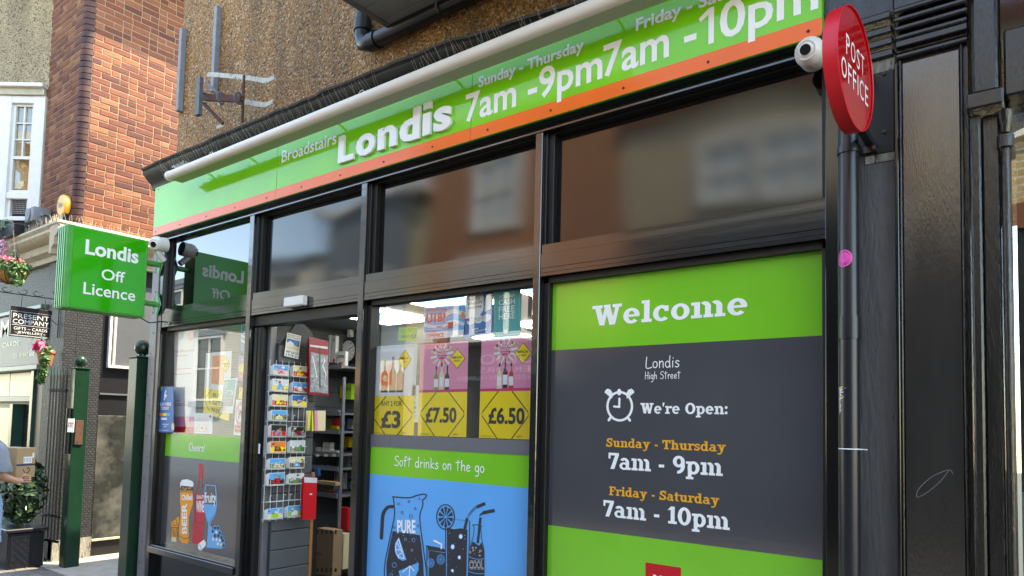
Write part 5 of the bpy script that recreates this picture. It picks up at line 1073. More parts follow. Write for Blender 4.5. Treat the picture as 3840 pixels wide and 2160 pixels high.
# left window
t, Q, a = poster('post_office_poster', 'large white poster with faint red text, pink base and red foot in the left window', PC, (312, 100), (610, 62), (560, 1403), (300, 1395), 'p_white')
a.rect(Q, 0, .0, 1, .06, 'p_red', 0.0004); a.rect(Q, 0, .06, 1, .155, 'p_pink', 0.0003); a.disc(Q, .72, .91, .15, .05, 'p_pink', 0.0005, 20); text(a, Q, 'POST', .63, .915, .81, .93, 'p_white', lift=0.0009); text(a, Q, 'OFFICE', .62, .893, .82, .91, 'p_white', lift=0.0009)
text(a, Q, 'Post Office services', .05, .76, .85, .785, 'p_red', lift=0.0007)
for y, x1 in ((.725, .6), (.60, .8), (.55, .75), (.30, .3), (.27, .5), (.255, .65)): a.rect(Q, .05, y, x1, y + .008, 'p_pink', 0.0006)
a.build('print', t)
t, Q, a = poster('lottery_poster', 'blue cut out poster reading PLAY HERE TODAY at the left window corner', PC, (110, 822), (300, 822), (300, 1388), (80, 1386), 'p_blue', pl=PlY(0.026))
a.poly(Q, [(0, 1), (.30, 1), (.22, .90), (.05, .94)], 'p_lime', 0.0005); a.disc(Q, .08, .90, .09, .05, 'p_cream', 0.0007, 14); a.disc(Q, .06, .17, .10, .05, 'p_pink', 0.0007, 14); a.disc(Q, .96, .12, .08, .09, 'p_cream', 0.0007, 14)
for s_, y0, y1, x0, x1 in (('PLAY HERE', .58, .65, .14, .86), ('TODAY', .49, .56, .24, .74), ('AVAILABLE', .16, .19, .36, .72), ('NOW', .11, .14, .44, .62)): text(a, Q, s_, x0, y0, x1, y1, 'p_white', lift=0.001, bold=0.04)
for x, c in ((.12, 'p_orange'), (.36, 'p_yellow'), (.58, 'p_sky')): a.rect(Q, x, .36, x + .22, .42, c, 0.0007)
a.rect(Q, .28, .27, .62, .32, 'p_white', 0.0007); a.stroke(Q, catmull([(.42, .72), (.50, .78), (.46, .84), (.52, .90)]), .05, 'p_white', 0.0008); a.disc(Q, .5, .80, .09, .035, 'p_white', 0.0009, 12); a.rect(Q, .12, .04, .72, .05, 'p_white', 0.0007); a.build('print', t)
t, Q, a = poster('buy_one_poster', 'yellow poster reading BUY 1 GET 1 FREE below an orange picture', PC, (700, 410), (1020, 380), (980, 1245), (665, 1150), 'p_white')
a.rect(Q, 0, 0, 1, .42, 'p_yellow', 0.0003); a.rect(Q, .26, .50, .74, .95, 'p_orange', 0.0004); mega(a, Q, .80, .80, .17, .12)
a.stroke(Q, [(.30, .42), (.06, .24), (.06, .20), (.24, .06)], .014, 'p_black', 0.0006, caps=False); a.stroke(Q, [(.58, .0), (.86, .16)], .014, 'p_black', 0.0006, caps=False); a.stroke(Q, [(.62, .42), (.90, .24)], .014, 'p_black', 0.0006, caps=False)
for s_, y0, y1, x0 in (('BUY', .30, .36, .36), ('1 GET', .18, .245, .24), ('FREE', .06, .125, .34)): text(a, Q, s_, x0, y0, .66, y1, 'p_black', lift=0.0009, bold=0.015)
a.build('print', t)
t, Q, a = poster('access_notice', 'white notice with three small red accessibility symbols above the green band', PC, (560, 1148), (782, 1148), (775, 1408), (550, 1400), 'p_white', 'notice', pl=PlY(0.0815))
a.disc(Q, .88, .83, .07, .07, 'p_red', 0.0006, 16)
for y in (.70, .60): a.rect(Q, .10, y, .75, y + .02, 'p_pink', 0.0006)
a.stroke(Q, [(.08, .10), (.80, .10), (.80, .46), (.08, .46)], .012, 'p_red', 0.0006, closed=True)
for x in (.32, .56): a.stroke(Q, [(x, .10), (x, .46)], .010, 'p_red', 0.0006)
a.stroke(Q, [(.14, .16), (.20, .28), (.26, .38)], .025, 'p_red', 0.0008); a.disc(Q, .44, .28, .06, .07, 'p_red', 0.0008, 12); a.ring(Q, .68, .22, .055, .06, .02, 'p_red', 0.0008, 12); a.stroke(Q, [(.66, .40), (.67, .28), (.74, .24)], .022, 'p_red', 0.0009); a.build('print', t)
t, Q, a = poster('information_leaflet', 'white leaflet with dark teal top half overlapping the yellow poster', PC, (915, 730), (1090, 715), (1030, 1155), (880, 1140), 'p_white', 'leaflet', pl=PlY(0.0810))
a.rect(Q, .04, .50, .90, .96, 'p_teal', 0.0004); a.rect(Q, .04, .20, .90, .50, 'p_grey', 0.0005)
for i in range(6): a.rect(Q, .12, .24 + i * .042, .80, .252 + i * .042, 'p_white', 0.0008)
for i in range(4): a.rect(Q, .10, .66 + i * .07, .36, .675 + i * .07, 'p_white', 0.0008)
a.stroke(Q, catmull([(.25, .58), (.5, .65), (.8, .60), (.75, .52)]), .04, 'p_white', 0.0008); a.disc(Q, .25, .10, .18, .07, 'p_cream', 0.0007, 14); a.build('print', t)
t, Q, a = poster('no_dogs_notice', 'white and red no dogs notice beside the dark door jamb', PC, (1070, 980), (1195, 985), (1180, 1432), (1040, 1420), 'p_white', 'notice', pl=PlY(0.0812))
a.ring(Q, .52, .60, .42, .29, .10, 'p_pink', 0.0006, 30); a.stroke(Q, [(.25, .80), (.80, .40)], .09, 'p_pink', 0.0010); a.poly(Q, [(.30, .68), (.38, .74), (.72, .64), (.76, .54), (.72, .46), (.66, .56), (.44, .58), (.42, .46), (.34, .46), (.36, .60)], 'p_black', 0.0007); a.rect(Q, .05, .08, 1, .28, 'p_red', 0.0005); text(a, Q, 'No dogs', .14, .15, .92, .24, 'p_white', lift=0.0009, bold=0.015); a.build('print', t)
t, Q, a = poster('parcel_poster', 'bright blue arrow shaped poster about parcels at the right of the left window', PC, (1140, 0), (1226, 0), (1203, 440), (1125, 380), 'p_blue')
for s_, y0, y1, x0, x1 in (('EVRI', .82, .92, .28, .95), ('SEND', .58, .65, .34, .95), ('RETURN', .44, .52, .15, .98), ('COLLECT', .31, .39, .08, .98)): text(a, Q, s_, x0, y0, x1, y1, 'p_white', lift=0.0009, bold=0.03)
a.rect(Q, 0, .30, .12, 1, 'p_sky', 0.0004); a.build('print', t)
t, Q, a = poster('snack_poster', 'purple and yellow poster half hidden at the right of the left window', PC, (1100, 440), (1200, 440), (1190, 765), (1088, 750), 'p_purple'); a.disc(Q, .5, .5, .4, .22, 'p_yellow', 0.0005, 16); a.disc(Q, .4, .25, .3, .12, 'p_orange', 0.0007, 16); a.rect(Q, .4, .75, .7, .88, 'p_pink', 0.0006); a.build('print', t)
t, Q, a = poster('yellow_poster', 'plain yellow poster edge behind the no dogs notice', PC, (1112, 830), (1195, 830), (1188, 975), (1100, 970), 'p_yellow'); a.stroke(Q, [(.1, .5), (.3, .95)], .05, 'p_black', 0.0006); a.build('print', t)

# ------------------------------------------------------------------ shop interior
rm = thing('shop_room', 'dim grey shop room seen through the open door', 'room', (-3.2, 2.5, 0))
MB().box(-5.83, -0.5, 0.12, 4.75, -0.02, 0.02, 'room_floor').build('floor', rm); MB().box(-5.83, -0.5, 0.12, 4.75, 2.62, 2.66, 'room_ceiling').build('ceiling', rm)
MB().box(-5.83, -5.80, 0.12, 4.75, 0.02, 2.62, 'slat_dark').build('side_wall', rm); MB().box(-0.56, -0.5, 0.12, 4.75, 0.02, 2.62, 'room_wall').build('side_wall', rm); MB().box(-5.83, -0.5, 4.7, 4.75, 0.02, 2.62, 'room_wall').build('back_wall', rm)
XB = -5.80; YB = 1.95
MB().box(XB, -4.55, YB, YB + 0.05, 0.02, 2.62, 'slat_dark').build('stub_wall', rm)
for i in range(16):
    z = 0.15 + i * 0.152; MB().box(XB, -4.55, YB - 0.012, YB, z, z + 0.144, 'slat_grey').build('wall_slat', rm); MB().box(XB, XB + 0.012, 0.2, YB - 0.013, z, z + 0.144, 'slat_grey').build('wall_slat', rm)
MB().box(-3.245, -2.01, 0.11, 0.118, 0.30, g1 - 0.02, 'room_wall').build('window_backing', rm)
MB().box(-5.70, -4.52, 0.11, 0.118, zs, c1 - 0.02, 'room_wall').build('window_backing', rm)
for i, (x, y) in enumerate([(-4.96, 1.15), (-3.9, 0.75), (-2.9, 0.75), (-3.9, 2.3), (-2.5, 2.3), (-1.6, 0.75), (-4.9, 2.9)]):
    L_ = thing('ceiling_light', ['square ceiling light with glowing edges above the clock corner', 'square ceiling light behind the U18 sign', 'square ceiling light behind the teal poster', 'square ceiling light further back behind the white offer poster', 'square ceiling light at the back right of the room', 'square ceiling light behind the welcome panel', 'square ceiling light at the back of the clock wall'][i], 'light', (x, y, 2.62), group='square ceiling lights in the shop')
    MB().box(x + .05, x + .55, y + .05, y + .55, 2.606, 2.618, 'sky_picture').build('picture', L_)
    MB().box(x, x + .6, y, y + .04, 2.60, 2.62, 'lamp_glow').box(x, x + .6, y + .56, y + .6, 2.60, 2.62, 'lamp_glow').box(x, x + .04, y + .04, y + .56, 2.60, 2.62, 'lamp_glow').box(x + .56, x + .6, y + .04, y + .56, 2.60, 2.62, 'lamp_glow').build('glowing_edge', L_)
# door parts
dr = thing('sliding_door', 'black framed sliding door parked beside the open doorway', 'door', (-4.4, 0.1, 0))
MB().box(-4.445, -4.40, 0.06, 0.12, 0.02, zr0 - 0.06, 'black_frame').build('stile', dr, bevel=0.003); MB().box(-4.398, -4.372, 0.05, 0.12, 0.02, zr0 - 0.06, 'gasket').build('edge_seal', dr, bevel=0.003)
MB().box(-4.37, -4.335, 0.09, 0.14, 0.02, zr0 - 0.06, 'grey_metal').build('jamb', dr, bevel=0.003)
lk = PlY(0.055).px(972, 1683); MB().box(lk[0] - .008, lk[0] + .008, 0.050, 0.06, lk[1] - .035, lk[1] + .035, 'white_plastic').build('lock', dr, bevel=0.004)
lk = PlY(0.045).px(992, 1655); MB().box(lk[0] - .010, lk[0] + .010, 0.044, 0.05, lk[1] - .11, lk[1] + .11, 'conduit_grey').build('strike_plate', dr, bevel=0.003)
MB().box(-3.335, -3.303, 0.03, 0.11, 0.02, zr0 - 0.08, 'gasket').build('jamb', dr, bevel=0.003); MB().box(-4.448, -3.302, 0.03, 0.12, zr0 - 0.075, zr0 - 0.004, 'gasket').build('header', dr, bevel=0.003)
sx0, sz_ = F0.px(1084, 1192 - 34); sx1 = F0.px(1163, 1150)[0]
sn = thing('door_sensor', 'small white door sensor box on the rail above the doorway', 'sensor', (sx0, 0, sz_))
zb_ = F0.px(1084, 1152)[1]; z0_ = F0.px(1120, 1150)[1]; zlo = F0.px(1110, 1151)[1]
MB().box(F0.px(1084, 1140)[0], F0.px(1155, 1140)[0], -0.045, -0.002, F0.px(1120, 1151)[1], F0.px(1120, 1115)[1], 'white_plastic').build('housing', sn, bevel=0.006)
MB().box(F0.px(1090, 1140)[0], F0.px(1150, 1140)[0], -0.040, -0.01, F0.px(1120, 1151)[1] - 0.005, F0.px(1120, 1151)[1] - 0.0005, 'lens_dark').build('lens', sn)

# slat wall stand with card rack
XS = -4.30; PS = PlX(XS); C2 = Crop(PlX(XS + 0.03), 1020, 1160, .2761); C4 = Crop(PlX(XS + 0.03), 1020, 1540, .2484)
sw = thing('slat_wall', 'grey slat display wall just inside the door', 'display wall', (XS, 0.3, 0))
ye = PS.px(1172, 1700)[0]; zt_ = 2.22
MB().box(XS - 0.04, XS - 0.012, 0.14, ye, 0.1, zt_, 'slat_dark').build('backing', sw)
i = 0; z = 0.12
while z < zt_ - 0.1:
    MB().box(XS - 0.012, XS, 0.14, ye, z, z + 0.124, 'slat_grey').build('slat', sw, bevel=0.003); z += 0.131
MB().extr([(0.14, zt_ - 0.03)] + [(0.14 + (ye - 0.14) * (0.45 + 0.55 * math.sin(t)), zt_ - 0.03 + 0.20 * math.cos(t)) for t in np.linspace(0, math.pi / 2, 10)], 'x', XS - 0.02, XS - 0.004, 'slat_dark').build('curved_top', sw)
MB().box(XS - 0.04, XS + 0.004, ye + 0.001, ye + 0.028, 0.02, 1.30, 'wood_post').build('wooden_edge', sw, bevel=0.002)
PK = PlX(XS + 0.05); rk = thing('card_rack', 'white wire rack of postcards hanging on the grey slat wall', 'rack', (XS, 0.3, 1.0))
q = MB(); ya, yb_ = PK.px(1003, 1700)[0], PK.px(1150, 1700)[0]; zt2, zb3 = PK.px(1100, 1355)[1], PK.px(1100, 1950)[1]
for t in (0.04, .2, .36, .52, .66, .82, .97): y = ya + (yb_ - ya) * t; q.cyl((XS + 0.012, y, zb3), (XS + 0.012, y, zt2), 0.0018, 'wire_white', 5)
rows = [PK.px(1060, v)[1] for v in (1410, 1470, 1525, 1580, 1640, 1700, 1760, 1820, 1880, 1945)]
for z in rows: q.cyl((XS + 0.012, ya, z), (XS + 0.012, yb_, z), 0.0018, 'wire_white', 5)
q.build('grid', rk)
DY = (yb_ - ya) / 2
for z in rows:
    for j in range(2):
        y0 = ya + j * DY + .01; q = MB()
        for s_ in (0.12, 0.80):
            y = y0 + DY * s_; q.tube([(XS + 0.012, y, z - .002), (XS + 0.055, y, z + .002), (XS + 0.058, y, z + .045), (XS + 0.05, y + .02, z + .045)], 0.0017, 'wire_white', 5)
        q.tube([(XS + 0.055, y0 + DY * .12, z + .002), (XS + 0.055, y0 + DY * .80, z + .002)], 0.0017, 'wire_white', 5); q.build('pocket', rk)
cardc = [('p_sky', 'p_cream', 'p_pink'), ('p_cream', 'p_red', 'p_yellow'), ('p_pale', 'p_yellow', 'p_sky'), ('p_sky', 'p_red', 'p_cream'), ('p_cream', 'p_red', 'p_yellow'), ('p_blue', 'p_yellow', 'p_cream'), ('p_sky', 'p_olive', 'p_cream'), None,
         ('p_black', 'p_red', 'p_grey'), ('p_black', 'p_grey', 'p_dkred'), ('p_orange', 'p_yellow', 'p_dkred'), ('p_pale', 'p_green', 'p_olive'), ('p_sky', 'p_olive', 'p_cream'), ('p_cream', 'p_brown', 'p_sky'), ('p_sky', 'p_black', 'p_red'), ('p_pale', 'p_green', 'p_olive'), None, None, ('p_sky', 'p_cream', 'p_lime'), ('p_sky', 'p_lime', 'p_white')]
desc = ['pink and blue beach', 'cream and yellow', 'grey and yellow', 'blue and red lighthouse', 'yellow and red', 'blue and yellow boat', 'cliff and blue sky', '', 'dark town scene', 'black and grey street', 'orange sunset', 'green garden', 'cliff under blue sky', 'brown sepia', 'dark blue bordered', 'green valley', '', '', 'blue map', 'lime and blue map']
for n_ in range(20):
    if cardc[n_] is None: continue
    z = rows[n_ // 2]; j = n_ % 2; y0 = ya + j * DY + .014; wd = DY * .80; hh = 0.078 + .012 * (n_ * 7 % 3) / 2; c1_, c2_2, c3_ = cardc[n_]
    t = thing('postcard_stack', 'stack of %s postcards in the %s row of the rack, %s column' % (desc[n_], ['top', 'second', 'third', 'fourth', 'fifth', 'sixth', 'seventh', 'eighth', 'ninth', 'bottom'][n_ // 2], ['outer', 'inner'][j]), 'postcards', (XS + .03, y0, z), group='postcards in the wire rack')
    q = MB()
    for kk in range(4): x = XS + .018 + kk * .007; q.add([(x, y0 + kk * .003, z + .004), (x, y0 + wd + kk * .003, z + .004), (x + .001, y0 + wd + kk * .003, z + hh - .004 * (3 - kk)), (x + .001, y0 + kk * .003, z + hh - .004 * (3 - kk))], [(0, 1, 2, 3)], 'paper' if kk < 3 else c1_)
    q.build('cards', t); ra_ = random.Random(n_ + 50)
    class S_:
        def m(s, a, b, l=0.0): return (XS + .0408 + l, y0 + .009 + a * (wd - .001), z + .006 + b * (hh - .008))
    q = MB(); q.poly(S_(), [(.03, .05), (.97, .05), (.97, .42), (.6, .55), (.35, .40), (.03, .5)], c2_2, 0.0004); q.poly(S_(), [(.25, .12), (.75, .10), (.65, .5), (.45, .62), (.3, .38)], c3_, 0.0008); 
    for kk in range(9): xx, yy, ww = ra_.uniform(.1, .9), ra_.uniform(.12, .85), ra_.uniform(.03, .10); q.poly(S_(), [(xx - ww, yy - ww * .8), (xx + ww * .6, yy - ww), (xx + ww, yy + ww * .9), (xx - ww * .5, yy + ww)], ra_.choice(['p_cream', 'p_olive', 'p_grey', 'p_brown', 'p_sky', 'p_white', 'p_red', c3_, c2_2]), 0.0011 + kk * .00012)
    q.stroke(S_(), [(.01, .02), (.99, .02), (.99, .98), (.01, .98)], .05, 'paper', 0.001, closed=True); q.build('front_print', t)
t, Q, a = poster('postcard_price_sign', 'white card reading BROADSTAIRS POSTCARDS 40P EACH 3 FOR 1 pound above the rack', C2.uv, (208, 312), (397, 362), (358, 678), (165, 630), 'paper', 'sign', pl=PlX(XS + 0.02))
text(a, Q, 'BROADSTAIRS', .06, .89, .96, .96, 'p_black', lift=0.0008); text(a, Q, 'POSTCARDS', .06, .79, .92, .87, 'p_black', lift=0.0008); text(a, Q, '40P EACH', .08, .16, .93, .26, 'p_black', lift=0.0008, bold=0.01); text(a, Q, '3 FOR \u00a31', .08, .03, .90, .13, 'p_black', lift=0.0008, bold=0.01)
a.rect(Q, .05, .34, .93, .76, 'p_blue', 0.0004); a.poly(Q, [(.05, .34), (.93, .34), (.93, .50), (.5, .56), (.05, .60)], 'p_cream', 0.0006); a.poly(Q, [(.12, .45), (.5, .43), (.55, .60), (.3, .68), (.15, .62)], 'p_pale', 0.0008); a.build('print', t)
def hang(name, label, cv, pts, m, inner=None, x=XS + 0.09, cat='pack'):
    pl = PlX(x); t = thing(name, label, cat, pl.m(*pl.px(*cv.uv(*pts[0])))); q = MB(); cr_ = Crop(pl, cv.ox, cv.oy, cv.sc)
    q.poly(cr_, pts, m, 0.0); q.poly(cr_, [(a_ + 1, b_ + 1) for a_, b_ in pts], m, -0.02); q.build('packet', t); q = MB()
    for pp, mm in (inner or []): q.poly(cr_, pp, mm, 0.002 + 0.0006 * len(q.f))
    q.build('contents', t); return t
hang('planner_pack', 'red bordered wall planner in a crinkled clear bag hung on the slat wall', C2, [(505, 375), (760, 430), (772, 1172), (500, 1155)], 'p_dkred', [([(512, 480), (758, 510), (758, 540), (512, 505)], 'p_pale'), ([(525, 580), (755, 625), (758, 1145), (515, 1120)], 'clear_bag'), ([(640, 520), (652, 520), (655, 1070), (640, 1070)], 'p_black'), ([(545, 640), (556, 640), (612, 920), (600, 925)], 'p_white'), ([(700, 640), (720, 700), (690, 760), (735, 880), (710, 990), (722, 880), (675, 770), (704, 700)], 'p_white')])
hang('tissue_pack', 'tall pack of coloured tissue paper in yellow green and cream', C4, [(540, 0), (812, 0), (805, 305), (530, 300)], 'p_cream', [([(560, 0), (585, 0), (552, 300), (530, 295)], 'p_yellow'), ([(590, 0), (600, 0), (600, 310), (565, 305)], 'p_green'), ([(600, 0), (612, 0), (625, 305), (600, 312)], 'p_yellow'), ([(612, 0), (636, 0), (640, 300), (625, 305)], 'p_green'), ([(636, 0), (680, 0), (690, 308), (642, 305)], 'p_pink')])
hang('red_paper_pack', 'tall red packet with clear header and white sticker hanging below the rack', C4, [(480, 1000), (682, 1010), (660, 1640), (455, 1640)], 'p_red', [([(484, 1005), (680, 1015), (678, 1090), (484, 1085)], 'p_pale'), ([(565, 1252), (606, 1248), (604, 1268), (563, 1274)], 'p_white')])

# wall clock and things on the corner walls
cx, cz = PlY(YB - .06).px(1305, 1316); ck = thing('wall_clock', 'round white wall clock with black rim on the grey slat wall', 'clock', (cx, YB - .05, cz))
MB().cyl((cx, YB - .02, cz), (cx, YB - .06, cz), 0.125, 'p_black', 36).build('case', ck, smooth=True); PQ = PlY(YB - .061); q = MB(); q.disc(PQ, cx, cz, 0.108, 0.108, 'paper', 0.001, 36); q.build('dial', ck)
q = MB(); q.stroke(PQ, [(cx - .01, cz - .005), (cx + .055, cz + .03)], .006, 'p_black', 0.004); q.stroke(PQ, [(cx, cz), (cx + .09, cz + .042)], .004, 'p_black', 0.005); q.build('hands', ck)
q = MB()
for i in range(1, 13): t_ = R(90 - 30 * i); text(q, PQ, str(i), cx + .088 * math.cos(t_) - .009, cz + .088 * math.sin(t_) - .008, cx + .088 * math.cos(t_) + .009, cz + .088 * math.sin(t_) + .008, 'p_black', lift=0.003)
q.build('numerals', ck)
bx = PlY(YB - .05).px(1310, 1242); tag(MB().box(bx[0] - .03, bx[0] + .03, YB - .06, YB - .013, bx[1] - .06, bx[1] + .06, 'white_plastic').build('wall_box', bevel=0.006), 'small white wall box above the clock', 'junction box')
PX2 = PlY(1.72)
def boxat(name, label, cv, x0, y0, x1, y1, m, Y=1.72, d=.04, cat='box', txt=None, tm='p_black', group=None):
    p0 = PlY(Y).px(*cv.uv(x0, y1)); p1 = PlY(Y).px(*cv.uv(x1, y0)); zt = PlY(Y).px(*cv.uv(x0, y0))[1]
    t = thing(name, label, cat, (p0[0], Y, p0[1]), group=group); MB().box(p0[0], p1[0], Y, Y + d, p0[1], zt, m).build('carton', t, bevel=0.003)
    if txt: q = MB(); w_ = p1[0] - p0[0]; h_ = zt - p0[1]; text(q, PlY(Y), txt, p0[0] + w_ * .1, p0[1] + h_ * .55, p0[0] + w_ * .9, p0[1] + h_ * .75, tm, lift=0.002, bold=0.02); q.build('print', t)
    return t
for i, (x0, x1, y0) in enumerate(((590, 628, 335), (630, 708, 345), (712, 790, 355), (793, 870, 365))):
    t = boxat('white_carton', 'tall white carton on the top shelf, %s of the row from the left' % ['first', 'second', 'third', 'fourth'][i], C2, x0, y0, x1, 765, 'p_white', Y=1.70, group='tall white cartons on the top shelf')
    if i: q = MB(); p = PlY(1.70).px(*C2.uv((x0 + x1) / 2 + 15, 415)); q.ring(PlY(1.70), p[0], p[1], .008, .016, .005, 'p_navy', 0.002, 14); p = PlY(1.70).px(*C2.uv(x0 + 50, 705)); q.rect(PlY(1.70), p[0] - .014, p[1] - .022, p[0] + .01, p[1] + .022, 'p_red', 0.002); q.build('print', t)
boxat('white_carton', 'short white post carton beside the clock', C2, 870, 578, 998, 772, 'p_white', Y=1.69, txt='POSTPAK', group='tall white cartons on the top shelf')
shelves = [(C2, 765, 965, 775, 'white'), (C4, 810, 1030, 40, ''), (C4, 655, 1030, 320, ''), (C4, 640, 1010, 665, ''), (C4, 690, 1000, 880, ''), (C4, 660, 980, 1290, '')]
su = thing('shelf_unit', 'grey metal shelf unit of stationery at the back of the doorway', 'shelves', (-5.3, 1.6, 0))
Ys = 1.55
q0 = PlY(Ys).px(*C4.uv(1020, 600))[0]
for cv, x0, x1, yy, _ in shelves:
    p0 = PlY(Ys).px(*cv.uv(x0, yy)); p1 = PlY(Ys).px(*cv.uv(x1, yy)); MB().box(XB + 0.02, q0, Ys, YB - 0.014, p1[1] - 0.012, p1[1] + 0.006, 'steel_shelf').box(XB + 0.02, q0, Ys - 0.012, Ys, p1[1] - 0.022, p1[1] + 0.02, 'steel_shelf').build('shelf', su)
MB().box(q0, q0 + 0.02, Ys, Ys + 0.03, 0.1, 2.1, 'steel_shelf').build('upright', su)
for xx, w__ in ((662, 50), (790, 50), (915, 50)):
    p0 = PlY(Ys - .013).px(*C4.uv(xx, 690)); p1 = PlY(Ys - .013).px(*C4.uv(xx + w__, 650)); MB().box(p0[0], p1[0], Ys - 0.016, Ys - 0.0125, p0[1], p0[1] + .022, 'paper').build('price_label', su)
for x0, y0, x1, y1, m, lab in ((770, 478, 885, 505, 'p_pale', 'top pale book of the small stack'), (760, 508, 880, 535, 'p_white', 'second white book of the small stack'), (768, 540, 882, 565, 'p_pale', 'third pale book of the small stack'), (750, 568, 880, 635, 'p_white', 'lowest thick white book of the small stack'), (640, 550, 728, 635, 'p_pale', 'block of pale pads left of the small stack'), (885, 600, 985, 632, 'p_pale', 'flat white pad right of the small stack')):
    boxat('paper_pad', lab, C4, x0, y0, x1, y1, m, Y=1.6, d=.05, cat='pad', group='pads and books on the shelf')
for x0, y0, x1, y1, m, lab, tx in ((820, 120, 885, 280, 'p_olive', 'mustard packet on the shelf behind the tissue pack', None), (890, 110, 940, 225, 'p_dkred', 'dark red packet beside the mustard one', None), (890, 228, 980, 280, 'p_yellow', 'yellow carton below the red packets', None), (945, 105, 998, 225, 'p_red', 'bright red packet at the shelf end', None),
                                     (820, 300, 835, 302, 'p_grey', '', None)):
    if lab: boxat('small_packet', lab, C4, x0, y0, x1, y1, m, Y=1.62, d=.03, cat='packet', txt=tx, group='packets on the second shelf')
XR = PlY(1.75)
for cv, x0, y0, x1, y1, m, lab, tx, tm in ((C2, 980, 1010, 1082, 1225, 'p_lime', 'lime green pack reading WHITE TACK hanging on the slat wall', 'WHITE TACK', 'p_black'), (C2, 918, 1040, 978, 1200, 'p_yellow', 'plain yellow pack beside the white tack', None, ''),
        (C4, 1045, 115, 1125, 325, 'p_blue', 'blue glue pack with red top on the slat wall', 'SUPER', 'p_white'), (C4, 1130, 120, 1218, 275, 'p_pale', 'pale card pack right of the blue glue pack', None, ''), (C4, 1038, 392, 1105, 550, 'p_yellow', 'left yellow battery pack on a hook', None, ''), (C4, 1108, 392, 1170, 550, 'p_yellow', 'right yellow battery pack on a hook', None, ''),
        (C4, 1022, 658, 1145, 845, 'p_pale', 'white and grey earphone pack on the slat wall', None, ''), (C4, 1115, 880, 1190, 1000, 'p_grey', 'grey pack half hidden by the door edge', None, ''), (C4, 960, 735, 1000, 830, 'p_grey', 'small grey pen pack hanging under the shelf', None, '')):
    boxat('hanging_pack', lab, cv, x0, y0, x1, y1, m, Y=1.86, d=.08, cat='pack', txt=tx, tm=tm or 'p_black', group='packs hanging on the slat wall')
t = boxat('striped_bag', 'black and white striped bag hanging on the slat wall', C4, 925, 925, 1130, 1185, 'p_black', Y=1.7, d=.02, cat='bag')
q = MB()
for i in range(9): p0 = PlY(1.698).px(*C4.uv(935 + i * 22, 1180)); p1 = PlY(1.698).px(*C4.uv(948 + i * 22, 930)); q.poly(PlY(1.698), [p0, (p0[0] + .012, p0[1]), (p1[0] + .008, p1[1]), (p1[0], p1[1])], 'paper', 0.001)
q.build('stripes', t)
boxat('blue_bag', 'dark blue bag on the shelf beside the slat wall edge', C4, 632, 862, 700, 985, 'p_blue', Y=1.50, d=.03, cat='bag')
t = boxat('large_cardboard_box', 'large brown cardboard box with black hatch marks on the shop floor', Crop(None, 0, 0, 1), 1183, 1978, 1252, 2150, 'cardboard_dark', Y=1.2, d=.10); q = MB(); 
p = PlY(1.2).px(1180, 2075); text(q, PlY(1.2), 'amazon', p[0], p[1] - .01, p[0] + .10, p[1] + .016, 'p_black', lift=0.002)
for i in range(5):
    for v in (1995, 2138): p = PlY(1.2).px(1188 + i * 17, v); q.rect(PlY(1.2), p[0], p[1] - .015, p[0] + .024, p[1] + .018, 'p_black', 0.002)
q.build('print', t)
boxat('cardboard_box', 'smaller beige cardboard box with black tape behind the large one', Crop(None, 0, 0, 1), 1258, 1997, 1290, 2130, 'p_cream', Y=1.45, d=.08)
r6 = random.Random(77); rowz = [(C4, 640, 1010, 40, 50), (C4, 660, 990, 880, 70), (C4, 660, 980, 1290, 90), (C2, 770, 960, 775, 60), (C4, 850, 1000, 290, 60)]
for cv, x0, x1, yb, hh in rowz:
    x = x0
    while x < x1 - 15:
        w_ = r6.uniform(18, 46); boxat('stock_box', 'one of the small dim stationery packets lined up on the grey shelves', cv, x, yb - r6.uniform(.5, 1) * hh, min(x + w_, x1), yb, r6.choice(['p_grey', 'p_navy', 'p_dkred', 'p_pale', 'p_black', 'p_brown', 'p_blue', 'p_olive']), Y=1.64 + r6.uniform(0, .05), d=.03, cat='packet', group='small packets lined up on the shelves'); x += w_ + 3
for k in range(26):
    x = 1045 + (k % 4) * 42; y = 330 + (k // 4) * 150; w_ = r6.uniform(24, 38)
    boxat('stock_box', 'one of the small packets hanging on hooks at the dark back of the shop', C4, x, y, x + w_, y + r6.uniform(60, 110), r6.choice(['p_grey', 'p_navy', 'p_dkred', 'p_pale', 'p_black', 'p_black', 'p_blue', 'p_olive']), Y=1.90, d=.06, cat='packet', group='small packets hanging at the back')
boxat('cardboard_piece', 'brown cardboard piece on the lowest shelf', C4, 680, 1050, 960, 1105, 'cardboard', Y=1.45, d=.06, cat='bag')  # long flat piece of brown cardboard
boxat('dark_crate', 'dark crate of mixed goods on the lowest shelf', C4, 680, 1170, 860, 1270, 'p_brown', Y=1.62, d=.06, cat='crate')
boxat('red_carton', 'red and white carton leaning below the lowest shelf', Crop(None, 0, 0, 1), 1262, 1900, 1305, 1985, 'p_red', Y=1.6, d=.06)

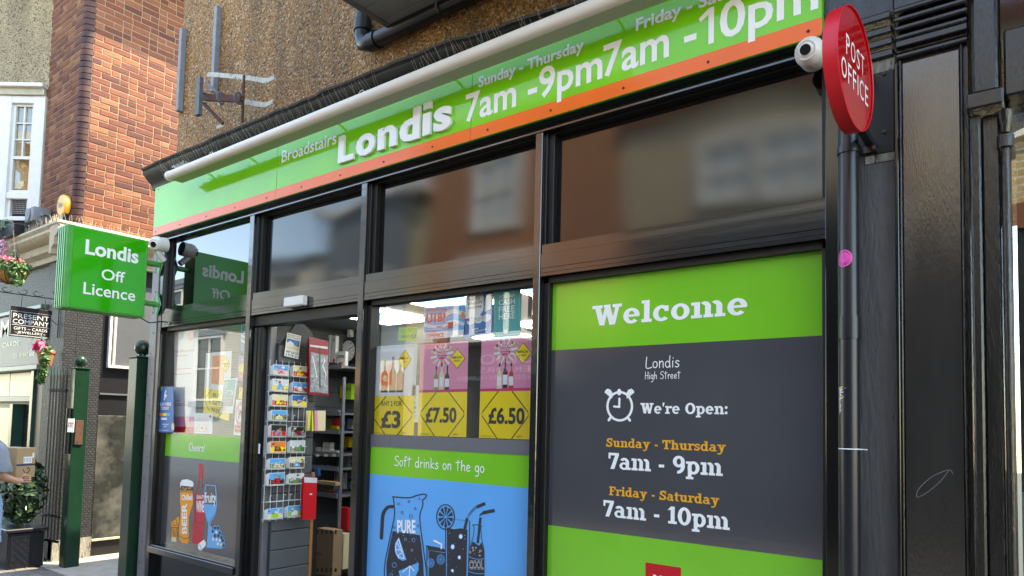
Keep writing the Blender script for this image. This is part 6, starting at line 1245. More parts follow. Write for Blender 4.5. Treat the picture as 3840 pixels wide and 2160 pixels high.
# ------------------------------------------------------------------ red brick neighbour across the alley
XF, YN = -9.0, 0.49
NF = PlY(YN); NX = PlX(XF)
nb = thing('brick_building', 'red brick building with rounded dark corner bricks across the alley', 'building', (-10, 2, 0))
xw = NF.px(186, 340)[0]
MB().box(-16, XF - 0.1, YN + 0.006, 8, 3.5, 7.3, 'mortar').box(XF - 0.0995, XF - 0.006, YN + 0.1, 8, 3.5, 7.3, 'mortar').build('mortar_core', nb)
MB().box(-16, XF - 0.1, YN + 0.1, 8, 0.0, 3.5, 'black_paint').build('lower_wall', nb)
MB().box(-16, XF + 0.55, YN - 0.3, 8.4, 7.42, 7.55, 'white_paint').build('eaves', nb)
bricks = []
g = 0.0745; r5 = random.Random(21)
def brick_mesh(w_, seed):
    r = random.Random(seed); q = MB(); h_ = 0.064; e = 0.005; j = lambda: r.uniform(-0.0022, 0.0022); d = 0.0
    o = [(0 + j(), 0.018, 0 + j()), (w_ + j(), 0.018, 0 + j()), (w_ + j(), 0.018, h_ + j()), (0 + j(), 0.018, h_ + j())]
    f = [(e + j(), 0.001 + j(), e + j()), (w_ - e + j(), 0.001 + j(), e + j()), (w_ - e + j(), 0.001 + j(), h_ - e + j()), (e + j(), 0.001 + j(), h_ - e + j())]
    m_ = [(a, 0.006, b) for a, _, b in o]
    q.add(o + m_ + f, [(8, 9, 10, 11)] + [(i, (i + 1) % 4, 4 + (i + 1) % 4, 4 + i) for i in range(4)] + [(4 + i, 4 + (i + 1) % 4, 8 + (i + 1) % 4, 8 + i) for i in range(4)], 'brick')
    me = bpy.data.meshes.new('brick'); me.from_pydata(q.v, [], q.f); me.materials.append(MAT['brick']); me.update(); return me
BM = {w_: [brick_mesh(w_, k + int(w_ * 1000)) for k in range(5)] for w_ in (0.205, 0.094)}
cand = []
def lay(n0, n1, z0, z1, face):
    row = 0; z = z0
    while z < z1:
        a = n0 - (0.0 if row % 2 else 0.0)
        while a < n1 - 0.05:
            w_ = 0.205 if (r5.random() < 0.62) else 0.094
            if a == n0: w_ = 0.094 if row % 2 else 0.205
            cand.append((face, a, z, w_)); a += w_ + 0.010
        z += g; row += 1
lay(YN + 0.105, 3.4, 3.88, 7.3, 'x')
# the front face is laid leftwards from the corner
row = 0; z = 3.88
while z < 7.3:
    a = XF - 0.105
    lim = xw if z < 5.95 else NF.px(186, 200)[0]
    while a > lim + 0.03:
        w_ = 0.205 if r5.random() < 0.6 else 0.094
        if a - w_ < lim: w_ = 0.094
        cand.append(('y', a - w_, z, w_)); a -= w_ + 0.010
    z += g; row += 1
def seen(c):
    f, a, z, w_ = c; p = (XF, a + w_ / 2, z) if f == 'x' else (a + w_ / 2, YN, z); u, v, d = project(p)
    ok = -40 < u < 680 and -40 < v < 900 and not (f == 'x' and a > 1.95)
    return (0 if ok else 1, d - (0.3 if w_ > .1 else 0))
cand.sort(key=seen)
mass = MB()
MX = {'x': lambda a, z: Matrix.Translation((XF, a, z)) @ Matrix(((0, -1, 0, 0), (1, 0, 0, 0), (0, 0, 1, 0), (0, 0, 0, 1))), 'y': lambda a, z: Matrix.Translation((a, YN, z))}
for i, (f, a, z, w_) in enumerate(cand):
    me = r5.choice(BM[w_]); M = MX[f](a, z + r5.uniform(-.0015, .0015))
    if i < 270:
        o = bpy.data.objects.new('brick', me); COL.objects.link(o); o.parent = nb; o.matrix_parent_inverse = Matrix.Translation(-Vector(nb.location)); o.matrix_basis = M
    else:
        mass.add([M @ v.co for v in me.vertices], [tuple(p.vertices) for p in me.polygons], 'brick_mass')
mass.build('brick', nb, kind='stuff')
qb = MB(); cxx, cyy, rr_ = XF - 0.1, YN + 0.1, 0.1
arc = [(cxx + rr_ * math.sin(t), cyy - rr_ * math.cos(t)) for t in np.linspace(0, math.pi / 2, 7)]
prof_ = arc + [(cxx, cyy)]
vs = [(x, y, 0.002) for x, y in prof_] + [(x, y, 0.067) for x, y in prof_]; K = len(prof_)
qb.add(vs, [(i, (i + 1) % K, K + (i + 1) % K, K + i) for i in range(K)] + [tuple(range(K))[::-1], tuple(range(K, 2 * K))], 'corner_brick')
cb = qb.build('corner_brick', nb, smooth=True); cbm = cb.data; bpy.data.objects.remove(cb); z = 3.88
while z < 7.3:
    o = bpy.data.objects.new('corner_brick', cbm); COL.objects.link(o); o.parent = nb; o.matrix_parent_inverse = Matrix.Translation(-Vector(nb.location)); o.location = (r5.uniform(-.003, .003), r5.uniform(-.003, .003), z); z += g
# canted bay with pebbledash and sash window to the left
lf = NF.px(186, 200)[0]
OX_, OY_ = -10.10, YN - 0.012; DXw, DYw = -.80, -.60; NXw, NYw = .60, -.80   # leftwards along the cant, and out of it
class Cant:   # a = distance to the left of the brick, b = height
    def m(s, a, b, l=0.0): return (OX_ + DXw * a + NXw * l, OY_ + DYw * a + NYw * l, b)
    def px(s, u, v):
        r = ray(u, v); nn = np.array([NXw, NYw]); t = (nn @ (np.array([OX_, OY_]) - CAM[:2])) / (nn @ r[:2]); p = CAM + t * r
        return ((p[0] - OX_) * DXw + (p[1] - OY_) * DYw, p[2])
CN = Cant()
def cbox(mb, a0, a1, l0, l1, z0, z1, m):
    v = [CN.m(a, z, l) for z in (z0, z1) for a, l in ((a0, l0), (a1, l0), (a1, l1), (a0, l1))]
    mb.add(v, [(0, 3, 2, 1), (4, 5, 6, 7), (0, 1, 5, 4), (1, 2, 6, 5), (2, 3, 7, 6), (3, 0, 4, 7)], m); return mb
zP = lambda u, v: CN.px(u, v)[1]
zhd, zh1, zt_s, zmid, zlow, zv1, zv0, zsill = [zP(90, v) for v in (330, 362, 398, 590, 712, 745, 800, 822)]
cbox(MB(), -.06, 2.2, -.3, 0.0, zhd, 7.3, 'pebble_pale').build('pebbledash_panel', nb)
cbox(cbox(MB(), -.03, 2.2, .0, .12, zhd - .03, zhd + .02, 'white_paint'), -.02, 2.2, .0, .07, zh1, zhd - .031, 'cream_stone').build('window_head', nb, bevel=0.008)
aR = CN.px(152, 600)[0]; aS0 = CN.px(118, 600)[0]; aS1 = CN.px(36, 600)[0]
f = MB(); cbox(f, -.02, aS0 - .001, -.05, .03, zsill, zh1 - .001, 'white_paint'); cbox(f, aS1 + .001, aS1 + .6, -.05, .03, zsill, zh1 - .001, 'white_paint'); cbox(f, aS0, aS1, -.05, .028, zt_s + .03, zh1 - .002, 'white_paint'); cbox(f, -.02, 2.2, -.05, .08, zsill - .04, zsill - .001, 'white_paint'); cbox(f, aS0, aS1, -.05, .02, zlow - .12, zlow - .04, 'white_paint')
wn = f.build('window', nb, bevel=0.004)
f = MB(); st_w = .035
for a0, a1 in ((aS0, aS0 + st_w), (aS1 - st_w, aS1)): cbox(f, a0, a1, -.06, -.01, zsill, zt_s + .029, 'white_paint')
for z, h_ in ((zt_s, .029), (zmid - .02, .04), (zlow - .04, .04), (zsill, .04)): cbox(f, aS0 + st_w + .001, aS1 - st_w - .001, -.058, -.012, z, z + h_, 'white_paint')
am = (aS0 + aS1) / 2; cbox(f, am - .009, am + .009, -.05, -.016, zmid + .021, zt_s - .001, 'white_paint')
for k in (1, 2): z = zmid + .02 + (zt_s - zmid - .02) * k / 3; cbox(f, aS0 + st_w + .001, aS1 - st_w - .001, -.048, -.018, z - .008, z + .008, 'white_paint')
f.build('sash', wn, bevel=0.002)
cbox(MB(), aS0 + .01, aS1 - .01, -.045, -.040, zlow, zt_s, 'old_glass').build('pane', wn); cbox(MB(), aS0, aS1, -.09, -.085, zlow, zt_s, 'curtain_tan').build('curtain', wn)
ms = MB()
for i in range(12): a_ = aS0 + .04 + i * (aS1 - aS0 - .08) / 11; ms.cyl(CN.m(a_, zv0, -.02), CN.m(a_, zv1, -.02), 0.0016, 'wire', 4)
for i in range(8): z = zv0 + i * (zv1 - zv0) / 7; ms.cyl(CN.m(aS0 + .035, z, -.02), CN.m(aS1 - .035, z, -.02), 0.0016, 'wire', 4)
ms.build('wire_mesh', wn, kind='stuff'); cbox(MB(), aS0, aS1, -.10, -.07, zsill, zlow - .05, 'mesh_dark').build('dark_gap', wn)
cbox(MB(), -.02, 2.2, -.2, .05, 3.87, zsill - .041, 'lead').build('lead_apron', nb, bevel=0.01)

# neighbour shopfront
ns = thing('gift_shopfront', 'grey and green gift shop front under a cream moulded cornice', 'shopfront', (-10.5, YN, 0))
prf = [(YN + .012, 3.86), (YN - .24, 3.86), (YN - .25, 3.83), (YN - .22, 3.80), (YN - .235, 3.76), (YN - .20, 3.71), (YN - .13, 3.68), (YN - .12, 3.60), (YN - .06, 3.56), (YN - .055, 3.50), (YN + .012, 3.50)]
MB().extr(prf, 'x', -15, XF + 0.24, 'cream_stone').build('cornice_front', ns, smooth=True)
prx = [(XF - .012, 3.862)] + [(XF - (p - YN), z + .002) for p, z in prf[1:-1]] + [(XF - .012, 3.502)]
MB().extr(prx, 'y', YN - 0.235, 4.5, 'cream_stone').build('cornice_side', ns, smooth=True)
sk = MB()
for i in range(110):
    x = XF + 0.2 - i * 0.014 if i < 80 else XF + 0.2; y = YN - .20 if i < 80 else YN - .15 + (i - 80) * .03
    sk.cyl((x, y, 3.86), (x + r5.uniform(-.03, .03), y + r5.uniform(-.03, .03), 3.86 + r5.uniform(.05, .11)), 0.0016, 'cream_stone', 4)
tag(sk.build('bird_spikes', kind='stuff'), 'pale plastic bird spikes on the cream cornice below the red bricks', 'bird spikes')
MB().box(-9.56, XF, YN - 0.03, YN + 0.10, 0.02, 3.5, 'ribbed_tile').build('tiled_pilaster', ns, bevel=0.004)
yt = NX.px(368, 1520)[0]; MB().box(XF - 0.10, XF, YN + 0.101, yt, 0.25, 3.5, 'ribbed_tile').build('tiled_return', ns)
MB().box(XF - 0.10, XF + 0.02, YN - 0.03, yt, 0.0, 0.249, 'timber_bare').build('rough_plinth', ns)
ye2 = NX.px(560, 1400)[0] + .5
MB().box(XF - 0.12, XF - 0.03, yt + .001, ye2, 0.0, 3.5, 'black_paint').build('side_wall', ns)
p0 = NX.px(374, 1980); p1 = NX.px(470, 1560); MB().box(XF - 0.03, XF - 0.015, yt + .01, p1[0] + .25, 0.22, p1[1], 'grimy_board').build('weathered_board', ns, bevel=0.004)
MB().box(XF - 0.03, XF + 0.01, yt + .01, p1[0] + .3, 0.19, 0.215, 'cream_stone').build('stone_step', ns, bevel=0.004)
MB().box(XF - 0.03, XF + 0.0, yt + .01, p1[0] + .28, p1[1] + .25, p1[1] + .27, 'grey_metal').build('door_trim', ns)
a0, z0 = NX.px(412, 1370); a1, z1 = NX.px(560, 1180)
aw = MB().box(XF - 0.03, XF + 0.03, a0 - .03, a1 + .3, z0 - .03, z0, 'white_paint').box(XF - 0.03, XF + 0.02, a0 - .03, a0, z0, 3.3, 'white_paint').box(XF - 0.03, XF + 0.015, a0 + .03, a0 + .05, z0, 3.3, 'white_paint').build('alley_window', ns, bevel=0.003)
MB().box(XF - 0.03, XF - 0.01, a0 + .05, a1 + .3, z0, 3.3, 'slat_grey').build('obscured_pane', aw)
SB = PlY(YN - .06)
zb1, zb0 = SB.px(60, 1180)[1], SB.px(60, 1372)[1]; xs1 = SB.px(151, 1300)[0]
MB().box(-15, xs1, YN - .06, YN + .1, zb0, zb1, 'grey_paint').build('name_board', ns, bevel=0.004)
MB().box(-15, xs1 + .03, YN - .09, YN + .09, zb1 + .001, zb1 + .06, 'sage').build('board_moulding', ns, bevel=0.01); MB().box(-15, xs1 + .02, YN - .09, YN + .09, zb0 - .07, zb0 - .001, 'sage').build('board_moulding', ns, bevel=0.01)
MB().box(-15, -9.565, YN + .0, YN + .1, zb1 + .061, 3.5, 'ribbed_tile').build('upper_panel', ns)
q = MB(); SB2 = PlY(YN - .061); c4_ = lambda x, y: (x * .2622, 1100 + y * .2622)
def nt_(s, LB, Rr, T, **kw): a0_, b0_ = SB2.px(*c4_(*LB)); a1_ = SB2.px(*c4_(*Rr))[0]; b1_ = SB2.px(*c4_(*T))[1]; text(q, SB2, s, a0_, b0_, a1_, b1_, 'p_cream', lift=.002, **kw)
nt_('M', (5, 630), (130, 600), (10, 400), bold=0.02); nt_('CARDS', (38, 782), (275, 750), (38, 712)); nt_('TEL: 01843 602', (178, 928), (495, 890), (180, 870)); q.build('lettering', ns)
# shop window with green frames
gw = MB(); GWx1 = NF.px(128, 1500)[0]
gw.box(GWx1, GWx1 + .09, YN - .05, YN + .1, .35, zb0 - .075, 'dark_green').box(-14, GWx1 - .001, YN - .04, YN + .1, NF.px(60, 1495)[1] - .04, NF.px(60, 1495)[1] + .03, 'sage').box(GWx1 - .72, GWx1 - .62, YN - .03, YN + .1, .35, NF.px(60, 1500)[1] - .05, 'dark_green')
shopwin = gw.build('window_frame', ns, bevel=0.004)
zq = NF.px(60, 1495)[1] + .03
for i in range(3): MB().box(GWx1 - .30 - i * .85 if i else GWx1 - .14, (GWx1 - .16 - i * .0) if i == 0 else GWx1 - .30 - (i - 1) * .85 - .03, YN + .02, YN + .03, zq, zb0 - .08, 'p_cream').build('pane', shopwin) if i == 0 else MB().box(GWx1 - .18 - i * .75, GWx1 - .20 - (i - 1) * .75, YN + .02, YN + .03, zq, zb0 - .08, 'p_cream').build('pane', shopwin)
MB().box(-14, GWx1 + .09, YN - .06, YN + .12, 0, .34, 'dark_green').build('stall_riser', ns)
MB().box(GWx1 - .001 + .09, -9.56, YN - .02, YN + .1, 0, zb0 - .075, 'black_paint').build('jamb_panel', ns)
MB().box(-14, GWx1 - .001, YN + .3, YN + .34, .34, zq, 'p_brown').build('display_back', ns)
for i, z in enumerate((1.05, 1.35, 1.65)):
    MB().box(GWx1 - .60, GWx1 - .02, YN + .10, YN + .29, z, z + .02, 'cardboard').build('display_shelf', ns)
for i in range(12):
    x = GWx1 - .55 + (i % 4) * .13; z = (1.07, 1.37, .80)[i // 4]; c = ['p_cream', 'p_orange', 'p_pale', 'p_pink', 'p_white'][i % 5]
    tag(MB().cyl((x, YN + .18, z), (x + .01, YN + .18, z + .12), .03, c, 10, r1=.015).sphere((x + .01, YN + .18, z + .135), .022, c, 8).build('ornament', smooth=True), 'small %s ornament, %s from the left on the %s shelf of the gift shop window' % (['cream', 'orange', 'pale', 'pink', 'white'][i % 5], ['first', 'second', 'third', 'fourth'][i % 4], ['lower', 'upper', 'bottom'][i // 4]), 'ornament', 'ornaments in the gift shop window')
MB().box(GWx1 - 1.3, GWx1 - .72, YN - .01, YN + .0, .9, zq - .15, 'p_cream').build('door_pane', ns)

# wall boxes
sp_ = PlY(YN - .12); x0, z0 = sp_.px(118, 845); x1, z1 = sp_.px(152, 778)
fb = thing('floodlight_box', 'grey plastic box with round grille on the brick above the cream cornice', 'speaker', (x0, YN - .1, z0))
MB().box(x0, x1 + .02, YN - .20, YN - .001, z0, z1, 'grey_plastic').build('casing', fb, bevel=0.02, smooth=True, seg=2)
MB().cyl(((x0 + x1) / 2, YN - .20, (z0 + z1) / 2), ((x0 + x1) / 2, YN - .212, (z0 + z1) / 2), (z1 - z0) * .42, 'grey_plastic', 24).cyl(((x0 + x1) / 2, YN - .212, (z0 + z1) / 2 + .02), ((x0 + x1) / 2, YN - .216, (z0 + z1) / 2 + .02), .03, 'conduit_grey', 16).build('grille', fb, smooth=True)
MB().box(x1 + .021, x1 + .035, YN - .13, YN - .09, z0 + .07, z1 - .06, 'conduit_grey').box(x1 + .021, x1 + .05, YN - .11, YN - .04, z0 + .09, z0 + .13, 'grey_plastic').build('latch', fb, bevel=0.003)
ap = PlY(YN - .07); ax, az = ap.px(228, 768)
al = thing('alarm_box', 'yellow alarm box with dark blue point on the red brick wall', 'alarm', (ax, YN, az))
MB().cyl((ax, YN - .002, az), (ax, YN - .07, az), .125, 'alarm_yellow', 30).build('yellow_cover', al, bevel=0.008, smooth=True)
MB().extr([(ax - .09, az - .05), (ax + .10, az - .05), (ax + .02, az - .19)], 'y', YN - .055, YN - .001, 'navy').build('blue_base', al, bevel=0.01)
q = MB(); AP2 = PlY(YN - .079); text(q, AP2, 'Yale', ax - .075, az - .035, ax + .055, az + .035, 'p_black', bold=0.01, lift=.001); q.build('lettering', al)

# hanging board sign, bracket and baskets
HX = -9.15; HP = PlX(HX); hb = [HP.px(*c4_(*p)) for p in ((130, 612), (727, 658), (747, 250), (150, 175))]
ya_, yb2 = (hb[0][0] + hb[3][0]) / 2, (hb[1][0] + hb[2][0]) / 2; za2, zb3_ = (hb[0][1] + hb[1][1]) / 2, (hb[2][1] + hb[3][1]) / 2
hs = thing('hanging_sign', 'black hanging board reading PRESENT COMPANY gifts cards jewellery', 'sign', (HX, (ya_ + yb2) / 2, zb3_))
MB().box(HX - .03, HX, ya_, yb2, za2, zb3_, 'black_paint').build('board', hs, bevel=0.006)
H2 = PlX(HX + .0005)
class HS:
    def m(s, a, b, l=0.0): return (HX + .0006 + l, ya_ + a * (yb2 - ya_), za2 + b * (zb3_ - za2))
q = MB(); H_ = HS()
text(q, H_, 'PRESENT', .07, .62, .93, .77, 'p_white', bold=-0.004); text(q, H_, 'COMPANY', .07, .43, .93, .58, 'p_white', bold=-0.004); text(q, H_, 'GIFTS ~ CARDS', .10, .23, .90, .33, 'p_white', bold=-0.004); text(q, H_, '~JEWELLERY~', .13, .09, .87, .19, 'p_white', bold=-0.004)
q.rect(H_, .05, .385, .95, .395, 'p_white', .001); q.rect(H_, .05, .045, .95, .055, 'p_white', .001); q.stroke(H_, [(.02, .03), (.98, .03), (.98, .84), (.02, .84)], .008, 'p_white', .0008, closed=True); q.build('lettering', hs)
zb4 = zb3_ + .14; q = MB(); yw = YN - .03
q.tube([(HX - .015, ya_ - .25, zb4), (HX - .015, yw, zb4)], .006, 'black_paint', 6).tube([(HX - .015, yw - .01, zb4 - .45), (HX - .015, yw - .01, zb4 + .06)], .006, 'black_paint', 6)
for y, s_ in ((ya_ - .05, 1), (ya_ + .12, -1), (ya_ + .25, 1)): q.tube([(HX - .015, y + .05 * t * math.cos(t * 5) * s_, zb4 + .045 + .04 * t * math.sin(t * 5)) for t in np.linspace(.2, 1.2, 12)], .004, 'black_paint', 5)
q.tube([(HX - .015, yw - .02 - .06 * math.cos(t), zb4 + .06 + .06 * math.sin(t)) for t in np.linspace(0, 4.4, 12)], .004, 'black_paint', 5); q.tube([(HX - .015, yw - .01, zb4 - .3), (HX - .015, yw - .12, zb4 - .22), (HX - .015, yw - .16, zb4 - .02)], .004, 'black_paint', 5)
q.tube([(HX - .015, (ya_ + yb2) / 2 - .1, zb4), (HX - .015, (ya_ + yb2) / 2 - .1, zb3_)], .003, 'black_paint', 5)
q.build('scroll_bracket', hs, smooth=True)
def leaves(c, rad, n, size, m, seed, q=None, asp=1.8, droop=0.0):
    r = random.Random(seed); q = q or MB()
    for i in range(n):
        while True:
            d = Vector((r.uniform(-1, 1), r.uniform(-1, 1), r.uniform(-1, 1)))
            if 0.2 < d.length <= 1: break
        p = Vector(c) + Vector((d.x * rad[0], d.y * rad[1], d.z * rad[2] - droop * r.random())); nn = (d + Vector((r.uniform(-.8, .8), r.uniform(-.8, .8), r.uniform(-.3, 1)))).normalized()
        a = nn.orthogonal().normalized(); a.rotate(Matrix.Rotation(r.uniform(0, 6.28), 3, nn)); b = nn.cross(a); s_ = size * r.uniform(.6, 1.3)
        q.add([p - a * s_ * asp / 2, p + b * s_ * .45 + nn * s_ * .1, p + a * s_ * asp / 2 - nn * s_ * .15, p - b * s_ * .45 + nn * s_ * .1], [(0, 1, 2), (0, 2, 3)], m)
    return q
BK = PlY(-0.05); bx_, bz_ = BK.px(40, 1012); ry = .165
hk = thing('hanging_basket', 'coir hanging basket of bright pink flowers left of the green box sign', 'hanging basket', (bx_, -.05, bz_))
q = MB(); n = 20; vs = []; fs_ = []
for i in range(7):
    ph = math.pi / 2 * i / 6
    for j in range(n): th = 2 * math.pi * j / n; vs.append((bx_ + ry * math.cos(ph) * math.cos(th), -.05 + ry * math.cos(ph) * math.sin(th), bz_ - ry * .95 * math.sin(ph)))
for i in range(6):
    for j in range(n): fs_.append((i * n + j, i * n + (j + 1) % n, (i + 1) * n + (j + 1) % n, (i + 1) * n + j))
q.add(vs, fs_, 'coir'); q.build('coir_liner', hk, smooth=True)
q = MB()
for j in range(10): th = 2 * math.pi * j / 10; q.tube([(bx_ + (ry + .004) * math.cos(ph) * math.cos(th), -.05 + (ry + .004) * math.cos(ph) * math.sin(th), bz_ - (ry + .004) * .95 * math.sin(ph)) for ph in np.linspace(0, math.pi / 2, 7)], .003, 'black_paint', 5)
q.tube([(bx_ + ry * math.cos(t), -.05 + ry * math.sin(t), bz_) for t in np.linspace(0, 6.28, 21)[:-1]], .004, 'black_paint', 5, closed=True)
for j in range(3): th = 2.09 * j; q.cyl((bx_ + ry * math.cos(th), -.05 + ry * math.sin(th), bz_), (bx_, -.05, bz_ + .45), .002, 'black_paint', 4)
q.build('wire_frame', hk)
leaves((bx_ + .02, -.05, bz_ + .03), (.22, .2, .10), 420, .035, 'leaf', 1).build('foliage', hk, kind='stuff'); leaves((bx_ + .19, -.05, bz_ - .06), (.08, .08, .16), 200, .03, 'leaf', 2).build('trailing_leaves', hk, kind='stuff')
leaves((bx_ + .02, -.08, bz_ + .085), (.20, .16, .05), 260, .022, 'petal_pink', 3, asp=1.1).build('pink_blooms', hk, kind='stuff')
up = thing('flower_trough', 'black trough of grey green leaves and pale pink blossom on the cream cornice', 'planter', (-10.3, YN - .2, 3.95))
TP = PlY(YN - .22); tx0, tz0 = TP.px(-160, 990); tx1, tz1 = TP.px(78, 905)
MB().box(tx0, tx1, YN - .30, YN - .08, 3.865, 4.0, 'black_plastic_pipe').build('trough', up, bevel=0.01)
c_ = TP.px(30, 855); leaves((c_[0] - .15, YN - .25, c_[1]), (.36, .12, .13), 420, .05, 'leaf_grey', 5).build('foliage', up, kind='stuff'); c_ = PlY(YN - .32).px(12, 935); leaves((c_[0], YN - .32, c_[1]), (.07, .06, .16), 240, .028, 'petal_pale', 6, asp=1.1).build('blossom', up, kind='stuff')
c_ = PlY(YN - .3).px(55, 985); leaves((c_[0], YN - .3, c_[1]), (.07, .06, .15), 110, .035, 'leaf_grey', 7).build('trailing_leaves', up, kind='stuff')
PTp = PlY(YN - .16); px_, pz_ = PTp.px(171, 1345)
wpot = thing('wall_pot', 'terracotta pot of pink roses and white lilies on the tiled pilaster', 'flower pot', (px_, YN - .16, pz_))
MB().cyl((px_, YN - .16, pz_ - .08), (px_, YN - .16, pz_ + .06), .065, 'terracotta', 20, r1=.09).cyl((px_, YN - .16, pz_ + .061), (px_, YN - .16, pz_ + .09), .098, 'terracotta', 20).build('pot', wpot, smooth=True)
def rose(c, r0, m, name, par, seed):
    q = MB(); r = random.Random(seed)
    for k in range(34): leaf = leaves(c, (r0, r0, r0 * .8), 1, r0 * .9, m, seed * 50 + k, q, asp=1.1)
    return q.build(name, par)
for i, (dx, dz, r0) in enumerate(((-.06, .14, .055), (.0, .17, .05), (-.02, .11, .06), (.03, .13, .045))): rose((px_ + dx, YN - .22, pz_ + dz), r0, 'petal_pink', 'rose', wpot, 30 + i)
for i, (dx, dz) in enumerate(((-.15, .17), (.14, .17), (-.16, .12))):
    q = MB(); c = Vector((px_ + dx, YN - .22, pz_ + dz))
    for k in range(6): t = k * 1.047; d = Vector((math.cos(t), -.35, math.sin(t))); s_ = Vector((-math.sin(t), 0, math.cos(t))) * .02; q.add([c, c + d * .06 + s_, c + d * .11, c + d * .06 - s_], [(0, 1, 2), (0, 2, 3)], 'petal_white')
    q.build('lily', wpot)
leaves((px_ + .0, YN - .17, pz_ + .1), (.13, .06, .06), 70, .04, 'leaf', 8).build('foliage', wpot, kind='stuff')
for i, (dx, dz, r_x, r_z) in enumerate(((.10, -.02, .07, .10), (.07, -.14, .08, .11), (.0, -.22, .09, .08))): leaves((px_ + dx, YN - .2, pz_ + dz), (r_x, .05, r_z), 130, .03, 'leaf', 40 + i).build('trailing_ivy', wpot, kind='stuff')

# gate posts, black gate leaf, notice
def gate_post(x, y, zt, label, s_=.075):
    t = thing('gate_post', label, 'post', (x, y, 0), group='green gate posts with ball tops')
    MB().box(x - s_, x + s_, y - s_, y + s_, 0.01, zt, 'bollard_green').build('post', t, bevel=0.006); MB().box(x - s_ - .012, x + s_ + .012, y - s_ - .012, y + s_ + .012, zt + .0005, zt + .014, 'bollard_green').build('cap', t, bevel=0.003)
    MB().cyl((x, y, zt + .014), (x, y, zt + .05), .035, 'bollard_green', 16).sphere((x, y, zt + .09), .066, 'bollard_green', 24).build('ball', t, smooth=True); return t
gp = gate_post(-8.60, .50, 2.19, 'green square gate post with ball top, left one beside the black railings')
MB().cyl((-8.585, .415, 1.25), (-8.585, .415, 1.75), .035, 'black_paint', 14).build('hinge_sleeve', gp, smooth=True); MB().box(-8.523, -8.508, .45, .53, 1.35, 1.62, 'rust').build('lock_plate', gp, bevel=0.003)
gate_post(-6.08, .02, 2.17, 'green square gate post with ball top, right one beside the shop corner')
gt = thing('railing_gate', 'black metal railing gate folded back against the tiled corner', 'gate', (-8.86, .6, 0))
GP_ = lambda t: (-8.68 - .31 * t, .40 - .045 * t)
for i in range(6): x, y = GP_(i / 5); MB().cyl((x, y, .30), (x, y, 2.12), .010, 'black_paint', 8).build('rail_bar', gt, smooth=True)
for z in (.28, .55, 1.95): MB().tube([(*GP_(-.04), z), (*GP_(1.04), z)], .016, 'black_paint', 6).build('cross_rail', gt)
for i in range(6): x, y = GP_(i / 5); MB().cyl((x, y, 2.12), (x, y, 2.22), .012, 'bollard_green', 8, r1=.002).build('finial', gt)
NTp = PlY(.30); nx0, nz0 = NTp.px(252, 1620); nx1, nz1 = NTp.px(278, 1570)
nt2 = thing('cctv_notice', 'small white and red CCTV notice on the black railings', 'sign', (nx0, .30, nz0)); MB().box(nx0, nx1, .30, .305, nz0, nz1, 'p_white').box(nx0, nx1, .297, .2999, nz0 + (nz1 - nz0) * .58, nz0 + (nz1 - nz0) * .72, 'p_red').build('plate', nt2)
q = MB(); text(q, PlY(.2960), 'CCTV', nx0 + .01, nz0 + (nz1 - nz0) * .36, nx1 - .01, nz0 + (nz1 - nz0) * .52, 'p_black', bold=.02); q.build('lettering', nt2)

# planter with shrub
plx0, ply0 = -8.93, .0
pt = thing('planter', 'square black planter with lattice pattern holding a dark leafy shrub', 'planter', (-9.0, .15, 0))
MB().box(-9.20, -8.82, -.02, .33, .01, .40, 'black_plastic_pipe').build('trough', pt, bevel=0.012); MB().box(-9.225, -8.795, -.045, .355, .4005, .44, 'black_plastic_pipe').build('rim', pt, bevel=0.008)
class FX:
    def __init__(s, f): s.f = f
    def m(s, a, b, l=0.0): return s.f(a, b, l)
q = MB()
for f in (FX(lambda a, b, l: (-9.17 + a * .32, -.0205 - l, .05 + b * .31)), FX(lambda a, b, l: (-8.8195 + l, .01 + a * .29, .05 + b * .31))):
    for k in range(-3, 6): 
        for sgn_ in (1, -1):
            pts = []
            for t in np.linspace(0, 1, 9):
                a = (k * .25 + t) if sgn_ > 0 else (k * .25 + 1 - t)
                if 0 <= a <= 1: pts.append((a, t))
            if len(pts) > 1: q.stroke(f, pts, .03, 'black_plastic_pipe', .006, caps=False)
    q.stroke(f, [(0, 0), (1, 0), (1, 1), (0, 1)], .04, 'black_plastic_pipe', .008, closed=True)
q.build('lattice_relief', pt)
leaves((-9.0, .15, .84), (.24, .22, .38), 800, .062, 'leaf_dark', 12, asp=1.6).build('foliage', pt, kind='stuff')
q = MB()
for k in range(7): q.tube([(-9.0 + r5.uniform(-.04, .04), .15 + r5.uniform(-.04, .04), .42), (-9.0 + r5.uniform(-.12, .12), .15 + r5.uniform(-.12, .12), .75), (-9.0 + r5.uniform(-.18, .18), .15 + r5.uniform(-.2, .2), 1.1)], .006, 'stem', 6)
q.build('stems', pt, kind='stuff')

# ------------------------------------------------------------------ person carrying a parcel
def skin(name, verts, edges, rad, m, parent, sub=2, root=0):
    me = bpy.data.meshes.new(name); me.from_pydata(verts, edges, []); o = bpy.data.objects.new(name, me); COL.objects.link(o)
    md = o.modifiers.new('s', 'SKIN'); md.use_smooth_shade = True; o.modifiers.new('d', 'SUBSURF').levels = sub; o.modifiers['d'].render_levels = sub
    for i, r in enumerate(rad): me.skin_vertices[0].data[i].radius = (r, r) if not isinstance(r, tuple) else r
    me.skin_vertices[0].data[root].use_root = True
    dg = bpy.context.evaluated_depsgraph_get(); m2 = bpy.data.meshes.new_from_object(o.evaluated_get(dg)); bpy.data.objects.remove(o)
    m2.materials.clear(); m2.materials.append(MAT[m]); m2.polygons.foreach_set('use_smooth', [True] * len(m2.polygons))
    o = bpy.data.objects.new(name, m2); COL.objects.link(o); o.parent = parent; o.matrix_parent_inverse = Matrix.Translation(-Vector(parent.location)); return o
PXx, PYy = -7.66, -.64
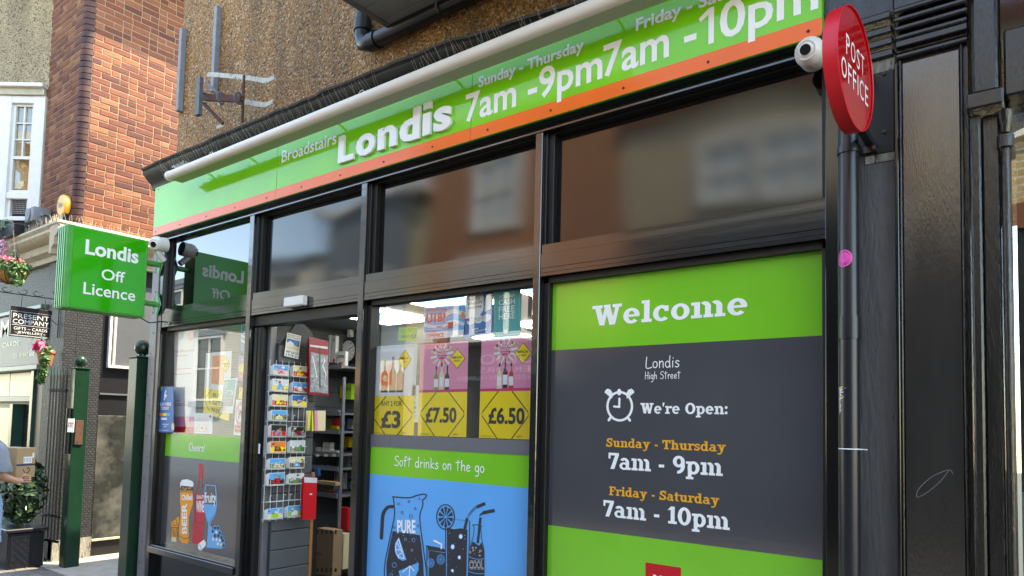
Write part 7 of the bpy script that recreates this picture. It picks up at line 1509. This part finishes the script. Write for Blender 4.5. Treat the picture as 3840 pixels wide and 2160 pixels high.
pe = thing('person', 'person in grey t-shirt and pale blue shorts carrying a cardboard parcel at the left edge', 'person', (PXx, PYy, 0))
hd = R(21)
def W3(x, y, z): return (PXx + x * math.cos(hd) - y * math.sin(hd), PYy + x * math.sin(hd) + y * math.cos(hd), z)
bv = [(0, 0, .95), (0, 0, 1.12), (0, .0, 1.32), (0, -.01, 1.44), (0, 0, 1.53), (0, .02, 1.62), (0, .03, 1.70),
      (.17, -.01, 1.40), (.235, .0, 1.13), (.20, .20, 1.06), (.18, .28, 1.06), (-.17, -.01, 1.40), (-.235, .0, 1.13), (-.20, .20, 1.06), (-.18, .28, 1.06),
      (.10, 0, .86), (.11, .02, .50), (.11, -.02, .10), (.11, .10, .05), (.11, .18, .035), (-.10, 0, .86), (-.11, -.05, .50), (-.11, -.12, .10), (-.11, .0, .05), (-.11, .08, .035)]
be = [(0, 1), (1, 2), (2, 3), (3, 4), (4, 5), (5, 6), (3, 7), (7, 8), (8, 9), (9, 10), (3, 11), (11, 12), (12, 13), (13, 14), (0, 15), (15, 16), (16, 17), (17, 18), (18, 19), (0, 20), (20, 21), (21, 22), (22, 23), (23, 24)]
br_ = [.13, .12, .14, .09, .055, .085, .08, .06, .042, .033, .028, .06, .042, .033, .028, .085, .058, .04, .035, .028, .085, .058, .04, .035, .028]
skin('body', [W3(*p) for p in bv], be, br_, 'skin', pe)
for s_ in (1, -1):
    for k in range(4): 
        x = s_ * (.17 + 0 * k); q0_ = (s_ * .165, .285, 1.045 + k * .018); skin('finger', [W3(q0_[0] + s_ * .015, q0_[1], q0_[2]), W3(q0_[0] + s_ * .03, q0_[1] + .05, q0_[2]), W3(q0_[0] + s_ * .01, q0_[1] + .085 - .004 * k, q0_[2])], [(0, 1), (1, 2)], [.010, .009, .008], 'skin', pe, 1)
    skin('thumb', [W3(s_ * .17, .27, 1.08), W3(s_ * .165, .30, 1.11), W3(s_ * .155, .33, 1.12)], [(0, 1), (1, 2)], [.012, .011, .009], 'skin', pe, 1)
q = MB(); q.sphere(W3(0, .0, 1.68), .108, 'hair', 20, (0.88, 1.0, 1.1)); q.build('hair', pe, smooth=True)
q = MB(); q.sphere(W3(0, .118, 1.655), .018, 'skin', 10, (.8, 1, 1.3)); q.sphere(W3(.035, .10, 1.675), .010, 'p_white', 8); q.sphere(W3(-.035, .10, 1.675), .010, 'p_white', 8); q.sphere(W3(.09, .01, 1.65), .025, 'skin', 8, (.4, .8, 1.2)); q.sphere(W3(-.09, .01, 1.65), .025, 'skin', 8, (.4, .8, 1.2)); q.build('face_features', pe, smooth=True)
def loft(name, rings, m, parent, n=22, seed=0, amp=.006):
    """rings (x, y, z, rx, ry, tilt axis) joined into one garment with soft folds"""
    r = random.Random(seed); vs = []; fs_ = []; ph = [r.uniform(0, 6.28) for _ in range(4)]
    for k, (x, y, z, rx, ry) in enumerate(rings):
        for i in range(n):
            t = 2 * math.pi * i / n; w_ = 1 + amp / max(rx, .05) * (math.sin(3 * t + ph[0] + k * .9) + .7 * math.sin(5 * t + ph[1] - k * 1.3)); vs.append(W3(x + rx * w_ * math.cos(t), y + ry * w_ * math.sin(t), z + .004 * math.sin(2 * t + ph[2] + k)))
    for k in range(len(rings) - 1):
        for i in range(n): fs_.append((k * n + i, k * n + (i + 1) % n, (k + 1) * n + (i + 1) % n, (k + 1) * n + i))
    q = MB(); q.add(vs, fs_, m); return q.build(name, parent, smooth=True)
loft('tshirt', [(0, -.01, z, rx, ry) for z, rx, ry in ((.84, .185, .15), (.87, .19, .152), (.93, .186, .150), (1.0, .178, .142), (1.06, .176, .14), (1.13, .180, .142), (1.2, .19, .146), (1.28, .20, .15), (1.35, .205, .142), (1.405, .20, .118), (1.445, .155, .092), (1.475, .09, .075), (1.50, .06, .062))], 'tshirt', pe, seed=1)
for s_ in (1, -1): loft('sleeve', [(s_ * x, y, z, rx, ry) for x, y, z, rx, ry in ((.16, -.01, 1.44, .05, .06), (.19, -.01, 1.40, .075, .085), (.225, -.005, 1.33, .078, .086), (.245, 0, 1.25, .076, .084), (.26, .005, 1.17, .079, .086), (.262, .005, 1.155, .072, .08))], 'tshirt', pe, seed=3)
for s_, yy in ((1, .015), (-1, -.03)): loft('shorts_leg', [(s_ * x, y, z, rx, ry) for x, y, z, rx, ry in ((.075, 0, .95, .11, .14), (.085, 0, .85, .118, .142), (.095, yy * .4, .76, .118, .135), (.11, yy * .8, .64, .112, .125), (.118, yy, .53, .115, .125), (.118, yy, .52, .105, .115))], 'shorts_blue', pe, seed=5)
for s_, y in ((1, .06), (-1, -.04)): MB().sphere(W3(s_ * .11, y, .05), .06, 'p_white', 14, (.8, 2.0, .8)).build('shoe', pe, smooth=True)
bxp = thing('parcel', 'brown cardboard parcel with white address label held by the person', 'parcel', W3(0, .5, 1.1))
def rbox(x0, x1, y0, y1, z0, z1, m, name, par, bev=0.0):
    q = MB(); q.box(x0, x1, y0, y1, z0, z1, m); q.v = [W3(*p) for p in q.v]; return q.build(name, par, bevel=bev)
rbox(-.15, .13, .25, .44, 1.08, 1.36, 'cardboard', 'carton', bxp, .004)
class BXp:
    def m(s, a, b, l=0.0): return W3(.1305 + l, .25 + a * .19, 1.08 + b * .28)
q = MB(); q.rect(BXp(), 0, .40, 1, .46, 'p_navy', .0006); q.rect(BXp(), .35, .48, .80, .70, 'p_white', .0008); q.rect(BXp(), .80, .66, .90, .82, 'p_white', .0008)
for i in range(5): q.rect(BXp(), .38 + i * .08, .52, .41 + i * .08, .66, 'p_grey', .0012)
q.stroke(BXp(), catmull([(.35, .28), (.50, .14), (.68, .22), (.66, .32), (.56, .30)]), .035, 'p_black', .001); q.build('print', bxp)
